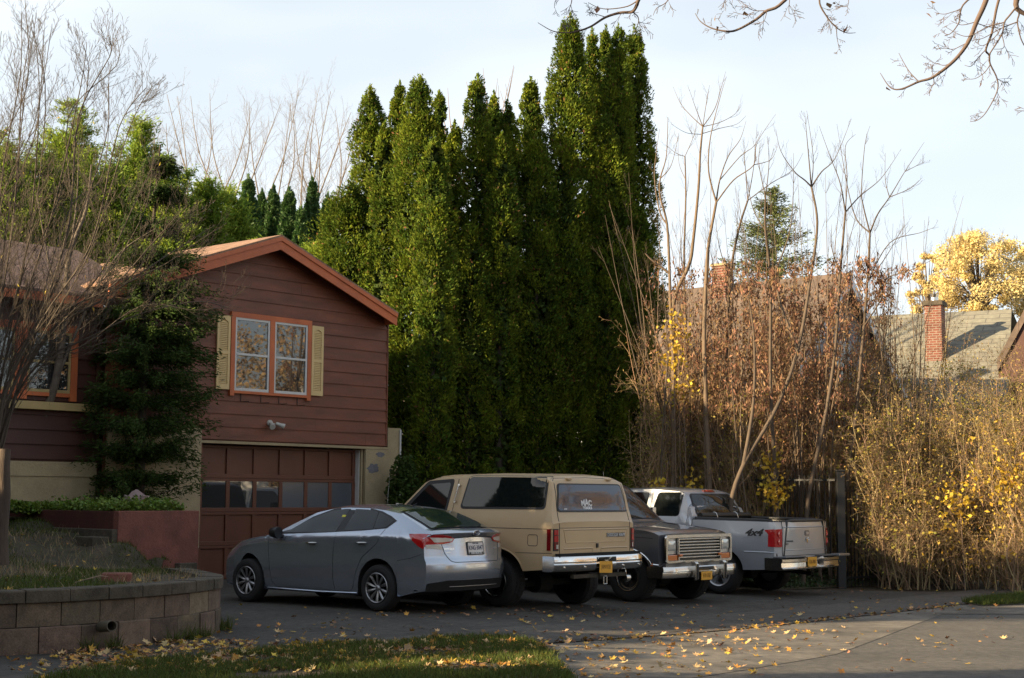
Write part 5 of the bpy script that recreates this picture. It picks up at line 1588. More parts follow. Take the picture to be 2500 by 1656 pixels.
    c.line([(0.735, 1.20), (0.74, 0.72), (0.735, 0.655), (-0.735, 0.655), (-0.74, 0.72), (-0.735, 1.20)], 'B', r=0.006, g=g)
    c.line([(0.735, 1.105), (-0.735, 1.105)], 'B', r=0.003, g=g)
    g.build('tailgate_gap', M['black'], r)
    g = G(); c.line([(0.72, 1.11), (-0.72, 1.11)], 'B', r=0.012, off=-0.004, g=g); c.line([(0.72, 0.745), (-0.72, 0.745)], 'B', r=0.012, off=-0.006, g=g); g.build('tailgate_crease', M['white_silver'], r, smooth=60)
    g = G(); pts = [c.hit(XR + 0.03, y, 'T')[0] + Vector((0.0, 0, 0.006)) for y in np.linspace(-0.74, 0.74, 12)]; g.tube(pts, 0.028, 8); g.build('tailgate_cap', M['black'], r, smooth=50)
    c.panel(rrect(-0.10, 0.055, 0.965, 1.055, 0.03), 'B', 'tailgate_handle', M['gunmetal'], off=0.006, cols=8, rws=3)
    c.panel(rrect(-0.07, 0.025, 0.985, 1.03, 0.012), 'B', 'handle_flap', M['white_silver'], off=0.013, cols=5, rws=2)
    # ram-like shield emblem: a plain head shape with curled horns
    p, nn = c.hit(-0.03, 0.895, 'B'); g = G()
    g.add([p + nn * 0.008 + Vector((0, y, z)) for y, z in ((0.0, 0.05), (0.032, 0.045), (0.04, 0.015), (0.022, 0.0), (0.018, -0.03), (0.0, -0.055), (-0.018, -0.03), (-0.022, 0.0), (-0.04, 0.015), (-0.032, 0.045))], [tuple(range(10))])
    for sg in (1, -1):
        ring = [p + nn * 0.010 + Vector((0, sg * (0.026 + 0.02 * math.cos(a)), 0.018 + 0.024 * math.sin(a))) for a in np.linspace(-1.5, 3.4, 12)]
        g.tube(ring, 0.006, 5)
    g.build('tailgate_emblem', M['chrome'], r)
    g = G(); c.text(g, 'LONESTAR', 0.036, 0.56, 0.885, 'B', off=0.003, xs=1.35, bold=0.001); c.text(g, 'SLT', 0.040, 0.62, 0.838, 'B', off=0.003, xs=1.2, bold=0.001)
    g.build('tailgate_lettering', M['grey_plastic'], r)
    # bumper
    ys = np.linspace(-0.97, 0.97, 39); z0b, z1b = 0.43, 0.625
    def bx(y): return XR - 0.14 + 0.17 * max(0, abs(y) - 0.55) ** 1.4
    prof = [(0.20, z1b), (0.04, z1b + 0.003), (0.0, z1b - 0.02), (0.0, z1b - 0.06), (0.018, z1b - 0.08), (0.012, z0b + 0.05), (-0.008, z0b + 0.03), (-0.004, z0b + 0.01), (0.05, z0b)]
    g = G(); K = len(prof)
    for y in ys:
        for j, (dx, z) in enumerate(prof):
            rec = 0.06 if abs(y + 0.05) < 0.30 and 2 <= j <= 5 else 0
            g.v.append((bx(y) + dx + rec, y, z))
    g.f = [(i * K + k, i * K + k + 1, (i + 1) * K + k + 1, (i + 1) * K + k) for i in range(len(ys) - 1) for k in range(K - 1)]
    for yy, i in ((-0.97, 0), (0.97, len(ys) - 1)):
        n0 = len(g.v); g.v += [(bx(yy) + 0.32, yy, z1b), (bx(yy) + 0.32, yy, z0b)]
        g.f += [tuple([i * K + k for k in range(K)] + [n0 + 1, n0])]
    g.m = [0] * len(g.f)
    bmp = g.build('rear_bumper', M['chrome_old'], r, smooth=35)
    g = G(); g.box(XR - 0.13, XR + 0.1, -0.93, -0.30, z1b + 0.002, z1b + 0.022); g.build('step_pad', M['grey_plastic'], bmp, bevel=0.006)
    g = G(); g.box(XR - 0.13, XR + 0.1, 0.25, 0.93, z1b + 0.002, z1b + 0.022); g.build('step_pad', M['grey_plastic'], bmp, bevel=0.006)
    g = G(); g.box(XR - 0.20, XR - 0.03, -1.16, -0.78, z1b - 0.01, z1b + 0.035); g.build('step_extension', M['alloy_dk'], bmp, bevel=0.012)
    g = G(); g.box(bx(0) + 0.022, bx(0) + 0.028, -0.13, 0.17, 0.475, 0.625); pt_ = g.build('number_plate', M['plate_y'], bmp)
    g = G(); text_geo(g, 'FGA-7003', 0.085, lambda u, v, w: Vector((bx(0) + 0.020 - w, 0.02 - u, 0.545 + v)), depth=0.002, xs=0.62); g.build('lettering', M['ink_o'], pt_)
    g = G(); g.lathe_y([(0, 0.0)], n=3) if False else None
    g.tube([(bx(0) + 0.05, -0.24, 0.53), (bx(0) + 0.02, -0.24, 0.53)], 0.03, 10); g.build('bumper_socket', M['black'], bmp)
    g = G()
    for ax in AX: g.tube([(ax, -0.7, 0.36), (ax, 0.7, 0.36)], 0.05, 8)
    g.tube([(-0.15, 0, 0.36), (0.15, 0, 0.36)], 0.13, 8); g.tube([(-1.0, 0.45, 0.47), (3.6, 0.45, 0.42)], 0.05, 6); g.tube([(-1.0, -0.45, 0.47), (3.6, -0.45, 0.42)], 0.05, 6)
    g.tube([(-0.95, -0.5, 0.33), (-0.5, -0.55, 0.36), (0.6, -0.6, 0.3)], 0.035, 8)
    g.build('chassis', M['under'], r)
    for ax in AX:
        wheel(r, ax, 0.905, 0.35, 0.24, 'five', 1); wheel(r, ax, -0.905, 0.35, 0.24, 'five', -1)
    return c
M['bull'] = mat('pinkish red lens', (0.55, 0.05, 0.05), 0.15, coat=1.0)
def placed(x, y, k): return (x * k, y * k, CH - CH * k)
make_sedan((-1.294, 21.81, 0), R(141.5))
make_wagon('tan_wagon', 'tan boxy off-road wagon with blue tinted rear window beside the silver sedan', placed(0.415, 22.13, 1.045), R(139), M['tan'], 0.0, 0.345, k=1.045)
make_wagon('dark_grey_wagon', 'dark grey boxy off-road wagon facing out with chrome grille and bumper guards', placed(0.34 - 0.12 * 0.643, 25.50 - 0.12 * 0.766, 1.0875), R(-40), M['gunmetal'], -0.055, 0.365, ydw=0.09, detail='front', xg=3.36, k=1.0875)
make_pickup(placed(3.98, 25.79, 1.115), R(141), k=1.115)
# ================================================================== VEGETATION
def unit(a): return a / np.maximum(1e-9, np.linalg.norm(a, axis=-1, keepdims=True))

def leaf_cloud(name, C, size, mat_, parent=None, aspect=0.6, N=None, jit=0.6, droop=0.0, fold=True, long_axis=None):
    """leaf-sized diamond faces at the points C"""
    C = np.asarray(C); n = len(C)
    if n == 0: return None
    a = rng.normal(size=(n, 3)) if long_axis is None else unit(long_axis) + rng.normal(size=(n, 3)) * jit
    a[:, 2] -= droop
    a = unit(a)
    nn = rng.normal(size=(n, 3)) if N is None else unit(N) + rng.normal(size=(n, 3)) * 0.6
    b = unit(np.cross(a, nn)); s = (size * rng.uniform(0.6, 1.35, n))[:, None]
    c2 = unit(np.cross(a, b))
    V = np.stack([C - a * s * 0.5, C + b * s * aspect * 0.5 + c2 * s * 0.08, C + a * s * 0.5, C - b * s * aspect * 0.5 + c2 * s * 0.08], 1)
    return np_mesh(name, V.reshape(-1, 3), 4, mat_, parent)

class Twigs:
    """many bent sticks, each a small tapered tube; all in one mesh"""
    def __init__(self, K=6): self.P = []; self.R = []; self.K = K
    def add(self, pts, r0, r1):
        P = np.array([tuple(p) for p in pts], dtype=float)
        d = np.r_[0, np.cumsum(np.linalg.norm(np.diff(P, axis=0), axis=1))]
        if d[-1] < 1e-6: return
        K = self.K
        t = np.linspace(0, d[-1], K)
        self.P.append(np.stack([np.interp(t, d, P[:, k]) for k in range(3)], 1)); self.R.append(np.linspace(r0, r1, K))
    def long(self, pts, r0, r1):
        """a long limb kept in short pieces so that its bends survive"""
        P = [Vector(p) for p in pts]; Q = []
        for i in range(len(P) - 1):
            p0 = P[max(0, i - 1)]; p1 = P[i]; p2 = P[i + 1]; p3 = P[min(len(P) - 1, i + 2)]
            for k in range(5):
                t = k / 5
                Q.append(0.5 * ((2 * p1) + (p2 - p0) * t + (2 * p0 - 5 * p1 + 4 * p2 - p3) * t * t + (3 * p1 - p0 - 3 * p2 + p3) * t ** 3))
        Q.append(P[-1]); n = len(Q)
        for i in range(0, n - 1, 5):
            seg = Q[i:i + 6]
            ra = r0 + (r1 - r0) * i / (n - 1); rb = r0 + (r1 - r0) * min(n - 1, i + 5) / (n - 1)
            self.add(seg, ra, rb)
        return Q
    def build(self, name, m, parent=None, sides=4):
        if not self.P: return None
        P = np.stack(self.P); Rr = np.stack(self.R); n, K, _ = P.shape
        T = np.gradient(P, axis=1); T = unit(T)
        ref = np.tile(np.array([0.13, 0.31, 0.94]), (n, K, 1)); flat_ = np.abs(T[..., 2:3]) > 0.85
        ref = np.where(flat_, np.array([0.95, 0.2, 0.1]), ref)
        ref = np.repeat(ref[:, :1], K, 1)
        A = unit(np.cross(T, ref)); Bv = np.cross(T, A)
        rings = []
        for k in range(sides):
            w = 2 * PI * k / sides
            rings.append(P + (A * math.cos(w) + Bv * math.sin(w)) * Rr[..., None])
        V = np.stack(rings, 2).reshape(n * K * sides, 3)
        base = (np.arange(n) * K * sides)[:, None, None]
        i = np.arange(K - 1)[None, :, None] * sides; k = np.arange(sides)[None, None, :]; k2 = (k + 1) % sides
        F = np.stack([base + i + k, base + i + k2, base + i + sides + k2, base + i + sides + k], -1).reshape(-1, 4).astype(np.int32)
        me = bpy.data.meshes.new(name)
        me.vertices.add(len(V)); me.vertices.foreach_set('co', V.astype(np.float32).ravel())
        me.loops.add(F.size); me.loops.foreach_set('vertex_index', F.ravel())
        me.polygons.add(len(F)); me.polygons.foreach_set('loop_start', np.arange(0, F.size, 4, dtype=np.int32)); me.polygons.foreach_set('loop_total', np.full(len(F), 4, dtype=np.int32))
        me.polygons.foreach_set('use_smooth', [True] * len(F))
        me.update(calc_edges=True); me.materials.append(m)
        o = bpy.data.objects.new(name, me); COL.objects.link(o)
        if parent is not None: o.parent = parent
        return o

def rv(s=1.0): return Vector((random.gauss(0, s), random.gauss(0, s), random.gauss(0, s)))

def grow(tw, p, d, L, r, lvl, up=0.15, wob=0.12, ang=0.7, nchild=5, tips=None, shrink=0.55, tmin=0.25):
    """one bent limb and its side shoots"""
    n = 5; P = [p.copy()]; q = p.copy(); dd = d.normalized()
    for i in range(n):
        dd = (dd + rv(wob) + Vector((0, 0, up))).normalized(); q = q + dd * (L / n); P.append(q.copy())
    tw.add(P, r, max(r * 0.35, 0.0015))
    if lvl <= 0:
        if tips is not None: tips.append(P[-1]); tips.append(P[3])
        return P
    k = nchild
    for j in range(k):
        t = tmin + (1 - tmin) * (j + random.random()) / k
        i = min(n - 1, int(t * n)); b = P[i].lerp(P[i + 1], t * n - i)
        ax = (P[i + 1] - P[i]).normalized()
        side = ax.orthogonal().normalized(); side = Matrix.Rotation(random.uniform(0, 2 * PI), 3, ax) @ side
        nd = ax * math.cos(ang) + side * math.sin(ang)
        grow(tw, b, nd, L * shrink * random.uniform(0.6, 1.15) * (1.1 - 0.5 * t), max(0.0016, r * (1 - 0.6 * t) * 0.55), lvl - 1, up, wob, ang, max(2, nchild - 1), tips, shrink, tmin)
    return P

# ---- arborvitae
def arborvitae(px, top, wpx, Y, name='arborvitae', label='', m=None, group='tall arborvitae row behind the vehicles', dens=1.0, baret=None, leaf=0.062, cut=0.0, zb=None):
    base = at(px, 1300, Y); bz = gz(base.x) if zb is None else zb; tp = at(px, top, Y)
    H = tp.z - bz; Rm = wpx / 2 * Y / 3700.0
    root = thing(name, label, 'arborvitae', (tp.x, Y, bz), 0, group)
    tk = G(); tk.tube([(0, 0, 0), (random.uniform(-.1, .1), 0, H * 0.4), (0, 0, H * 0.85)], [0.11, 0.08, 0.02], 7); tk.build('trunk', M['bark_dk'], root, smooth=60)
    npuff = int(H * Rm * (105 if cut == 0 else 90) * dens)
    t = rng.uniform(cut, 1, npuff) ** 0.9
    if baret: t = np.where((t > baret[0]) & (t < baret[1]) & (rng.random(npuff) < 0.8), t + 0.25 * (rng.random(npuff) - 0.2), t); t = np.clip(t, cut, 0.995)
    w = rng.uniform(0, 2 * PI, npuff)
    # uneven outline: the radius wanders with height and direction
    ph = rng.uniform(0, 2 * PI, 8)
    def prof(t, w):
        pr = 1.12 * (1 - np.exp(-(1.005 - t) / 0.055)) * (0.66 + 0.34 * np.minimum(1, (1.0 - t) / 0.45)) * (0.86 + 0.14 * np.minimum(1, t / 0.2))
        return Rm * pr * (0.93 + 0.13 * np.sin(9 * t + ph[0] + w) + 0.11 * np.sin(26 * t + ph[1] - 2 * w) + 0.14 * np.sin(4 * w + ph[2] + 7 * t) + 0.05 * np.sin(47 * t + ph[3] + 5 * w))
    rr = prof(t, w) * rng.uniform(0.66, 1.0, npuff)
    pc = np.stack([rr * np.cos(w), rr * np.sin(w), t * H], 1)
    pr = np.clip(Rm * 0.42, 0.16, 0.36) * rng.uniform(0.5, 1.3, npuff) * np.where(t > 0.9, 0.6, 1.0)
    nl = 70
    dirs = unit(rng.normal(size=(npuff, nl, 3)) + np.stack([np.cos(w), np.sin(w), np.full(npuff, 0.25)], 1)[:, None, :] * 0.9)
    L = pc[:, None, :] + dirs * pr[:, None, None] * np.array([1, 1, 1.5]) * rng.uniform(0.55, 1.08, (npuff, nl, 1))
    out_ = np.repeat(np.stack([np.cos(w), np.sin(w), np.full(npuff, 0.9)], 1)[:, None, :], nl, 1)
    L = L.reshape(-1, 3); ax = out_.reshape(-1, 3)
    L[:, 2] = np.maximum(L[:, 2], 0.05)
    # wispy leader shoots
    k = 90; tt = rng.random(k); sw = np.stack([rng.normal(size=k) * 0.05 * (1.2 - tt), rng.normal(size=k) * 0.05, H * (0.985 + 0.035 * tt)], 1)
    L = np.concatenate([L, sw]); ax = np.concatenate([ax, np.tile([0, 0, 1.0], (k, 1))])
    pickb = rng.random(len(L)) < 0.02
    o = leaf_cloud('crown', L[~pickb], leaf * 1.35, m or M['arb'], root, aspect=0.36, long_axis=ax[~pickb], jit=0.42)
    if cut == 0: leaf_cloud('brown_sprays', L[pickb], leaf * 1.4, M['arb_brown'], root, aspect=0.4, long_axis=ax[pickb], jit=0.5)
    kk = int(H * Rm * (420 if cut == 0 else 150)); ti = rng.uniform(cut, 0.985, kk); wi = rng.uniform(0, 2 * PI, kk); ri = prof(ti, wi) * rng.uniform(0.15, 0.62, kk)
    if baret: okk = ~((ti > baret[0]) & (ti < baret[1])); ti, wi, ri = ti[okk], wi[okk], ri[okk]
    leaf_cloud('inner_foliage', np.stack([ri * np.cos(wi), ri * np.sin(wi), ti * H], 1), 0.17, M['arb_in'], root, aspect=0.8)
    return root

ARB = [
 (905, 228, 105, 36.0, 'leftmost tall arborvitae of the row, pointed and sunlit on its left flank', {}),
 (852, 470, 160, 35.4, 'broad low arborvitae shoulder just above the garage roof edge', {}),
 (940, 318, 72, 34.6, 'narrow sunlit arborvitae between two taller ones above the garage roof', {}),
 (976, 219, 80, 37.2, 'slim arborvitae tip half hidden at the back of the left cluster', {}),
 (1026, 208, 132, 34.2, 'bulky bright arborvitae, tallest of the left cluster above the house roof', {}),
 (1072, 243, 80, 36.0, 'dark arborvitae shoulder just behind the bulky bright one', {}),
 (1060, 345, 92, 33.0, 'short arborvitae standing in front of the bulky bright one', {}),
 (1110, 312, 80, 35.5, 'small dark arborvitae tip in the dip between left and middle clusters', {}),
 (1166, 203, 96, 35.0, 'tall pointed arborvitae leading the middle cluster', {}),
 (1206, 243, 76, 36.6, 'dark arborvitae tip close behind the middle leader', {}),
 (1238, 265, 84, 35.4, 'lower dark arborvitae on the right of the middle cluster', {}),
 (1224, 343, 84, 34.5, 'short arborvitae with a sunlit tip in front of the middle cluster', {}),
 (1296, 210, 96, 36.2, 'arborvitae with a rounded tip and bare trunks showing under its crown', dict(baret=(0.62, 0.76))),
 (1310, 345, 120, 35.3, 'wide dark arborvitae below the rounded tip', {}),
 (1393, 56, 118, 36.0, 'tallest arborvitae of all, its sunlit tip high above the rest', dict(baret=(0.66, 0.76))),
 (1385, 345, 110, 35.6, 'dark arborvitae body below the tallest tip', {}),
 (1446, 90, 64, 37.4, 'slim tall arborvitae tip just right of the tallest', dict(baret=(0.60, 0.72))),
 (1479, 86, 62, 38.0, 'thin arborvitae tip between two others of the right cluster', {}),
 (1509, 82, 92, 36.4, 'tall dark green arborvitae in the front of the right cluster', {}),
 (1548, 84, 104, 37.2, 'tall arborvitae at the right end of the row', {}),
 (1480, 300, 104, 35.9, 'dark lower arborvitae at the foot of the right cluster', {}),
 (1560, 520, 84, 36.4, 'lowest arborvitae at the right foot of the row by the bare saplings', {}),
 (1150, 560, 110, 34.3, 'dark shaded arborvitae foot directly behind the tan wagon roof', {}),
]
for px, top, w, Y, lab, kw in ARB: arborvitae(px, top, w, Y, label=lab, **kw)
for px, top, w, Y in ((606, 443, 62, 56), (640, 478, 44, 58), (668, 468, 50, 57), (706, 474, 56, 56), (763, 450, 52, 57), (800, 488, 46, 58), (735, 520, 46, 55)):
    arborvitae(px, top, w, Y, label='small dark arborvitae of the far row seen over the garage roof', m=M['arb_far'], group='far arborvitae row over the garage roof', dens=1.0, leaf=0.13, cut=0.45)

# ---- loose cedar in front of the house
def cedar():
    b = at(338, 1225, 26.6); b.z = PZ - 0.1; tp = at(392, 335, 26.6); H = tp.z - b.z
    root = thing('cedar', 'loose shaggy dark cedar with bare trunk growing from the planter against the house', 'cedar tree', b)
    dx = tp.x - b.x
    tw = Twigs(); Q = tw.long([(0, 0, 0), (0.02, 0, H * 0.3), (dx * 0.25, 0.05, H * 0.6), (dx, 0, H * 0.98)], 0.10, 0.015)
    tw.build('trunk', M['bark_dk'], root, 8)
    L = []; A = []; bt = Twigs()
    for i in range(400):
        t = random.uniform(0.06, 1.0) ** 0.95
        c = Q[min(len(Q) - 1, int(t * (len(Q) - 1)))]
        w = random.uniform(0, 2 * PI); reach = (1.3 if t < 0.6 else 1.3 * ((1.05 - t) / 0.45) ** 0.8) * random.uniform(0.45, 1.0) * (0.85 if t < 0.25 else 1) * (1.22 if math.cos(w) > 0 else 0.95)
        d = Vector((math.cos(w), math.sin(w), 0.1)); P = [c.copy()]; q = c.copy()
        for k in range(5):
            d = (d + Vector((0, 0, -0.03)) + rv(0.09)).normalized(); q = q + d * reach / 5; P.append(q.copy())
        bt.add(P, 0.012, 0.003)
        for k in range(230):
            u = random.uniform(0.15, 1) * 5; i0 = min(4, int(u)); s = P[i0].lerp(P[i0 + 1], u - i0)
            s = s + rv(0.05) + Vector((0, 0, -abs(random.gauss(0, 0.07))))
            L.append(s); A.append(Vector((d.x * 0.9, d.y * 0.9, -0.25)))
    bt.build('branch_canopy', M['bark_dk'], root, 3)
    leaf_cloud('crown', [tuple(v) for v in L], 0.085, M['cedar'], root, aspect=0.26, long_axis=np.array([tuple(v) for v in A]), jit=0.5)
cedar()

# ---- bamboo-like clumps behind the house
def bamboo(px, top, wpx, Y, label, n=34, blades=150, bot=640):
    base = at(px, 1100, Y); tp = at(px, top, Y); H = tp.z; Wd = wpx / 2 * Y / 3700.0
    root = thing('bamboo_clump', label, 'bamboo', (base.x, Y, 0), 0, 'yellow green bamboo clumps behind the house')
    tw = Twigs(); L = []; A = []
    zmin = at(px, bot + 60, Y).z
    for i in range(n):
        w = random.uniform(0, 2 * PI); r = Wd * random.uniform(0.1, 1.0) ** 0.7; hh = H * (1 - 0.35 * (r / Wd) ** 2) * random.uniform(0.86, 1.0)
        bx, by = math.cos(w) * r * 0.6, math.sin(w) * r * 0.5
        lx, ly = math.cos(w) * r, math.sin(w) * r * 0.7
        P = [Vector((bx, by, 0)), Vector((bx + (lx - bx) * 0.4, by + (ly - by) * 0.4, hh * 0.55)), Vector((lx, ly, hh * 0.88)), Vector((lx + random.uniform(-.25, .4), ly, hh))]
        Q = tw.long(P, 0.018, 0.004)
        for k in range(blades):
            t = random.uniform(max(0.25, zmin / hh - 0.05), 1.0); c = Q[min(len(Q) - 1, int(t * (len(Q) - 1)))]
            sw = random.uniform(0, 2 * PI); rr = abs(random.gauss(0, 0.30)) * (1.15 - 0.75 * t ** 3)
            d = Vector((math.cos(sw), math.sin(sw), 0.5)); q = c + d * rr
            for _ in range(3):
                L.append(q + rv(0.05)); A.append(d + Vector((0, 0, random.uniform(-0.5, 0.7))))
    tw.build('canes', M['bamboo'], root, 4)
    leaf_cloud('leaves', [tuple(v) for v in L], 0.13, M['bamboo'], root, aspect=0.22, long_axis=np.array([tuple(v) for v in A]), jit=0.45)
for px, top, w, Y, lab in (
    (-30, 290, 170, 37, 'bamboo clump cut off at the edge behind the bare shrub'),
    (45, 330, 190, 39, 'dense bamboo clump behind the bare shrub above the wing roof'),
    (140, 195, 150, 40, 'tallest bamboo clump with a feathery yellow green tip'),
    (225, 300, 170, 38, 'darker bamboo clump just right of the tallest one'),
    (300, 255, 130, 40, 'second tallest bamboo clump behind the bare shrub twigs'),
    (385, 335, 150, 38, 'round topped bamboo clump behind the cedar tip'),
    (470, 400, 170, 39, 'broad bamboo clump left of the garage roof peak'),
    (555, 425, 120, 40, 'small pointed bamboo clump beyond the garage roof'),
    (645, 530, 110, 36.5, 'low bright bamboo sprays just above the garage roof peak'),
    (775, 548, 130, 37, 'bright bamboo sprays over the right slope of the garage roof'),
    (830, 600, 90, 36.4, 'low bamboo sprays between the roof edge and the arborvitae')):
    bamboo(px, top, w, Y, lab, n=int(40 * w / 120), blades=260, bot=700)

# ---- bare trees, traced from their main limbs
def side_twigs(tw, Q, n, L, r, lvl, ang=0.65, up=0.12, tips=None, t0=0.2, wob=0.1, ydamp=1.0):
    m_ = len(Q)
    for j in range(n):
        t = random.uniform(t0, 0.98); i = min(m_ - 2, int(t * (m_ - 1))); b = Q[i]; ax = (Q[i + 1] - Q[i]).normalized()
        side = Matrix.Rotation(random.uniform(0, 2 * PI), 3, ax) @ ax.orthogonal().normalized()
        nd = ax * math.cos(ang) + side * math.sin(ang)
        grow(tw, b, nd, L * random.uniform(0.4, 1.1) * (1.15 - 0.6 * t), r * (1.1 - 0.6 * t), lvl, up, wob, ang, 4, tips)

def traced(name, label, cat, limbs, Y, m, group=None, cvt=None, depth=0.35, tw_n=7, tw_L=0.7, tw_r=0.006, lvl=1, sides=5, part='x', leaves=None, up=0.12, ground=None, sparse=False):
    """limbs: (pixel polyline, r0, r1[, depth slope]); each limb gets its own path in depth"""
    pts0 = cvt(*limbs[0][0][0]); base = at(pts0[0], pts0[1], Y)
    root = thing(name, label, cat, base, 0, group); tw = Twigs(); fine = Twigs(4); tips = []
    starts = {}
    for li, lb in enumerate(limbs):
        P, r0, r1 = lb[:3]; ds = lb[3] if len(lb) > 3 else random.uniform(-depth, depth)
        key = P[0]; y0 = starts.get(key, Y); W3 = []
        for i, q in enumerate(P):
            if q in starts and i == 0: yy = starts[q]
            else:
                yy = y0 + ds * i; starts[q] = yy
            a, b_ = cvt(*q); W3.append(at(a, b_, yy) - base)
        if li == 0 and ground is not None:
            p0 = W3[0] + base; gzv = ground(p0.x, p0.y)
            if p0.z > gzv: W3 = [Vector((W3[0].x + (W3[0].x - W3[1].x) * 0.3, W3[0].y, gzv - base.z - 0.05))] + W3
        Q = tw.long(W3, r0, r1)
        side_twigs(fine, Q, tw_n if (li == 0 or not sparse) else max(3, tw_n // 3), tw_L * (1 if (li == 0 or not sparse) else 0.5), tw_r, lvl, tips=tips, up=up)
    tw.build('trunk', m, root, sides); fine.build('twig_canopy', m, root, 3)
    if leaves:
        lm, cnt, sz, pred, dr = leaves
        T = [t for t in tips if pred((t + base))]
        C = []
        for t in T:
            for _ in range(cnt): C.append(tuple(t + rv(0.045) + Vector((0, 0, -abs(random.gauss(0, 0.14))))))
        leaf_cloud('leaves', C, sz, lm, root, aspect=0.30, long_axis=np.tile([0, 0, -1.0], (len(C), 1)) if C else None, jit=0.5)
    return root
c3 = lambda x, y: (1550 + x / 2.4126, 150 + y / 2.4126)
c2 = lambda x, y: (800 + x / 2.24, y / 2.24)
c1 = lambda x, y: (x / 2.24, y / 2.24)
SAP = [
 ('slender bare sapling closest to the arborvitae, rising from a thick forked base', 32.5, [([(225, 2500), (228, 1800), (215, 1560), (205, 1250), (190, 960), (150, 800), (150, 690), (185, 560), (195, 330)], .055, .006), ([(190, 960), (145, 880), (115, 660), (145, 400)], .02, .004), ([(205, 1250), (100, 1170), (60, 1130)], .03, .012), ([(150, 690), (215, 610), (260, 420)], .012, .003)]),
 ('tallest bare sapling with a wide fan of shoots at its top', 33.5, [([(240, 2500), (235, 1800), (230, 1420), (320, 1200), (345, 1050), (375, 750), (385, 550), (400, 385)], .065, .02), ([(400, 385), (330, 320), (270, 250), (225, 150)], .012, .003), ([(400, 385), (360, 280), (320, 165)], .012, .003), ([(400, 385), (420, 250), (440, 140)], .010, .003), ([(400, 385), (470, 280), (510, 150), (535, 60)], .012, .003), ([(400, 385), (500, 360), (590, 310), (615, 255)], .010, .003), ([(385, 430), (500, 395), (600, 370), (655, 320)], .010, .003), ([(385, 430), (300, 420), (215, 370)], .008, .003)]),
 ('thin straight bare sapling between two taller ones', 34.5, [([(330, 2500), (310, 1900), (300, 1560), (290, 1200), (300, 800), (295, 560)], .045, .015), ([(295, 560), (240, 540), (180, 490)], .008, .003), ([(295, 560), (350, 430), (375, 300)], .008, .003), ([(300, 700), (260, 600), (255, 450)], .008, .003)]),
 ('forked bare sapling whose limbs sweep out to the upper right', 32.0, [([(440, 2500), (415, 1900), (410, 1560), (425, 1200), (440, 1050), (480, 830)], .065, .03), ([(480, 830), (435, 650), (445, 450), (500, 220), (540, 90)], .022, .003), ([(480, 830), (500, 700), (550, 560), (620, 460), (655, 350)], .02, .003), ([(480, 830), (580, 700), (700, 610), (720, 480), (830, 310)], .018, .003), ([(500, 700), (620, 560), (700, 500), (750, 405)], .012, .003), ([(700, 610), (800, 580), (840, 500)], .010, .003)]),
 ('crooked bare sapling in front of the brown roofed house', 33.0, [([(560, 2500), (540, 1900), (560, 1300), (610, 1000), (665, 820)], .05, .02), ([(665, 820), (650, 620), (640, 470)], .012, .003), ([(665, 820), (700, 620), (720, 370)], .012, .003), ([(665, 820), (800, 720), (930, 640), (990, 540)], .012, .003), ([(560, 1300), (500, 1100), (470, 900)], .015, .003)]),
 ('bare sapling in front of the spruce with upright shoots', 31.5, [([(830, 2500), (800, 1900), (800, 1300), (770, 1000), (770, 800)], .05, .02), ([(770, 800), (730, 600), (740, 480)], .012, .003), ([(770, 800), (790, 600), (780, 440)], .012, .003), ([(800, 1300), (900, 1050), (930, 850), (935, 540)], .02, .003), ([(770, 1000), (690, 850), (640, 560)], .014, .003)]),
 ('thick trunked bare tree leaning over the pickup and fence', 29.5, [([(560, 2650), (640, 2380), (830, 2050), (960, 1700), (1040, 1250), (1075, 950), (1040, 740)], .058, .02, 0.12), ([(1040, 740), (1000, 700), (940, 650), (860, 530), (830, 400)], .018, .003), ([(1040, 740), (1020, 520), (1000, 300)], .016, .003), ([(1040, 740), (1050, 560), (1012, 290)], .012, .003), ([(1040, 740), (1100, 650), (1180, 570), (1275, 340)], .018, .003), ([(960, 1700), (850, 1400), (830, 1200)], .04, .01), ([(640, 2380), (700, 2000), (700, 1600), (650, 1300)], .045, .008)]),
 ('bare tree with a long straight stem and forked crown right of the spruce', 31.0, [([(1020, 2600), (1120, 2100), (1180, 1700), (1210, 1250), (1240, 890)], .05, .022, 0.1), ([(1240, 890), (1210, 720), (1150, 560), (1085, 380)], .016, .003), ([(1240, 890), (1250, 680), (1240, 500), (1300, 430)], .014, .003), ([(1240, 890), (1330, 790), (1450, 690), (1570, 515)], .016, .003), ([(1210, 1250), (1160, 1100), (1160, 960)], .015, .003)]),
 ('outermost bare tree with limbs spreading over the sky beside the grey roof', 32.0, [([(1240, 2600), (1300, 2100), (1350, 1560), (1370, 1300), (1385, 1010)], .05, .022, 0.1), ([(1385, 1010), (1300, 920), (1245, 700), (1190, 370)], .018, .003), ([(1385, 1010), (1345, 850), (1335, 750), (1355, 490), (1385, 380)], .018, .003), ([(1385, 1010), (1430, 900), (1500, 800), (1590, 650), (1705, 475)], .02, .003), ([(1500, 800), (1475, 700), (1475, 540)], .010, .003), ([(1500, 800), (1620, 750), (1675, 700)], .010, .003), ([(1590, 650), (1650, 620), (1710, 590)], .008, .003), ([(1370, 1300), (1480, 1150), (1590, 960)], .015, .003), ([(1370, 1300), (1500, 1070), (1680, 1010), (1770, 975)], .014, .003), ([(1350, 1560), (1450, 1400), (1480, 1280), (1650, 1220), (1880, 1100)], .018, .003)]),
]
low_brown = lambda p: at(1250, 990, p.y).z < p.z < at(1250, 620, p.y).z
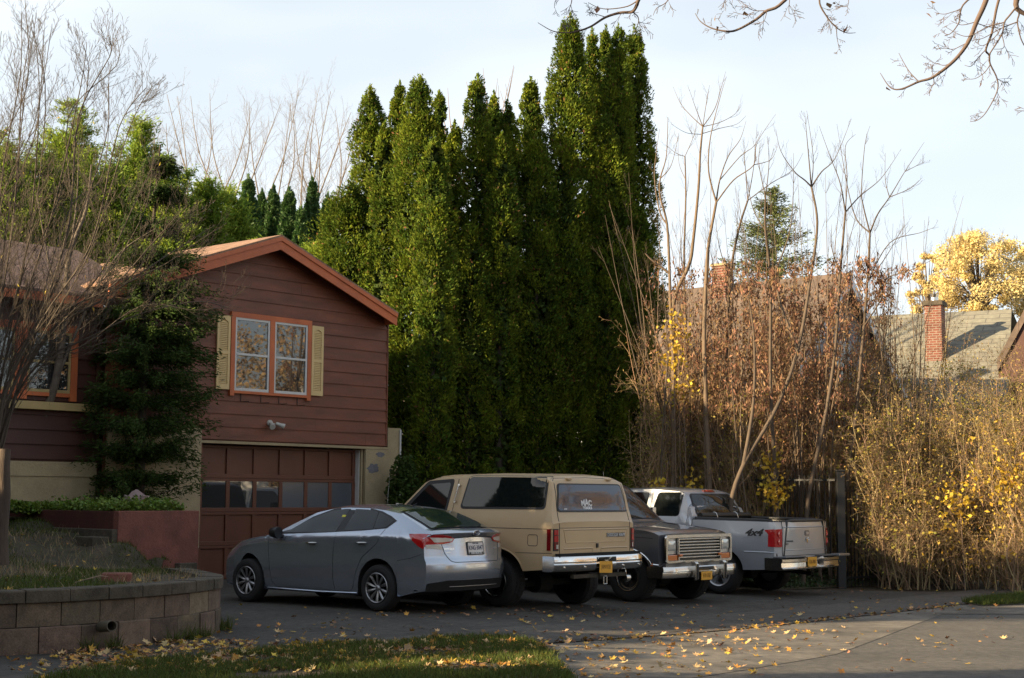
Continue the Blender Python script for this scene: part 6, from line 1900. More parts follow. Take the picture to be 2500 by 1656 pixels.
for i, (lab, Y, limbs) in enumerate(SAP):
    br = i >= 4
    traced('bare_sapling', lab, 'bare tree', [([q for q in P_[0]],) + tuple(P_[1:]) for P_ in limbs], Y, M['bark_sap'] if i >= 4 else M['bark_sap2'], 'bare saplings right of the arborvitae', c3, depth=0.25, ground=bank_z, sparse=True,
           tw_n=15 if br else 10, tw_L=0.95, tw_r=0.0055, lvl=1, up=0.2, leaves=(M['brownleaf'], 6 if br else 2, 0.10, low_brown, 1))

for k in range(62):
    px = 1605 + 11.2 * k + random.uniform(-14, 14); Y = random.uniform(31.5, 35.5); top = random.uniform(420, 640) if k % 3 else random.uniform(330, 450)
    b = at(px, 1300, Y); bz = bank_z(b.x, Y); H = at(px, top, Y).z - bz
    root = thing('slender_sapling', 'thin upright bare sapling growing out of the thicket', 'bare tree', (b.x, Y, bz), 0, 'thin bare saplings growing out of the thicket')
    tw = Twigs(); fine = Twigs(4); tips = []; l_ = random.gauss(0, 0.5)
    for q in range(random.randint(1, 3)):
        e = l_ + random.gauss(0, 0.45); hh = H * random.uniform(.8, 1)
        Q = tw.long([(random.gauss(0, .12), 0, 0), (e * .15 + random.gauss(0, .12), 0, hh * .3), (e * .5 + random.gauss(0, .15), random.gauss(0, .3), hh * .62), (e * 1.1, random.gauss(0, .4), hh)], 0.024, 0.003)
        side_twigs(fine, Q, 17, 0.9, 0.0055, 1, ang=0.6, up=0.2, tips=tips, t0=0.25)
    tw.build('stem_clumps', M['bark_sap'] if k % 2 else M['bark_sap2'], root, 5); fine.build('twig_canopy', M['bark_sap'], root, 3)
    T = [t for t in tips if at(1250, 1000, Y).z < t.z + bz < at(1250, 640, Y).z and random.random() < 0.6] if 1680 < px < 2130 else []
    if T:
        C = [tuple(t + rv(0.04) + Vector((0, 0, -0.06 * j))) for t in T for j in range(4)]
        leaf_cloud('leaves', C, 0.09, M['brownleaf'], root, aspect=0.35, long_axis=np.tile([0, 0, -1.0], (len(C), 1)))

# trees behind, thin pale
for (px, top, Y, sp_) in ((415, 275, 58, 1), (470, 235, 60, 1), (530, 215, 58, 1), (590, 205, 62, 1), (655, 245, 60, 1), (720, 215, 58, 1), (775, 225, 60, 1), (815, 255, 62, 1)):
    b = at(px, 700, Y); tp = at(px, top, Y); H = tp.z - b.z
    root = thing('bare_background_tree', 'thin pale bare tree beyond the garage roof against the sky', 'bare tree', (b.x, Y, b.z), 0, 'pale bare trees beyond the garage roof')
    tw = Twigs(); fine = Twigs(4)
    for k in range(3):
        d = Vector((random.uniform(-.28, .28), random.uniform(-.2, .2), 1)); Q = tw.long([(random.uniform(-.4, .4), 0, -2), Vector((d.x * H * .3, 0, H * .3)), Vector((d.x * H * .8 + random.uniform(-.3, .3), 0, H * .65)), Vector((d.x * H * 1.05, 0, H * random.uniform(.85, 1)))], 0.05, 0.008)
        side_twigs(fine, Q, 20, H * 0.30, 0.012, 2, ang=0.6, up=0.08, wob=0.16)
    tw.build('trunk', M['bark_pale'], root, 5); fine.build('twig_canopy', M['bark_pale'], root, 3)
for (px, top, Y) in ((1112, 195, 50), (1180, 150, 50), (1225, 165, 52), (1290, 190, 50)):
    b = at(px, 400, Y); tp = at(px, top, Y); H = tp.z - b.z
    root = thing('bare_background_tree', 'thin bare shoots poking up behind the arborvitae row', 'bare tree', (b.x, Y, 0), 0, 'bare shoots behind the arborvitae row')
    tw = Twigs()
    for k in range(5):
        d = random.uniform(-.35, .35); tw.long([(0, 0, b.z * 0.7), (d * 0.6, 0, b.z), (d * 2.2, 0, b.z + H * .55), (d * 3.0, 0, b.z + H * random.uniform(.75, 1))], 0.03, 0.005)
    tw.long([(0, 0, 0), (0, 0, b.z * 0.7)], 0.07, 0.05)
    tw.build('branch_canopy', M['twig'], root, 4)

# ---- overhead boughs from a street tree standing out of view
OV_L = [
 ([(2300, -900), (2000, -420), (1760, -120), (1700, 0), (1690, 30), (1665, 65), (1600, 70), (1520, 95), (1440, 145), (1370, 170), (1310, 180), (1230, 170), (1150, 125)], .016, .0018, 0.03),
 ([(1665, 65), (1695, 90), (1700, 120), (1690, 150), (1685, 190)], .004, .0016, 0.03), ([(1700, 0), (1640, 35), (1540, 50), (1480, 42), (1425, 15)], .0045, .0016, 0.03),
 ([(1520, 95), (1490, 85), (1455, 75), (1420, 65)], .003, .0015, 0.02), ([(1310, 180), (1295, 155), (1280, 132)], .0022, .0014, 0.02), ([(1700, 120), (1740, 130)], .0022, .0013, 0.02),
 ([(1330, -60), (1335, 0), (1325, 40), (1310, 70)], .004, .0013, 0.02), ([(1330, -60), (1250, 0), (1240, 45)], .003, .0013, 0.02), ([(1880, -60), (1855, 10), (1800, 45), (1780, 85)], .004, .0014, 0.02),
]
c5 = lambda x, y: (2000 + x / 4.734, y / 4.734)
c6 = lambda x, y: (1280 + x / 2.887, y / 2.887)
big = [([(3100, -2300), (2500, -1300), (2080, -500), (1930, 0), (1820, 250), (1720, 490), (1560, 700), (1320, 890), (1150, 945), (950, 1030), (820, 1010), (705, 845)], .022, .0018, 0.02),
 ([(1150, 945), (1050, 840), (980, 730), (920, 615)], .0035, .0016, 0.02), ([(1720, 490), (1640, 530), (1550, 570), (1450, 560), (1350, 570)], .003, .0013, 0.02), ([(1560, 700), (1460, 755), (1370, 740), (1270, 705)], .003, .0013, 0.02),
 ([(1320, 890), (1325, 980), (1250, 990)], .0025, .0013, 0.02), ([(1320, 890), (1300, 800), (1285, 740)], .0022, .0013, 0.02),
 ([(1820, 250), (1650, 290), (1520, 240)], .003, .0013, 0.02), ([(1820, 270), (1950, 310), (2100, 330)], .003, .0016, 0.02),
 ([(2500, -1300), (2080, -300), (1720, 0), (1640, 110), (1610, 270), (1500, 400), (1400, 350)], .008, .0015, 0.02), ([(1640, 110), (1540, 140), (1440, 165), (1335, 145)], .003, .0014, 0.02),
 ([(2500, -1300), (2250, -500), (2075, 0), (2020, 250), (1990, 400), (1925, 575), (1965, 640), (1975, 740), (2055, 910), (2055, 1060), (1935, 1290), (1840, 1385), (1745, 1408)], .010, .0016, 0.02),
 ([(1925, 575), (1840, 665), (1760, 765), (1680, 755)], .003, .0014, 0.02), ([(1975, 750), (1910, 840), (1800, 910), (1675, 915)], .003, .0014, 0.02), ([(2055, 910), (2140, 960)], .0022, .0013, 0.01), ([(2055, 1060), (2085, 1130)], .0018, .0013, 0.01),
 ([(3100, -2300), (2700, -700), (2280, 0), (2420, 200), (2700, 500)], .03, .006, 0.02), ([(2280, 80), (2200, 180), (2140, 260), (2110, 400), (1965, 630)], .006, .004, 0.02), ([(2280, 80), (2310, 160), (2290, 255), (2325, 430), (2370, 530)], .006, .003, 0.02),
 ([(2140, 260), (1950, 310), (1760, 410), (1640, 410), (1465, 315)], .004, .0014, 0.02), ([(2290, 255), (2100, 330), (1900, 440), (1760, 470)], .004, .0014, 0.02), ([(2110, 400), (2135, 550), (2020, 570)], .003, .0014, 0.01), ([(2700, 500), (2860, 900), (2700, 1240), (2560, 1292), (2380, 1284), (2260, 1280)], .005, .0016, 0.01),
 ([(2100, 330), (2030, 430), (1890, 530), (1800, 480)], .003, .0014, 0.01)]
mid = [([(2900, -900), (2300, -500), (1840, 0), (1710, 75), (1630, 140), (1490, 215), (1400, 218), (1310, 195), (1240, 150), (1205, 95)], .014, .0018, 0.02),
 ([(1710, 75), (1620, 75), (1560, 40), (1515, 0)], .003, .0014, 0.02), ([(1620, 85), (1560, 105), (1470, 85)], .0025, .0014, 0.02), ([(1710, 80), (1690, 150), (1650, 190)], .0025, .0013, 0.02), ([(1870, 0), (1868, 95), (1920, 92)], .0025, .0014, 0.01),
 ([(2300, -500), (2150, -150), (2080, 0), (2130, 115), (2200, 195), (2270, 232), (2335, 232)], .008, .0016, 0.02), ([(2200, 195), (2205, 270), (2222, 355)], .0028, .0014, 0.01), ([(2130, 115), (2140, 160), (2105, 195)], .0022, .0013, 0.01), ([(2280, -60), (2280, 40), (2200, 45)], .0025, .0013, 0.01), ([(1418, -60), (1420, 80)], .002, .0013, 0.01)]
root = thing('overhanging_tree', 'bare street tree whose thin boughs hang into the top of the sky', 'bare tree', (8.5, 7.5, gz(8.5)))
ovt = Twigs(); ovf = Twigs(4); ovtips = []
for conv, LB, Y0 in ((c2, OV_L, 9.2), (c5, big, 9.0), (c6, mid, 9.4)):
    starts = {}
    for P, r0, r1, ds in LB:
        yy0 = starts.get(P[0], Y0); W3 = []
        for i, q in enumerate(P):
            yy = yy0 + ds * i
            if not (i == 0 and q in starts): starts[q] = yy
            W3.append(at(*conv(*q), yy) - root.location)
        Q = ovt.long(W3, r0, r1)
        Qv = [q for q in Q]
        side_twigs(ovf, Qv, 9 if len(P) > 6 else 4, 0.13, 0.0013, 1, ang=0.8, up=-0.02, tips=ovtips, t0=0.35 if len(P) > 6 else 0.2)
trunk_top = Vector((0, 0, 5.0))
ends = [at(*c2(2300, -900), 9.2) - root.location, at(*c5(3100, -2300), 9.0) - root.location, at(*c6(2900, -900), 9.4) - root.location]
ovt.long([(0, 0, 0), (0.05, 0, 2.5), (0, 0, 4.2)], 0.20, 0.15)
for e in ends: ovt.long([(0, 0, 4.2), e * 0.5 + Vector((0, 0, 1.8)), e], 0.09, 0.014)
# the trunk stands outside the view to the right
ovt.build('trunk', M['twig_ov'], root, 7); ovf.build('twig_canopy', M['twig_ov'], root, 3)
C = [tuple(t + rv(0.02)) for t in ovtips if random.random() < 0.012]
leaf_cloud('last_leaves', C, 0.06, M['brownleaf'], root, aspect=0.6)

# ---- leaning bare tree and the many stemmed bare shrub at the left
SH = [
 ([(-60, 2900), (-30, 2500), (60, 2150), (200, 1800), (330, 1500), (430, 1200), (520, 960), (590, 700), (595, 460)], .022, .004),
 ([(-60, 2900), (10, 2450), (120, 2080), (300, 1800), (560, 1640), (850, 1440), (1020, 1330), (1180, 1230)], .022, .004),
 ([(-60, 2900), (-10, 2300), (90, 1950), (320, 1720), (620, 1560), (860, 1300), (1015, 1130)], .019, .004),
 ([(-60, 2900), (20, 2350), (200, 2000), (480, 1850), (760, 1720), (1080, 1650), (1260, 1690)], .018, .004),
 ([(-60, 2900), (-60, 2200), (0, 1700), (60, 1300), (100, 900), (120, 500), (180, 80)], .019, .004),
 ([(-60, 2900), (-80, 2000), (-30, 1400), (20, 900), (110, 420), (118, 70)], .018, .004),
 ([(-60, 2900), (-20, 2100), (120, 1500), (180, 1100), (215, 500), (180, 110)], .018, .004),
 ([(-60, 2900), (0, 2100), (150, 1600), (290, 1150), (440, 480), (475, 230)], .018, .004),
 ([(-60, 2900), (30, 2150), (250, 1650), (380, 1200), (430, 640), (600, 310), (598, 230)], .02, .004),
 ([(-60, 2900), (20, 2200), (230, 1750), (500, 1330), (650, 700), (800, 480)], .02, .004),
 ([(-60, 2900), (60, 2150), (330, 1750), (560, 1480), (720, 1150), (860, 850)], .02, .004),
 ([(-60, 2900), (-120, 2200), (-100, 1500), (-40, 900), (0, 240)], .019, .004),
 ([(-60, 2900), (-100, 2300), (-20, 1750), (60, 1100), (200, 700), (240, 180)], .02, .004),
]
for lb in SH: pass
random.seed(5)
SH += [([(q[0] + random.gauss(0, 30) * min(1, i / 3), q[1] + random.gauss(0, 45) * min(1, i / 3)) if i else (q[0] - random.uniform(0, 260), q[1]) for i, q in enumerate(lb[0])], lb[1] * 0.6, lb[2]) for lb in SH]
traced('bare_shrub', 'large many stemmed bare shrub fanning up from the edge in front of the wing windows', 'bare shrub', SH, 18.5, M['twig_grey'], None, c1, depth=0.22, tw_n=38, tw_L=0.85, tw_r=0.0042, lvl=2, sides=6,
       leaves=(M['yelleaf'], 1, 0.06, lambda p: random.random() < 0.0012, 0))
traced('leaning_tree', 'slim leaning bare tree growing from the planting bed under the wing window', 'bare tree',
       [([(100, 2750), (190, 2400), (300, 2100), (350, 1750), (380, 1400), (470, 1150), (500, 900)], .10, .012), ([(300, 2100), (470, 1700), (640, 1400), (850, 1250)], .03, .004), ([(350, 1750), (260, 1400), (200, 1050)], .03, .004), ([(380, 1400), (420, 1100), (430, 800)], .02, .004)],
       26.0, M['bark'], None, c1, depth=0.1, tw_n=14, tw_L=0.8, tw_r=0.006, lvl=1, sides=8)
p = at(6, 1365, 14.6)
g = G(); tpz = at(6, 1097, 14.6)
root = thing('cut_trunk', 'weathered grey cut trunk standing in the garden mound at the edge', 'tree trunk', (p.x - 0.0, 14.6, p.z - 0.06))
hh = tpz.z - p.z + 0.06; g.tube([(-0.02, 0, 0), (-0.03, 0.01, hh * 0.25), (-0.01, 0, hh * 0.6), (-0.025, 0, hh * 0.85), (-0.02, 0.01, hh)], [0.085, 0.068, 0.062, 0.060, 0.052], 11); g.build('trunk', M['post_wood'], root, smooth=40)
# ================================================================== THICKET, FENCE, FAR HOUSES
def shrub(px, toppx, Y, wpx, name, label, group, stems=16, m=None, leafm=None, nleaf=0, lsize=0.06, lean=0.0, lvl=2, leafz=(0.0, 1.0), r=0.016, zb=None, droop=False, extra=None):
    b = at(px, 1300, Y); bz = bank_z(b.x, Y) if zb is None else zb; H = at(px, toppx, Y).z - bz; W_ = wpx / 2 * Y / 3700
    root = thing(name, label, 'shrub', (b.x, Y, bz), 0, group)
    tw = Twigs(); fine = Twigs(4); tips = []
    for i in range(stems):
        w = random.uniform(0, 2 * PI); rr = random.uniform(0.1, 1) * W_
        ex, ey = math.cos(w) * rr + lean, math.sin(w) * rr * 0.6; hh = H * random.uniform(0.65, 1.0) * (1 - 0.2 * (rr / W_) ** 2)
        bx, by = random.uniform(-.75, .75) * W_, random.uniform(-.35, .35)
        j1, j2 = random.gauss(0, 0.16), random.gauss(0, 0.22)
        ex += random.gauss(0, 0.35)
        Q = tw.long([(bx, by, 0), (bx + (ex - bx) * 0.2 + j1, by + (ey - by) * 0.3, hh * 0.25), (bx + (ex - bx) * 0.45 + j2, ey * 0.6, hh * 0.5), (bx + (ex - bx) * 0.8 - j1, ey * 0.8, hh * 0.78), (ex, ey, hh)], r * random.uniform(0.5, 1.2), 0.003)
        side_twigs(fine, Q, 15, H * 0.2, 0.0065, lvl, ang=0.85, up=0.04, tips=tips, t0=0.06, wob=0.2)
    tw.build('stem_clumps', m, root, 4); fine.build('twig_canopy', m, root, 3)
    if extra:
        T = [t for t in tips if t.z > 0.25 * H]
        C = [tuple(random.choice(T) + rv(0.07)) for _ in range(extra[1])] if T else []
        leaf_cloud('dry_foliage', C, 0.05, extra[0], root, aspect=0.5)
    if leafm is not None and nleaf:
        T = [t for t in tips if leafz[0] * H <= t.z <= leafz[1] * H]
        C = []
        for k in range(nleaf):
            if not T: break
            t = random.choice(T)
            if droop: C += [tuple(t + rv(0.035) + Vector((0, 0, -0.07 * q))) for q in range(4)]
            else: C.append(tuple(t + rv(0.05)))
        if C: leaf_cloud('leaves', C, lsize, leafm, root, aspect=0.35 if droop else 0.6, long_axis=np.tile([0, 0, -1.0], (len(C), 1)) if droop else None)
    return root
GRP = 'leafless tangled shrubs of the thicket'
rows = [
 # px, top, Y, width, label, leaf material, count
 (1640, 760, 33.5, 110, 'tangled bare shrub beside the foot of the arborvitae row', 'olive', 500),
 (1700, 740, 34.5, 120, 'brown tangled shrub behind the crew cab', 'brownleaf', 350),
 (1670, 900, 32.0, 110, 'lower olive shrub hugging the arborvitae edge', 'olive', 900),
 (1765, 700, 34.0, 120, 'rusty leaved shrub in front of the brown roof', 'brownleaf', 750),
 (1800, 900, 32.2, 120, 'dense shrub straight above the pickup cab', 'olive', 900),
 (1840, 690, 34.4, 120, 'rusty leaved shrub below the spruce', 'brownleaf', 850),
 (1905, 680, 33.6, 120, 'thick rusty leaved shrub near the house gable', 'brownleaf', 950),
 (1900, 930, 31.4, 120, 'shaded shrub above the pickup bed', 'olive', 800),
 (1970, 700, 34.0, 120, 'rusty leaved shrub in front of the white gable trim', 'brownleaf', 950),
 (2035, 730, 33.0, 110, 'thinning rusty shrub beside the fence post', 'brownleaf', 750),
 (2000, 960, 31.8, 110, 'yellow tinged shrub behind the fence pickets', 'olive', 900),
 (2095, 770, 34.0, 120, 'grey brown shrub in front of the far grey roof', 'brownleaf', 450),
 (2110, 900, 32.0, 130, 'arching twiggy shrub leaning over the fence', 'olive', 500),
 (2170, 850, 33.0, 130, 'straw coloured twiggy shrub below the brick chimney', 'olive', 800),
 (2200, 1000, 31.0, 120, 'low arching shrub with yellow leaves near the fence end', 'yelleaf', 200),
 (2240, 860, 34.0, 130, 'fine twigged shrub in front of the grey roof valley', 'olive', 900),
 (2300, 810, 33.0, 130, 'tall fine twigged tan shrub under the grey roof', 'olive', 1300),
 (2330, 960, 31.0, 130, 'sunlit shrub with scattered yellow leaves', 'yelleaf', 260),
 (2365, 790, 34.0, 120, 'tallest tan twiggy shrub at the far end of the thicket', 'olive', 1300),
 (2430, 810, 33.0, 130, 'tan shrub next to the edge of the view', 'olive', 1300),
 (2450, 960, 30.6, 130, 'golden shrub at the foot of the thicket near the verge', 'yelleaf', 300),
 (2500, 830, 32.0, 130, 'outermost tan shrub of the thicket', 'olive', 1200),
 (2520, 1000, 30.0, 120, 'outermost golden shrub close to the path', 'yelleaf', 260),
 (1930, 1040, 34.2, 130, 'golden leaved shrub glowing low behind the fence beside the pickup', 'yelleaf', 420),
 (2090, 1040, 34.0, 130, 'golden leaved shrub glowing low behind the thick fence post', 'yelleaf', 420),
 (2175, 960, 30.9, 110, 'thin arching shrub leaning left over the fence end', 'olive', 500),
 (2235, 930, 30.8, 120, 'thin straw coloured shrub at the left edge of the golden group', 'olive', 700),
 (1615, 840, 32.6, 90, 'narrow olive shrub squeezed against the last arborvitae', 'olive', 900),
 (1735, 980, 31.4, 120, 'low dark shrub just behind the cab roof', 'olive', 1100),
 (1860, 860, 32.6, 130, 'mid height olive shrub left of the leaning trunk', 'olive', 1300),
 (1940, 840, 32.4, 130, 'dense brown shrub between the leaning trunk and the post', 'brownleaf', 450),
 (2070, 880, 32.4, 130, 'wide twiggy shrub straight above the fence post', 'olive', 1200),
 (2140, 800, 34.6, 130, 'back row shrub left of the far brick chimney', 'brownleaf', 250),
 (2210, 930, 32.0, 140, 'rounded straw shrub over the middle of the fence', 'olive', 1200),
 (2275, 1000, 31.0, 130, 'low straw shrub in front of the fence', 'olive', 900),
 (2395, 900, 31.6, 140, 'wide straw shrub with dense fine twigs', 'olive', 1500),
 (2480, 900, 31.4, 140, 'broad tan shrub close to the verge', 'olive', 1500),
]
for i, (px, top, Y, w, lab, lm, cnt) in enumerate(rows):
    rt = px > 2080
    if px < 2290 and Y < 32.2 and Y > 30.95: Y += 1.9
    r_ = shrub(px, top - (45 if rt else 0), Y, w, 'thicket_shrub', lab, GRP, stems=21, m=M['twig_tan'] if rt else M['twig_warm'], leafm=M[lm], nleaf=cnt, lsize=0.085 if lm != 'olive' else 0.065, lvl=2, leafz=(0.0, 0.8) if lm != 'brownleaf' else (0.4, 1.0), lean=random.uniform(-.3, .3), droop=lm == 'brownleaf', extra=(M['tanbud'], 1300 if rt else 600))

# yellow leaf sprays hanging on vines
for (px, py, Y, n, s) in ((1895, 1200, 31.0, 240, .26), (1880, 1130, 31.5, 120, .2), (1690, 1180, 31.5, 70, .22), (1610, 1190, 31.0, 60, .15), (1650, 800, 32.3, 130, .3), (1640, 880, 32.0, 120, .25), (1665, 950, 32.2, 90, .25), (2340, 1220, 30.3, 200, .35), (2460, 1180, 30.0, 200, .35), (1995, 1290, 31.2, 60, .2)):
    c = at(px, py, Y); root = thing('yellow_vine', 'spray of large yellow maple leaves caught in the thicket', 'vine', (c.x, Y, c.z), 0, 'yellow leaf sprays in the thicket')
    tw = Twigs(); C = []
    tw.long([(0.1, 0.05, -c.z + bank_z(c.x, Y)), (0.05, 0, -0.6), (0, 0, 0.1), (-0.1, 0, s)], 0.01, 0.003)
    for k in range(7): grow(tw, Vector((0, 0, random.uniform(-s, s))), rv(1), s, 0.004, 0)
    tw.build('stem_clumps', M['twig'], root, 3)
    C = [tuple(Vector((random.gauss(0, s * .6), random.gauss(0, s * .3), random.gauss(0, s * .7)))) for _ in range(int(n * 0.7))]
    leaf_cloud('leaves', C, 0.09, M['yelleaf'], root, aspect=0.9)

# ground cover on the bank
pts = []
e0 = gpt(1930, 1436); e1 = gpt(2500, 1408); ud = Vector((e1.x - e0.x, e1.y - e0.y, 0)).normalized(); nd = Vector((-ud.y, ud.x, 0))
for k in range(26000):
    a = random.uniform(-0.6, 14); b_ = abs(random.gauss(0, 1.1)) + random.uniform(-0.05, 0.3)
    q = e0 + ud * a + nd * b_
    if random.random() < 0.25 + 0.6 * (0.5 + 0.5 * math.sin(a * 1.7 + b_ * 2)): pts.append((q.x, q.y, bank_z(q.x, q.y) + random.uniform(0.0, 0.13) * (0.5 + 0.5 * math.sin(a * 3 + b_ * 5) ** 2)))
tag(leaf_cloud('ground_ivy', pts, 0.055, M['ivy'], None, aspect=0.8), 'dark low ground cover over the bank under the thicket', 'ground cover', kind='stuff')

# black metal fence
def fence(a, b, ztop, label):
    a = Vector(a); b = Vector(b); Lf = (b - a).length; ang = math.atan2(b.y - a.y, b.x - a.x)
    root = thing('metal_fence', label, 'fence', (a.x, a.y, 0), ang)
    za = bank_z(a.x, a.y)
    g = G(); g.box(0, Lf, -0.015, 0.015, ztop - 0.12, ztop - 0.08); g.build('top_rail', M['fence'], root)
    g = G(); g.box(0, Lf, -0.015, 0.015, za + 0.18, za + 0.22); g.build('bottom_rail', M['fence'], root)
    g = G(); n = int(Lf / 0.115)
    for i in range(n): g.box(i * 0.115 + 0.05, i * 0.115 + 0.068, -0.009, 0.009, za + 0.02, ztop)
    g.build('pickets', M['fence'], root)
    return root
pf = at(2053, 1300, 31.0)
fl = at(1730, 1300, 33.0); fr_ = at(2640, 1300, 36.5)
zt_ = at(2053, 1160, 31.0).z
fence((fl.x, fl.y, 0), (pf.x - 0.1, 31.0, 0), zt_, 'black picket fence panel between the pickup and the tall post')
fence((pf.x + 0.1, 31.05, 0), (fr_.x, fr_.y, 0), zt_ - 0.22, 'long black picket fence running right behind the shrubs')
root = thing('fence_post', 'thick black square fence post behind the pickup tailgate', 'post', (pf.x, 31.0, bank_z(pf.x, 31.0) - 0.05))
hh = zt_ - bank_z(pf.x, 31.0) + 0.12
g = G(); g.box(-0.08, 0.08, -0.08, 0.08, 0, hh); g.build('shaft', M['fence'], root, bevel=0.006)
g = G(); g.box(-0.095, 0.095, -0.095, 0.095, hh + 0.002, hh + 0.035); g.build('cap', M['fence'], root, bevel=0.008)

# spruce
def spruce(px, top, Y, w):
    tp = at(px, top, Y); H = tp.z; Wd = w / 2 * Y / 3700
    root = thing('spruce', 'ragged green spruce rising behind the brown roofed house', 'spruce', (tp.x, Y, 0))
    g = G(); g.tube([(0, 0, 0), (0, 0, H)], [0.16, 0.01], 7); g.build('trunk', M['bark'], root)
    tw = Twigs(); C = []; A = []
    zlow = H * 0.45
    for i in range(300):
        z = random.uniform(zlow, H * 0.995); t = (H - z) / (H - zlow); w_ = random.uniform(0, 2 * PI); reach = (0.15 + Wd * t ** 0.8) * random.uniform(0.6, 1.1)
        d = Vector((math.cos(w_), math.sin(w_), 0.15)); P = [Vector((0, 0, z))]; q = P[0].copy()
        for k in range(5): d = (d + Vector((0, 0, 0.04)) + rv(0.06)).normalized(); q = q + d * reach / 5; P.append(q.copy())
        tw.add(P, 0.02, 0.005)
        for k in range(int(55 * (0.3 + reach / 2))):
            u = random.uniform(0.1, 5); i0 = min(4, int(u)); s = P[i0].lerp(P[i0 + 1], u - i0); C.append(tuple(s + rv(0.07) + Vector((0, 0, -abs(random.gauss(0, .08)))))); A.append(tuple(d + Vector((0, 0, -.2))))
    tw.build('branch_canopy', M['bark'], root, 3)
    leaf_cloud('needles', C, 0.16, M['spruce'], root, aspect=0.28, long_axis=np.array(A), jit=0.5)
spruce(1888, 455, 62, 500)

# brown roofed house beyond the thicket: ridge runs away from the street
def at_dir(P, d, px):  # point on line P + d t seen at picture column px
    best = None
    for t in np.linspace(-30, 60, 1801):
        q = P + d * t; rel = q - Vector((0, 0, CH)); z = rel.dot(cf)
        if z < 1: continue
        x = 1250 + 3700 * rel.dot(cr) / z
        if best is None or abs(x - px) < best[0]: best = (abs(x - px), q)
    return best[1]
ND = Vector((math.sin(B), -math.cos(B), 0))     # towards the street
rk = at(2050, 668, 46.0)
bh = thing('neighbour_house', 'brown roofed house with pale gable and white rake boards beyond the thicket', 'house', (rk.x, rk.y, 0), B)
RH = rk.z; hwid_ = 4.4; ev = RH - 4.2; back = 16.0
g = G()
for sg in (-1, 1):
    vs = [(0, -0.35, RH), (sg * hwid_, -0.35, ev), (sg * hwid_, back, ev), (0, back, RH)]
    vs2 = [(a, b_, c - 0.12) for a, b_, c in vs]
    g.add(vs + vs2, [(0, 1, 2, 3), (7, 6, 5, 4), (0, 4, 5, 1), (1, 5, 6, 2), (3, 2, 6, 7)])
g.build('roof', M['shingle_br'], bh)
g = G(); g.prism([(-hwid_ + .3, 0), (hwid_ - .3, 0), (hwid_ - .3, ev + 0.1), (0, RH - 0.25), (-hwid_ + .3, ev + 0.1)], 0.0, back - 0.3); g.build('wall', M['wall_far'], bh)
g = G()
for sg in (-1, 1): g.prism([(0, RH - 0.12), (sg * hwid_, ev - 0.12), (sg * hwid_, ev - 0.42), (0, RH - 0.42)], -0.40, -0.36)
g.build('rake_board', M['trim_far'], bh)
g = G(); g.box(-0.5, 0.5, -0.03, 0.01, RH - 3.6, RH - 2.1); wf = g.build('window', M['trim_far'], bh); g = G(); g.box(-0.4, 0.4, -0.05, -0.035, RH - 3.5, RH - 2.2); g.build('pane', M['win'], wf)
ch_ = at_dir(rk + VD * 0.0 + Vector((0, 0, 0)), VD, 1775)
g = G(); yl_ = (ch_ - Vector((rk.x, rk.y, 0))).dot(VD); g.box(-0.5, 0.0, yl_ - 0.25, yl_ + 0.25, RH - 1.6, RH + 0.55)
chm = g.build('chimney', M['redbrick'], bh)
g = G(); g.box(-0.55, 0.05, yl_ - 0.3, yl_ + 0.3, RH + 0.552, RH + 0.64); g.build('chimney_cap', M['cream'], chm, bevel=0.02)

# grey roofed house far right
Yg = 58.0
a = at(2120, 772, Yg); b_ = at(2560, 755, Yg - 3)
gh = thing('grey_roofed_house', 'distant house with grey green shingles and a tall brick chimney', 'house', (a.x, a.y, 0), math.atan2(b_.y - a.y, b_.x - a.x))
Lg = Vector((b_.x - a.x, b_.y - a.y)).length; zr = a.z; dz = 4.6; dp = 7.5; ang = gh.rotation_euler.z
g = G()
vs = [(-1, 0, zr), (Lg - 1.3, 0, zr), (Lg - 0.4, -dp, zr - dz), (-1, -dp, zr - dz)]
vsb = [(-1, dp, zr - dz), (Lg - 0.4, dp, zr - dz)]
lo = [(x, y, z - 0.15) for x, y, z in vs]
g.add(vs + vsb + lo, [(0, 3, 2, 1), (0, 1, 5, 4), (6, 7, 8, 9), (2, 3, 9, 8), (1, 2, 8, 7)])
g.build('roof', M['shingle_gr'], gh)
g = G(); g.prism([(-0.8, 0), (Lg - 0.8, 0), (Lg - 0.8, zr - dz + 0.2), (-0.8, zr - dz + 0.2)], -dp + 0.5, dp - 0.5); g.build('wall', M['wall_far'], gh)
cc = at(2283, 800, Yg - 4.2); ct = at(2283, 748, Yg - 4.2); cb = at(2283, 860, Yg - 4.2)
rel = cc - Vector((a.x, a.y, 0)); lx2 = rel.x * math.cos(ang) + rel.y * math.sin(ang); ly2 = -rel.x * math.sin(ang) + rel.y * math.cos(ang)
hwc = 20 * (Yg - 4.2) / 3700
g = G(); g.box(lx2 - hwc, lx2 + hwc, ly2 - 0.35, ly2 + 0.35, cb.z - 1.0, ct.z); chm = g.build('chimney', M['redbrick'], gh)
g = G(); g.box(lx2 - hwc - 0.04, lx2 + hwc + 0.06, ly2 - 0.42, ly2 + 0.42, ct.z + 0.002, ct.z + 0.16); g.build('chimney_cap', M['cap'], chm)
g = G(); g.lathe_z([(0.0, 0.3), (0.16, 0.28), (0.14, 0.15), (0.14, 0.0)], (lx2, ly2, ct.z + 0.16), 12); g.build('flue', M['chrome_old'], chm)
rd_ = at(2488, 760, Yg - 7)
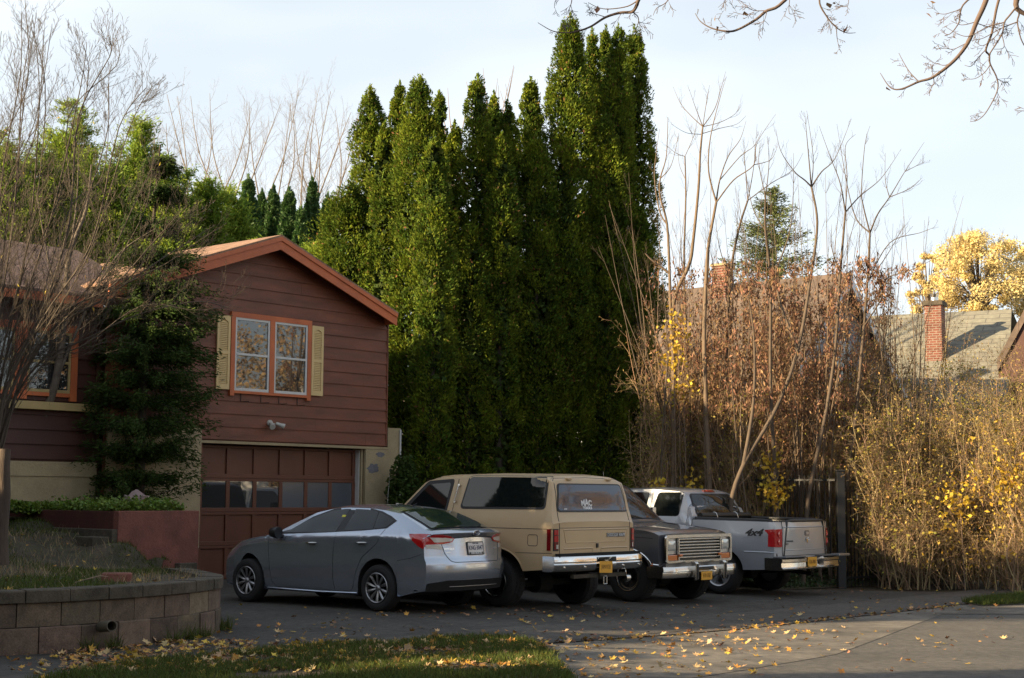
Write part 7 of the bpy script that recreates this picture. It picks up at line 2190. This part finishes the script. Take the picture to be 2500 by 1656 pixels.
# rake of a nearer roof at the very edge
er = thing('edge_house', 'steep grey roof edge with rust coloured rake at the edge of the view', 'house', (rd_.x, rd_.y, 0), ang)
g = G(); z0_ = at(2500, 752, Yg - 7).z; z1_ = at(2438, 880, Yg - 7).z; x1_ = at(2438, 880, Yg - 7).x - rd_.x; x0_ = at(2506, 752, Yg - 7).x - rd_.x
g.add([(x0_, 0, z0_), (x1_, 0, z1_), (x1_ - 0.3, 8, z1_), (x0_ - 0.3, 8, z0_)], [(0, 1, 2, 3)]); g.build('roof', M['shingle_gr'], er)
g = G(); g.prism([(x0_, z0_), (x1_, z1_), (x1_ + 0.2, 0), (x0_ + 6, 0), (x0_ + 6, z0_ - 5)], -0.02, 0.02); g.build('wall', M['siding_dark'], er)
g = G(); g.prism([(x0_, z0_ + 0.05), (x1_, z1_ + 0.05), (x1_, z1_ - 0.35), (x0_, z0_ - 0.35)], -0.12, -0.04); g.build('rake_board', M['shingle_br'], er)

# yellow trees behind the grey roof
def crown_tree(px, top, Y, wpx, hpx, name, label, m, n=9000, ls=0.16, group=None, blobs=26, tm=None):
    c = at(px, top + hpx * 0.5, Y); Wd = wpx / 2 * Y / 3700; Hd = hpx / 2 * Y / 3700
    root = thing(name, label, 'tree', (c.x, Y, 0), 0, group)
    tw = Twigs(); tw.long([(0, 0, 0), (0.1, 0, c.z * 0.5), (0, 0, c.z)], 0.22, 0.10)
    C = []
    for i in range(blobs):
        w = random.uniform(0, 2 * PI); u = random.uniform(-0.9, 1); rr = math.sqrt(max(0, 1 - u * u)) * random.uniform(0.5, 0.95)
        bc = Vector((math.cos(w) * rr * Wd, math.sin(w) * rr * Wd * 0.8, c.z + u * Hd * 0.85)); br = Wd * random.uniform(0.12, 0.30)
        Q = tw.long([(0, 0, c.z - Hd * random.uniform(0.4, 1.0)), bc * 0.5 + Vector((0, 0, (c.z - Hd * 0.4) * 0.5)), bc], 0.06, 0.01)
        for k in range(5): grow(tw, bc, rv(1), br * 1.1, 0.02, 1)
        for k in range(int(n / blobs)):
            d = rv(1).normalized() * br * random.uniform(0.3, 1.1); C.append((bc.x + d.x, bc.y + d.y, bc.z + d.z * 0.75))
    tw.build('trunk', tm or M['bark'], root, 4)
    leaf_cloud('crown', C, ls, m, root, aspect=0.8)
    return root
crown_tree(2390, 560, 80, 270, 230, 'yellow_tree', 'large yellow autumn tree behind the grey shingled roof', M['yfar'], n=20000, ls=0.12, blobs=80)
crown_tree(2265, 610, 84, 110, 180, 'yellow_tree', 'smaller thinner yellow tree left of the large one', M['yfar'], n=5000, ls=0.12, blobs=40)
crown_tree(2520, 590, 82, 130, 220, 'yellow_tree', 'yellow tree cut off by the edge behind the grey roof', M['yfar'], n=9000, ls=0.12, blobs=50)
for px, top, Y, w in ((1960, 560, 60, 160), (2060, 620, 62, 150), (2130, 640, 64, 120)):
    shrub(px, top, Y, w, 'far_bare_tree', 'reddish bare tree crown beyond the neighbouring houses', 'reddish bare trees beyond the houses', stems=14, m=M['twig_warm'], lvl=2, r=0.03, zb=0.0)

# ================================================================== SMALL GROWTH AND LITTER
def maple_leaf(scale):
    """ragged lobed outline in the xy plane"""
    pts = []
    for i, (a, r) in enumerate(((0, 1.0), (22, 0.5), (48, 0.92), (80, 0.42), (112, 0.7), (150, 0.38), (180, 0.2), (210, 0.38), (248, 0.7), (280, 0.42), (312, 0.92), (338, 0.5))):
        rr = r * random.uniform(0.85, 1.12) * scale / 2; pts.append(Vector((math.cos(R(a)) * rr, math.sin(R(a)) * rr, 0)))
    return pts
def litter(name, label, spots, m, size=(0.05, 0.13), up=0.012):
    V = []; F_ = []
    for (x, y, z) in spots:
        s = random.uniform(*size); P = maple_leaf(s); cur = random.uniform(0.15, 1.0)
        rot = Matrix.Rotation(random.uniform(0, 2 * PI), 3, 'Z'); tilt = Matrix.Rotation(random.gauss(0, 0.35), 3, 'X') @ Matrix.Rotation(random.gauss(0, 0.25), 3, 'Y')
        b0 = len(V); cen = Vector((0, 0, 0)); Q = []
        for p_ in P:
            q = p_.copy(); q.z += cur * (q.length ** 2) / s * 0.9 + random.uniform(-0.003, 0.003); Q.append(q)
        Q.append(Vector((0, 0, 0))); Q = [rot @ (tilt @ q) for q in Q]
        mz = min(q.z for q in Q); Q = [q + Vector((x, y, z - mz + 0.002)) for q in Q]
        V += [tuple(q) for q in Q]; n = len(P)
        F_ += [(b0 + i, b0 + (i + 1) % n, b0 + n) for i in range(n)]
    me = bpy.data.meshes.new(name); me.from_pydata(V, [], F_); me.materials.append(m)
    o = bpy.data.objects.new(name, me); COL.objects.link(o)
    return tag(o, label, 'fallen leaves', kind='stuff')
def ground_at(x, y):
    if in_strip(x, y): return gz(x) + 0.055
    if in_patch(x, y): return gz(x) + 0.045
    if inpoly(mpoly, x, y): return mound_z(x, y) + 0.012
    b_ = bank_z(x, y)
    return max(gz(x) + 0.008, b_ + 0.01)
def rnd_px(x0, x1, y0, y1):
    return gpt(random.uniform(x0, x1), random.uniform(y0, y1))
def wall_blocked(q):
    # nothing lies where the mound and its wall stand
    return inpoly([(p_.x, p_.y) for p_ in WPX], q.x, q.y)
WPX = [p for p in resample(WP, 0.3)] + [hw(-16, 0), Vector((-24, 14, 0))]
ys_ = []; bs_ = []; ts_ = []
def scat(n, x0, x1, y0, y1, brown=0.3, keep=lambda q: True, clump=0.0):
    k = 0
    while k < n:
        q = rnd_px(x0, x1, y0, y1)
        if wall_blocked(q) or not keep(q): k += 0.2; continue
        m_ = 1 + (random.randint(1, 4) if random.random() < clump else 0)
        for _ in range(m_):
            p_ = (q.x + random.gauss(0, 0.12) * (m_ > 1), q.y + random.gauss(0, 0.12) * (m_ > 1))
            (bs_ if random.random() < brown else (ts_ if random.random() < 0.3 else ys_)).append((p_[0], p_[1], ground_at(*p_)))
        k += 1
scat(1500, 150, 1340, 1566, 1656, 0.42, clump=0.35)
scat(110, 0, 650, 1600, 1656, 0.3)
scat(90, 560, 1500, 1478, 1570, 0.35, clump=0.15)
scat(150, 1250, 1900, 1560, 1656, 0.25, clump=0.25)
scat(120, 1250, 2100, 1500, 1600, 0.3, clump=0.2)
scat(80, 1500, 2450, 1480, 1580, 0.35, clump=0.2)
scat(60, 1300, 2300, 1440, 1500, 0.5)
scat(160, 1900, 2500, 1390, 1450, 0.55)
scat(25, 2000, 2500, 1560, 1650, 0.4)
for k in range(420):      # gathered along the joint
    a = random.uniform(-3, 13); q = sp(a, random.gauss(-0.08, 0.12))
    if not wall_blocked(q): (bs_ if random.random() < 0.6 else ys_).append((q.x, q.y, ground_at(q.x, q.y)))
for k in range(120):      # along the foot of the block wall
    i = random.randint(6, len(WPX) - 12); p_ = WPX[i]; q = p_ + Vector((random.uniform(0.05, 0.3), -random.uniform(0.05, 0.25), 0))
    if not wall_blocked(q) and q.y < 19: (bs_ if random.random() < 0.5 else ys_).append((q.x, q.y, 0.01))
for k in range(120):      # under the cars
    q = Vector((random.gauss(0.3, 1.2), random.gauss(21.6, 0.7), 0)); bs_.append((q.x, q.y, gz(q.x) + 0.006))
mm = 0
while mm < 170:
    x, y = random.uniform(-9, -3.4), random.uniform(14.5, 24)
    if inpoly(mpoly, x, y): (ys_ if random.random() < 0.6 else bs_).append((x, y, mound_z(x, y) + 0.012)); mm += 1
litter('fallen_yellow_leaves', 'yellow maple leaves strewn over the verge, paving and mound', ys_, M['leaf_y'])
litter('fallen_tan_leaves', 'pale tan leaves strewn over the verge and paving', ts_, M['leaf_t'], size=(0.06, 0.14))
litter('fallen_brown_leaves', 'curled brown leaves strewn over the paving and bank', bs_, M['leaf_b'], size=(0.05, 0.10))

def blades(name, label, spots, m, h=(0.04, 0.09), cat='grass'):
    n = len(spots); C = np.array(spots); a = rng.uniform(0, 2 * PI, n); hh = rng.uniform(h[0], h[1], n); w = 0.004 + 0.003 * rng.random(n)
    lean = rng.normal(0, 0.45, (n, 2)) * hh[:, None]
    s = np.stack([np.cos(a), np.sin(a), np.zeros(n)], 1) * w[:, None]
    tip = C + np.concatenate([lean, hh[:, None]], 1)
    V = np.stack([C - s, C + s, tip], 1).reshape(-1, 3)
    return tag(np_mesh(name, V, 3, m), label, cat, kind='stuff')
gs = []
xs_ = [p[0] for p in strip]; yy_ = [p[1] for p in strip]
while len(gs) < 34000:
    x, y = random.uniform(min(xs_), max(xs_)), random.uniform(min(yy_), max(yy_))
    if in_strip(x, y) and math.sin(x * 3.1 + y * 1.3) + math.sin(y * 4.3 - x * 2.2) > -0.9 + random.uniform(-.5, .5): gs.append((x, y, gz(x) + 0.045))
blades('verge_grass', 'short green grass of the verge between path and road', gs, M['grass'])
gs = []
px_ = [p[0] for p in patch]; py_ = [p[1] for p in patch]
while len(gs) < 12000:
    x, y = random.uniform(min(px_), max(px_)), random.uniform(min(py_), max(py_))
    if in_patch(x, y): gs.append((x, y, gz(x) + 0.03))
blades('far_verge_grass', 'bright green grass of the far verge', gs, M['grass'], h=(0.05, 0.12))
gs = []; ds = []
while len(gs) < 26000:
    x, y = random.uniform(-12, -3.4), random.uniform(12.5, 25)
    if inpoly(mpoly, x, y):
        if math.sin(x * 2.3 + 1) + math.sin(y * 1.9 + x) + random.gauss(0, .5) > 0.1: gs.append((x, y, mound_z(x, y)))
        elif len(ds) < 5000: ds.append((x, y, mound_z(x, y)))
blades('mound_grass', 'sparse grass growing over the garden mound', gs, M['grass'])
blades('mound_straw', 'dry stems lying over the garden mound', ds, M['straw'], h=(0.05, 0.16))
# joint and wall foot weeds
gs = []
for k in range(3000):
    i = random.randint(4, len(WPX) - 14); p_ = WPX[i]; q = p_ + Vector((random.uniform(0.02, 0.16), -random.uniform(0.02, 0.14), 0))
    if not wall_blocked(q) and (math.sin(i * 1.3) > 0.2) and q.y < 19.5: gs.append((q.x, q.y, 0.0))
blades('wall_foot_weeds', 'straggly weeds along the foot of the block wall', gs, M['grass'], h=(0.05, 0.2))

# planting in the bed: bright small leaves on top of the planter
C = []
for k in range(22000):
    s = random.uniform(ps0 - 4.2, ps1 - 0.16); y = random.uniform(PY + 0.12, -0.15) if s > ps0 else random.uniform(-0.75, -0.1)
    y = PY + 0.10 + abs(random.gauss(0, 0.35)) if s > ps0 and random.random() < 0.5 else y
    if s > ps0 and random.random() < 0.35: s, y = ps0 + 0.04 + abs(random.gauss(0, 0.15)), random.uniform(PY + 0.1, -0.2)
    q = hw(s, y); h = (0.10 + 0.14 * (0.5 + 0.5 * math.sin(s * 9 + y * 7)) * (0.5 + 0.5 * math.sin(s * 3.7)) + 0.10 * random.random()) * random.random() ** 0.4
    C.append((q.x, q.y, PZ - 0.07 + h))
tag(leaf_cloud('bed_ground_cover', C, 0.05, M['vinca'], None, aspect=0.8), 'bright green leafy plants filling the planter', 'ground cover', kind='stuff')
g = G(); g.add([tuple(hw(ps0 - 6, -0.55, PZ - 0.14)), tuple(hw(ps0 + 0.02, -0.55, PZ - 0.14)), tuple(hw(ps0 + 0.02, 0.3, PZ - 0.12)), tuple(hw(ps0 - 6, 0.3, PZ - 0.12))], [(0, 1, 2, 3)])
g.add([tuple(hw(ps0 + 0.1, -0.1, PZ - 0.08)), tuple(hw(ps1 - 0.1, -0.1, PZ - 0.08)), tuple(hw(ps1 - 0.1, PY + 0.1, PZ - 0.08)), tuple(hw(ps0 + 0.1, PY + 0.1, PZ - 0.08))], [(0, 1, 2, 3)])
tag(g.build('planting_bed', M['soil']), kind='structure')
# pinkish ornamental stone among the plants
c = at(330, 1214, 25.2)
root = thing('garden_ornament', 'knobbly pinkish grey stone ornament among the planter leaves', 'ornament', (c.x, 25.2, PZ - 0.06))
g = G()
bm = bmesh.new(); bmesh.ops.create_icosphere(bm, subdivisions=3, radius=1.0)
for v in bm.verts:
    n_ = v.co.normalized(); f_ = 1 + 0.35 * math.sin(n_.x * 7 + 1) * math.sin(n_.z * 6 + 2) + 0.2 * math.sin(n_.x * 13) * math.cos(n_.z * 11)
    v.co = Vector((n_.x * 0.26 * f_, n_.y * 0.13 * f_, n_.z * 0.17 * f_ + 0.18))
g.add([v.co for v in bm.verts], [tuple(v.index for v in f_.verts) for f_ in bm.faces]); bm.free()
g.build('stone', M['pink'], root, smooth=40)
# loose brick on the mound
c = at(286, 1392, 17.6); 
root = thing('loose_block', 'weathered reddish block half sunk in the garden mound', 'block', (c.x, c.y, mound_z(c.x, c.y) - 0.03), R(12))
g = G(); g.box(-0.17, 0.17, -0.10, 0.10, 0, 0.13); g.build('block', M['planter'], root, bevel=0.018)
g = G(); g.tube([(0, 0, 0.02), (0.12, 0.03, 0.06), (0.28, 0.02, 0.10), (0.36, 0.05, 0.09)], [0.008, 0.007, 0.005, 0.003], 5)
o = g.build('fallen_stick', M['bark_warm'], None, smooth=60); c = at(182, 1398, 16.9); o.location = (c.x, c.y, mound_z(c.x, c.y)); tag(o, 'pale bent stick lying on the garden mound', 'stick')
# big dark-leaved shrub mass at the house corner pillar
C = []
c = at(985, 1170, 31.0)
for k in range(5200):
    d = rv(1).normalized(); rr = random.uniform(0.5, 1) ; C.append((c.x + d.x * 0.42 * rr, 31.2 + d.y * 0.4 * rr, 1.2 + d.z * 1.3 * rr))
root = thing('corner_shrub', 'dark evergreen shrub squeezed between the house pillar and tan wagon', 'shrub', (c.x, 31.2, 0))
tw = Twigs(); tw.long([(0, 0, 0), (0.05, 0, 1.2), (0, 0, 2.2)], 0.04, 0.01); tw.build('stem', M['bark_dk'], root, 5)
o = leaf_cloud('crown', np.array(C) - np.array([c.x, 31.2, 0]), 0.09, M['cedar'], root, aspect=0.6)

# ================================================================== OUT OF VIEW: what the sun passes and the windows mirror
for k, (x, y, h, r_) in enumerate(((-13.0, 16.6, 8.0, 1.5), (-13.6, 18.6, 8.6, 1.7), (-13.2, 20.8, 8.2, 1.7), (-16.5, 17.4, 9.0, 1.8), (-16.5, 20.2, 9.0, 1.9), (-12.5, 7.6, 9.0, 1.5), (-12.2, 5.0, 9.5, 1.7), (-12.8, 2.2, 8.6, 1.7), (-15.0, -3.5, 9.0, 2.0), (-12.6, 14.8, 4.9, 1.6), (-12.0, 13.0, 4.4, 1.7), (-12.2, 11.0, 4.3, 1.7), (-9.6, 13.9, 3.2, 1.4), (-10.8, 16.7, 5.4, 1.5))):  # evergreens added out of view to keep the low sun off cars and mound
    b = Vector((x, y, 0)); root = thing('shade_evergreen', 'unseen dark evergreen added to shade the garden and forecourt', 'evergreen', b, 0, 'unseen evergreens added to block the low sun')
    g = G(); g.tube([(0, 0, 0), (0, 0, h * 0.9)], [0.15, 0.02], 6); g.build('trunk', M['bark_dk'], root)
    n = 14000; t = rng.uniform(0.02, 1, n); w = rng.uniform(0, 2 * PI, n); pr = r_ * np.minimum(1, (1.02 - t) / 0.4) ** 0.7 * (1 + 0.15 * np.sin(8 * t + w * 2 + k)); rr = pr * rng.uniform(0.5, 1, n)
    leaf_cloud('crown', np.stack([rr * np.cos(w), rr * np.sin(w), t * h], 1), 0.22, M['cedar'], root, aspect=0.6)
def street_tree(x, y, h, n=11):
    root = thing('street_tree', 'bare street tree with a few last leaves across the road', 'bare tree', (x, y, gz(x)), 0, 'bare street trees across the road')
    tw = Twigs(); fine = Twigs(4); tips = []
    Q = tw.long([(0, 0, 0), (0.1, 0, h * 0.25), (0, 0.1, h * 0.45), (0.1, 0, h * 0.8)], 0.24, 0.05)
    for j in range(n):
        w = 2 * PI * j / n + random.uniform(-.3, .3); z0 = h * random.uniform(0.22, 0.6); L_ = h * random.uniform(.3, .5)
        P = tw.long([(0, 0, z0), (math.cos(w) * L_ * .4, math.sin(w) * L_ * .4, z0 + L_ * .35), (math.cos(w) * L_ * .8, math.sin(w) * L_ * .8, z0 + L_ * .8)], 0.09, 0.015)
        side_twigs(fine, P, 12, L_ * 0.5, 0.016, 2, ang=0.7, up=0.08, tips=tips)
    tw.build('trunk', M['bark'], root, 6); fine.build('twig_canopy', M['bark'], root, 3)
    T = [t for t in tips if random.random() < 0.45]
    leaf_cloud('leaves', [tuple(t + rv(0.2)) for t in T for _ in range(4)], 0.15, M['leaf_t'], root, aspect=0.8)
for x, y, h in ((-14, -7, 12), (-6, -9, 11), (5, -8, 12), (13, -3, 13), (21, 4, 12), (30, 12, 12), (-22, -1, 12), (24, -8, 13), (23, 25, 10), (31, 31, 11), (38, 24, 12), (27, 38, 11)): street_tree(x, y, h)
for k, (x, y, a_, c_, lab) in enumerate(((-20, -20, 10, M['wall_far'], 'pale house across the road'), (0, -24, 0, M['cream'], 'cream house across the road'), (22, -18, -20, M['planter'], 'brick red house across the road'), (40, 0, -50, M['cream'], 'cream house further along the road'), (56, 30, 80, M['trim_far'], 'white house far along the road'))):
    h = thing('opposite_house', lab + ' with a dark shingled roof', 'house', (x, y, gz(min(x, 14))), R(a_))
    g = G(); g.prism([(-6, 0), (6, 0), (6, 5), (0, 8), (-6, 5)], -4, 4); g.build('wall', c_, h)
    g = G()
    for sg in (-1, 1): g.add([(0, -4.4, 8.2), (sg * 6.6, -4.4, 4.95), (sg * 6.6, 4.4, 4.95), (0, 4.4, 8.2)], [(0, 1, 2, 3)])
    g.build('roof', M['shingle_dk'], h)
    for wx in (-4, -1.3, 2.5):
        for wz in (1.2, 3.6):
            g = G(); g.box(wx, wx + 1.3, 4.0, 4.05, wz, wz + 1.4); w_ = g.build('window', M['trim_far'], h); g = G(); g.box(wx + .1, wx + 1.2, 4.06, 4.08, wz + .1, wz + 1.3); g.build('pane', M['win'], w_)
sheet('far_lawn', [(-60, -5), (-60, -14), (60, -14), (60, -5)], -0.02, M['turf'])
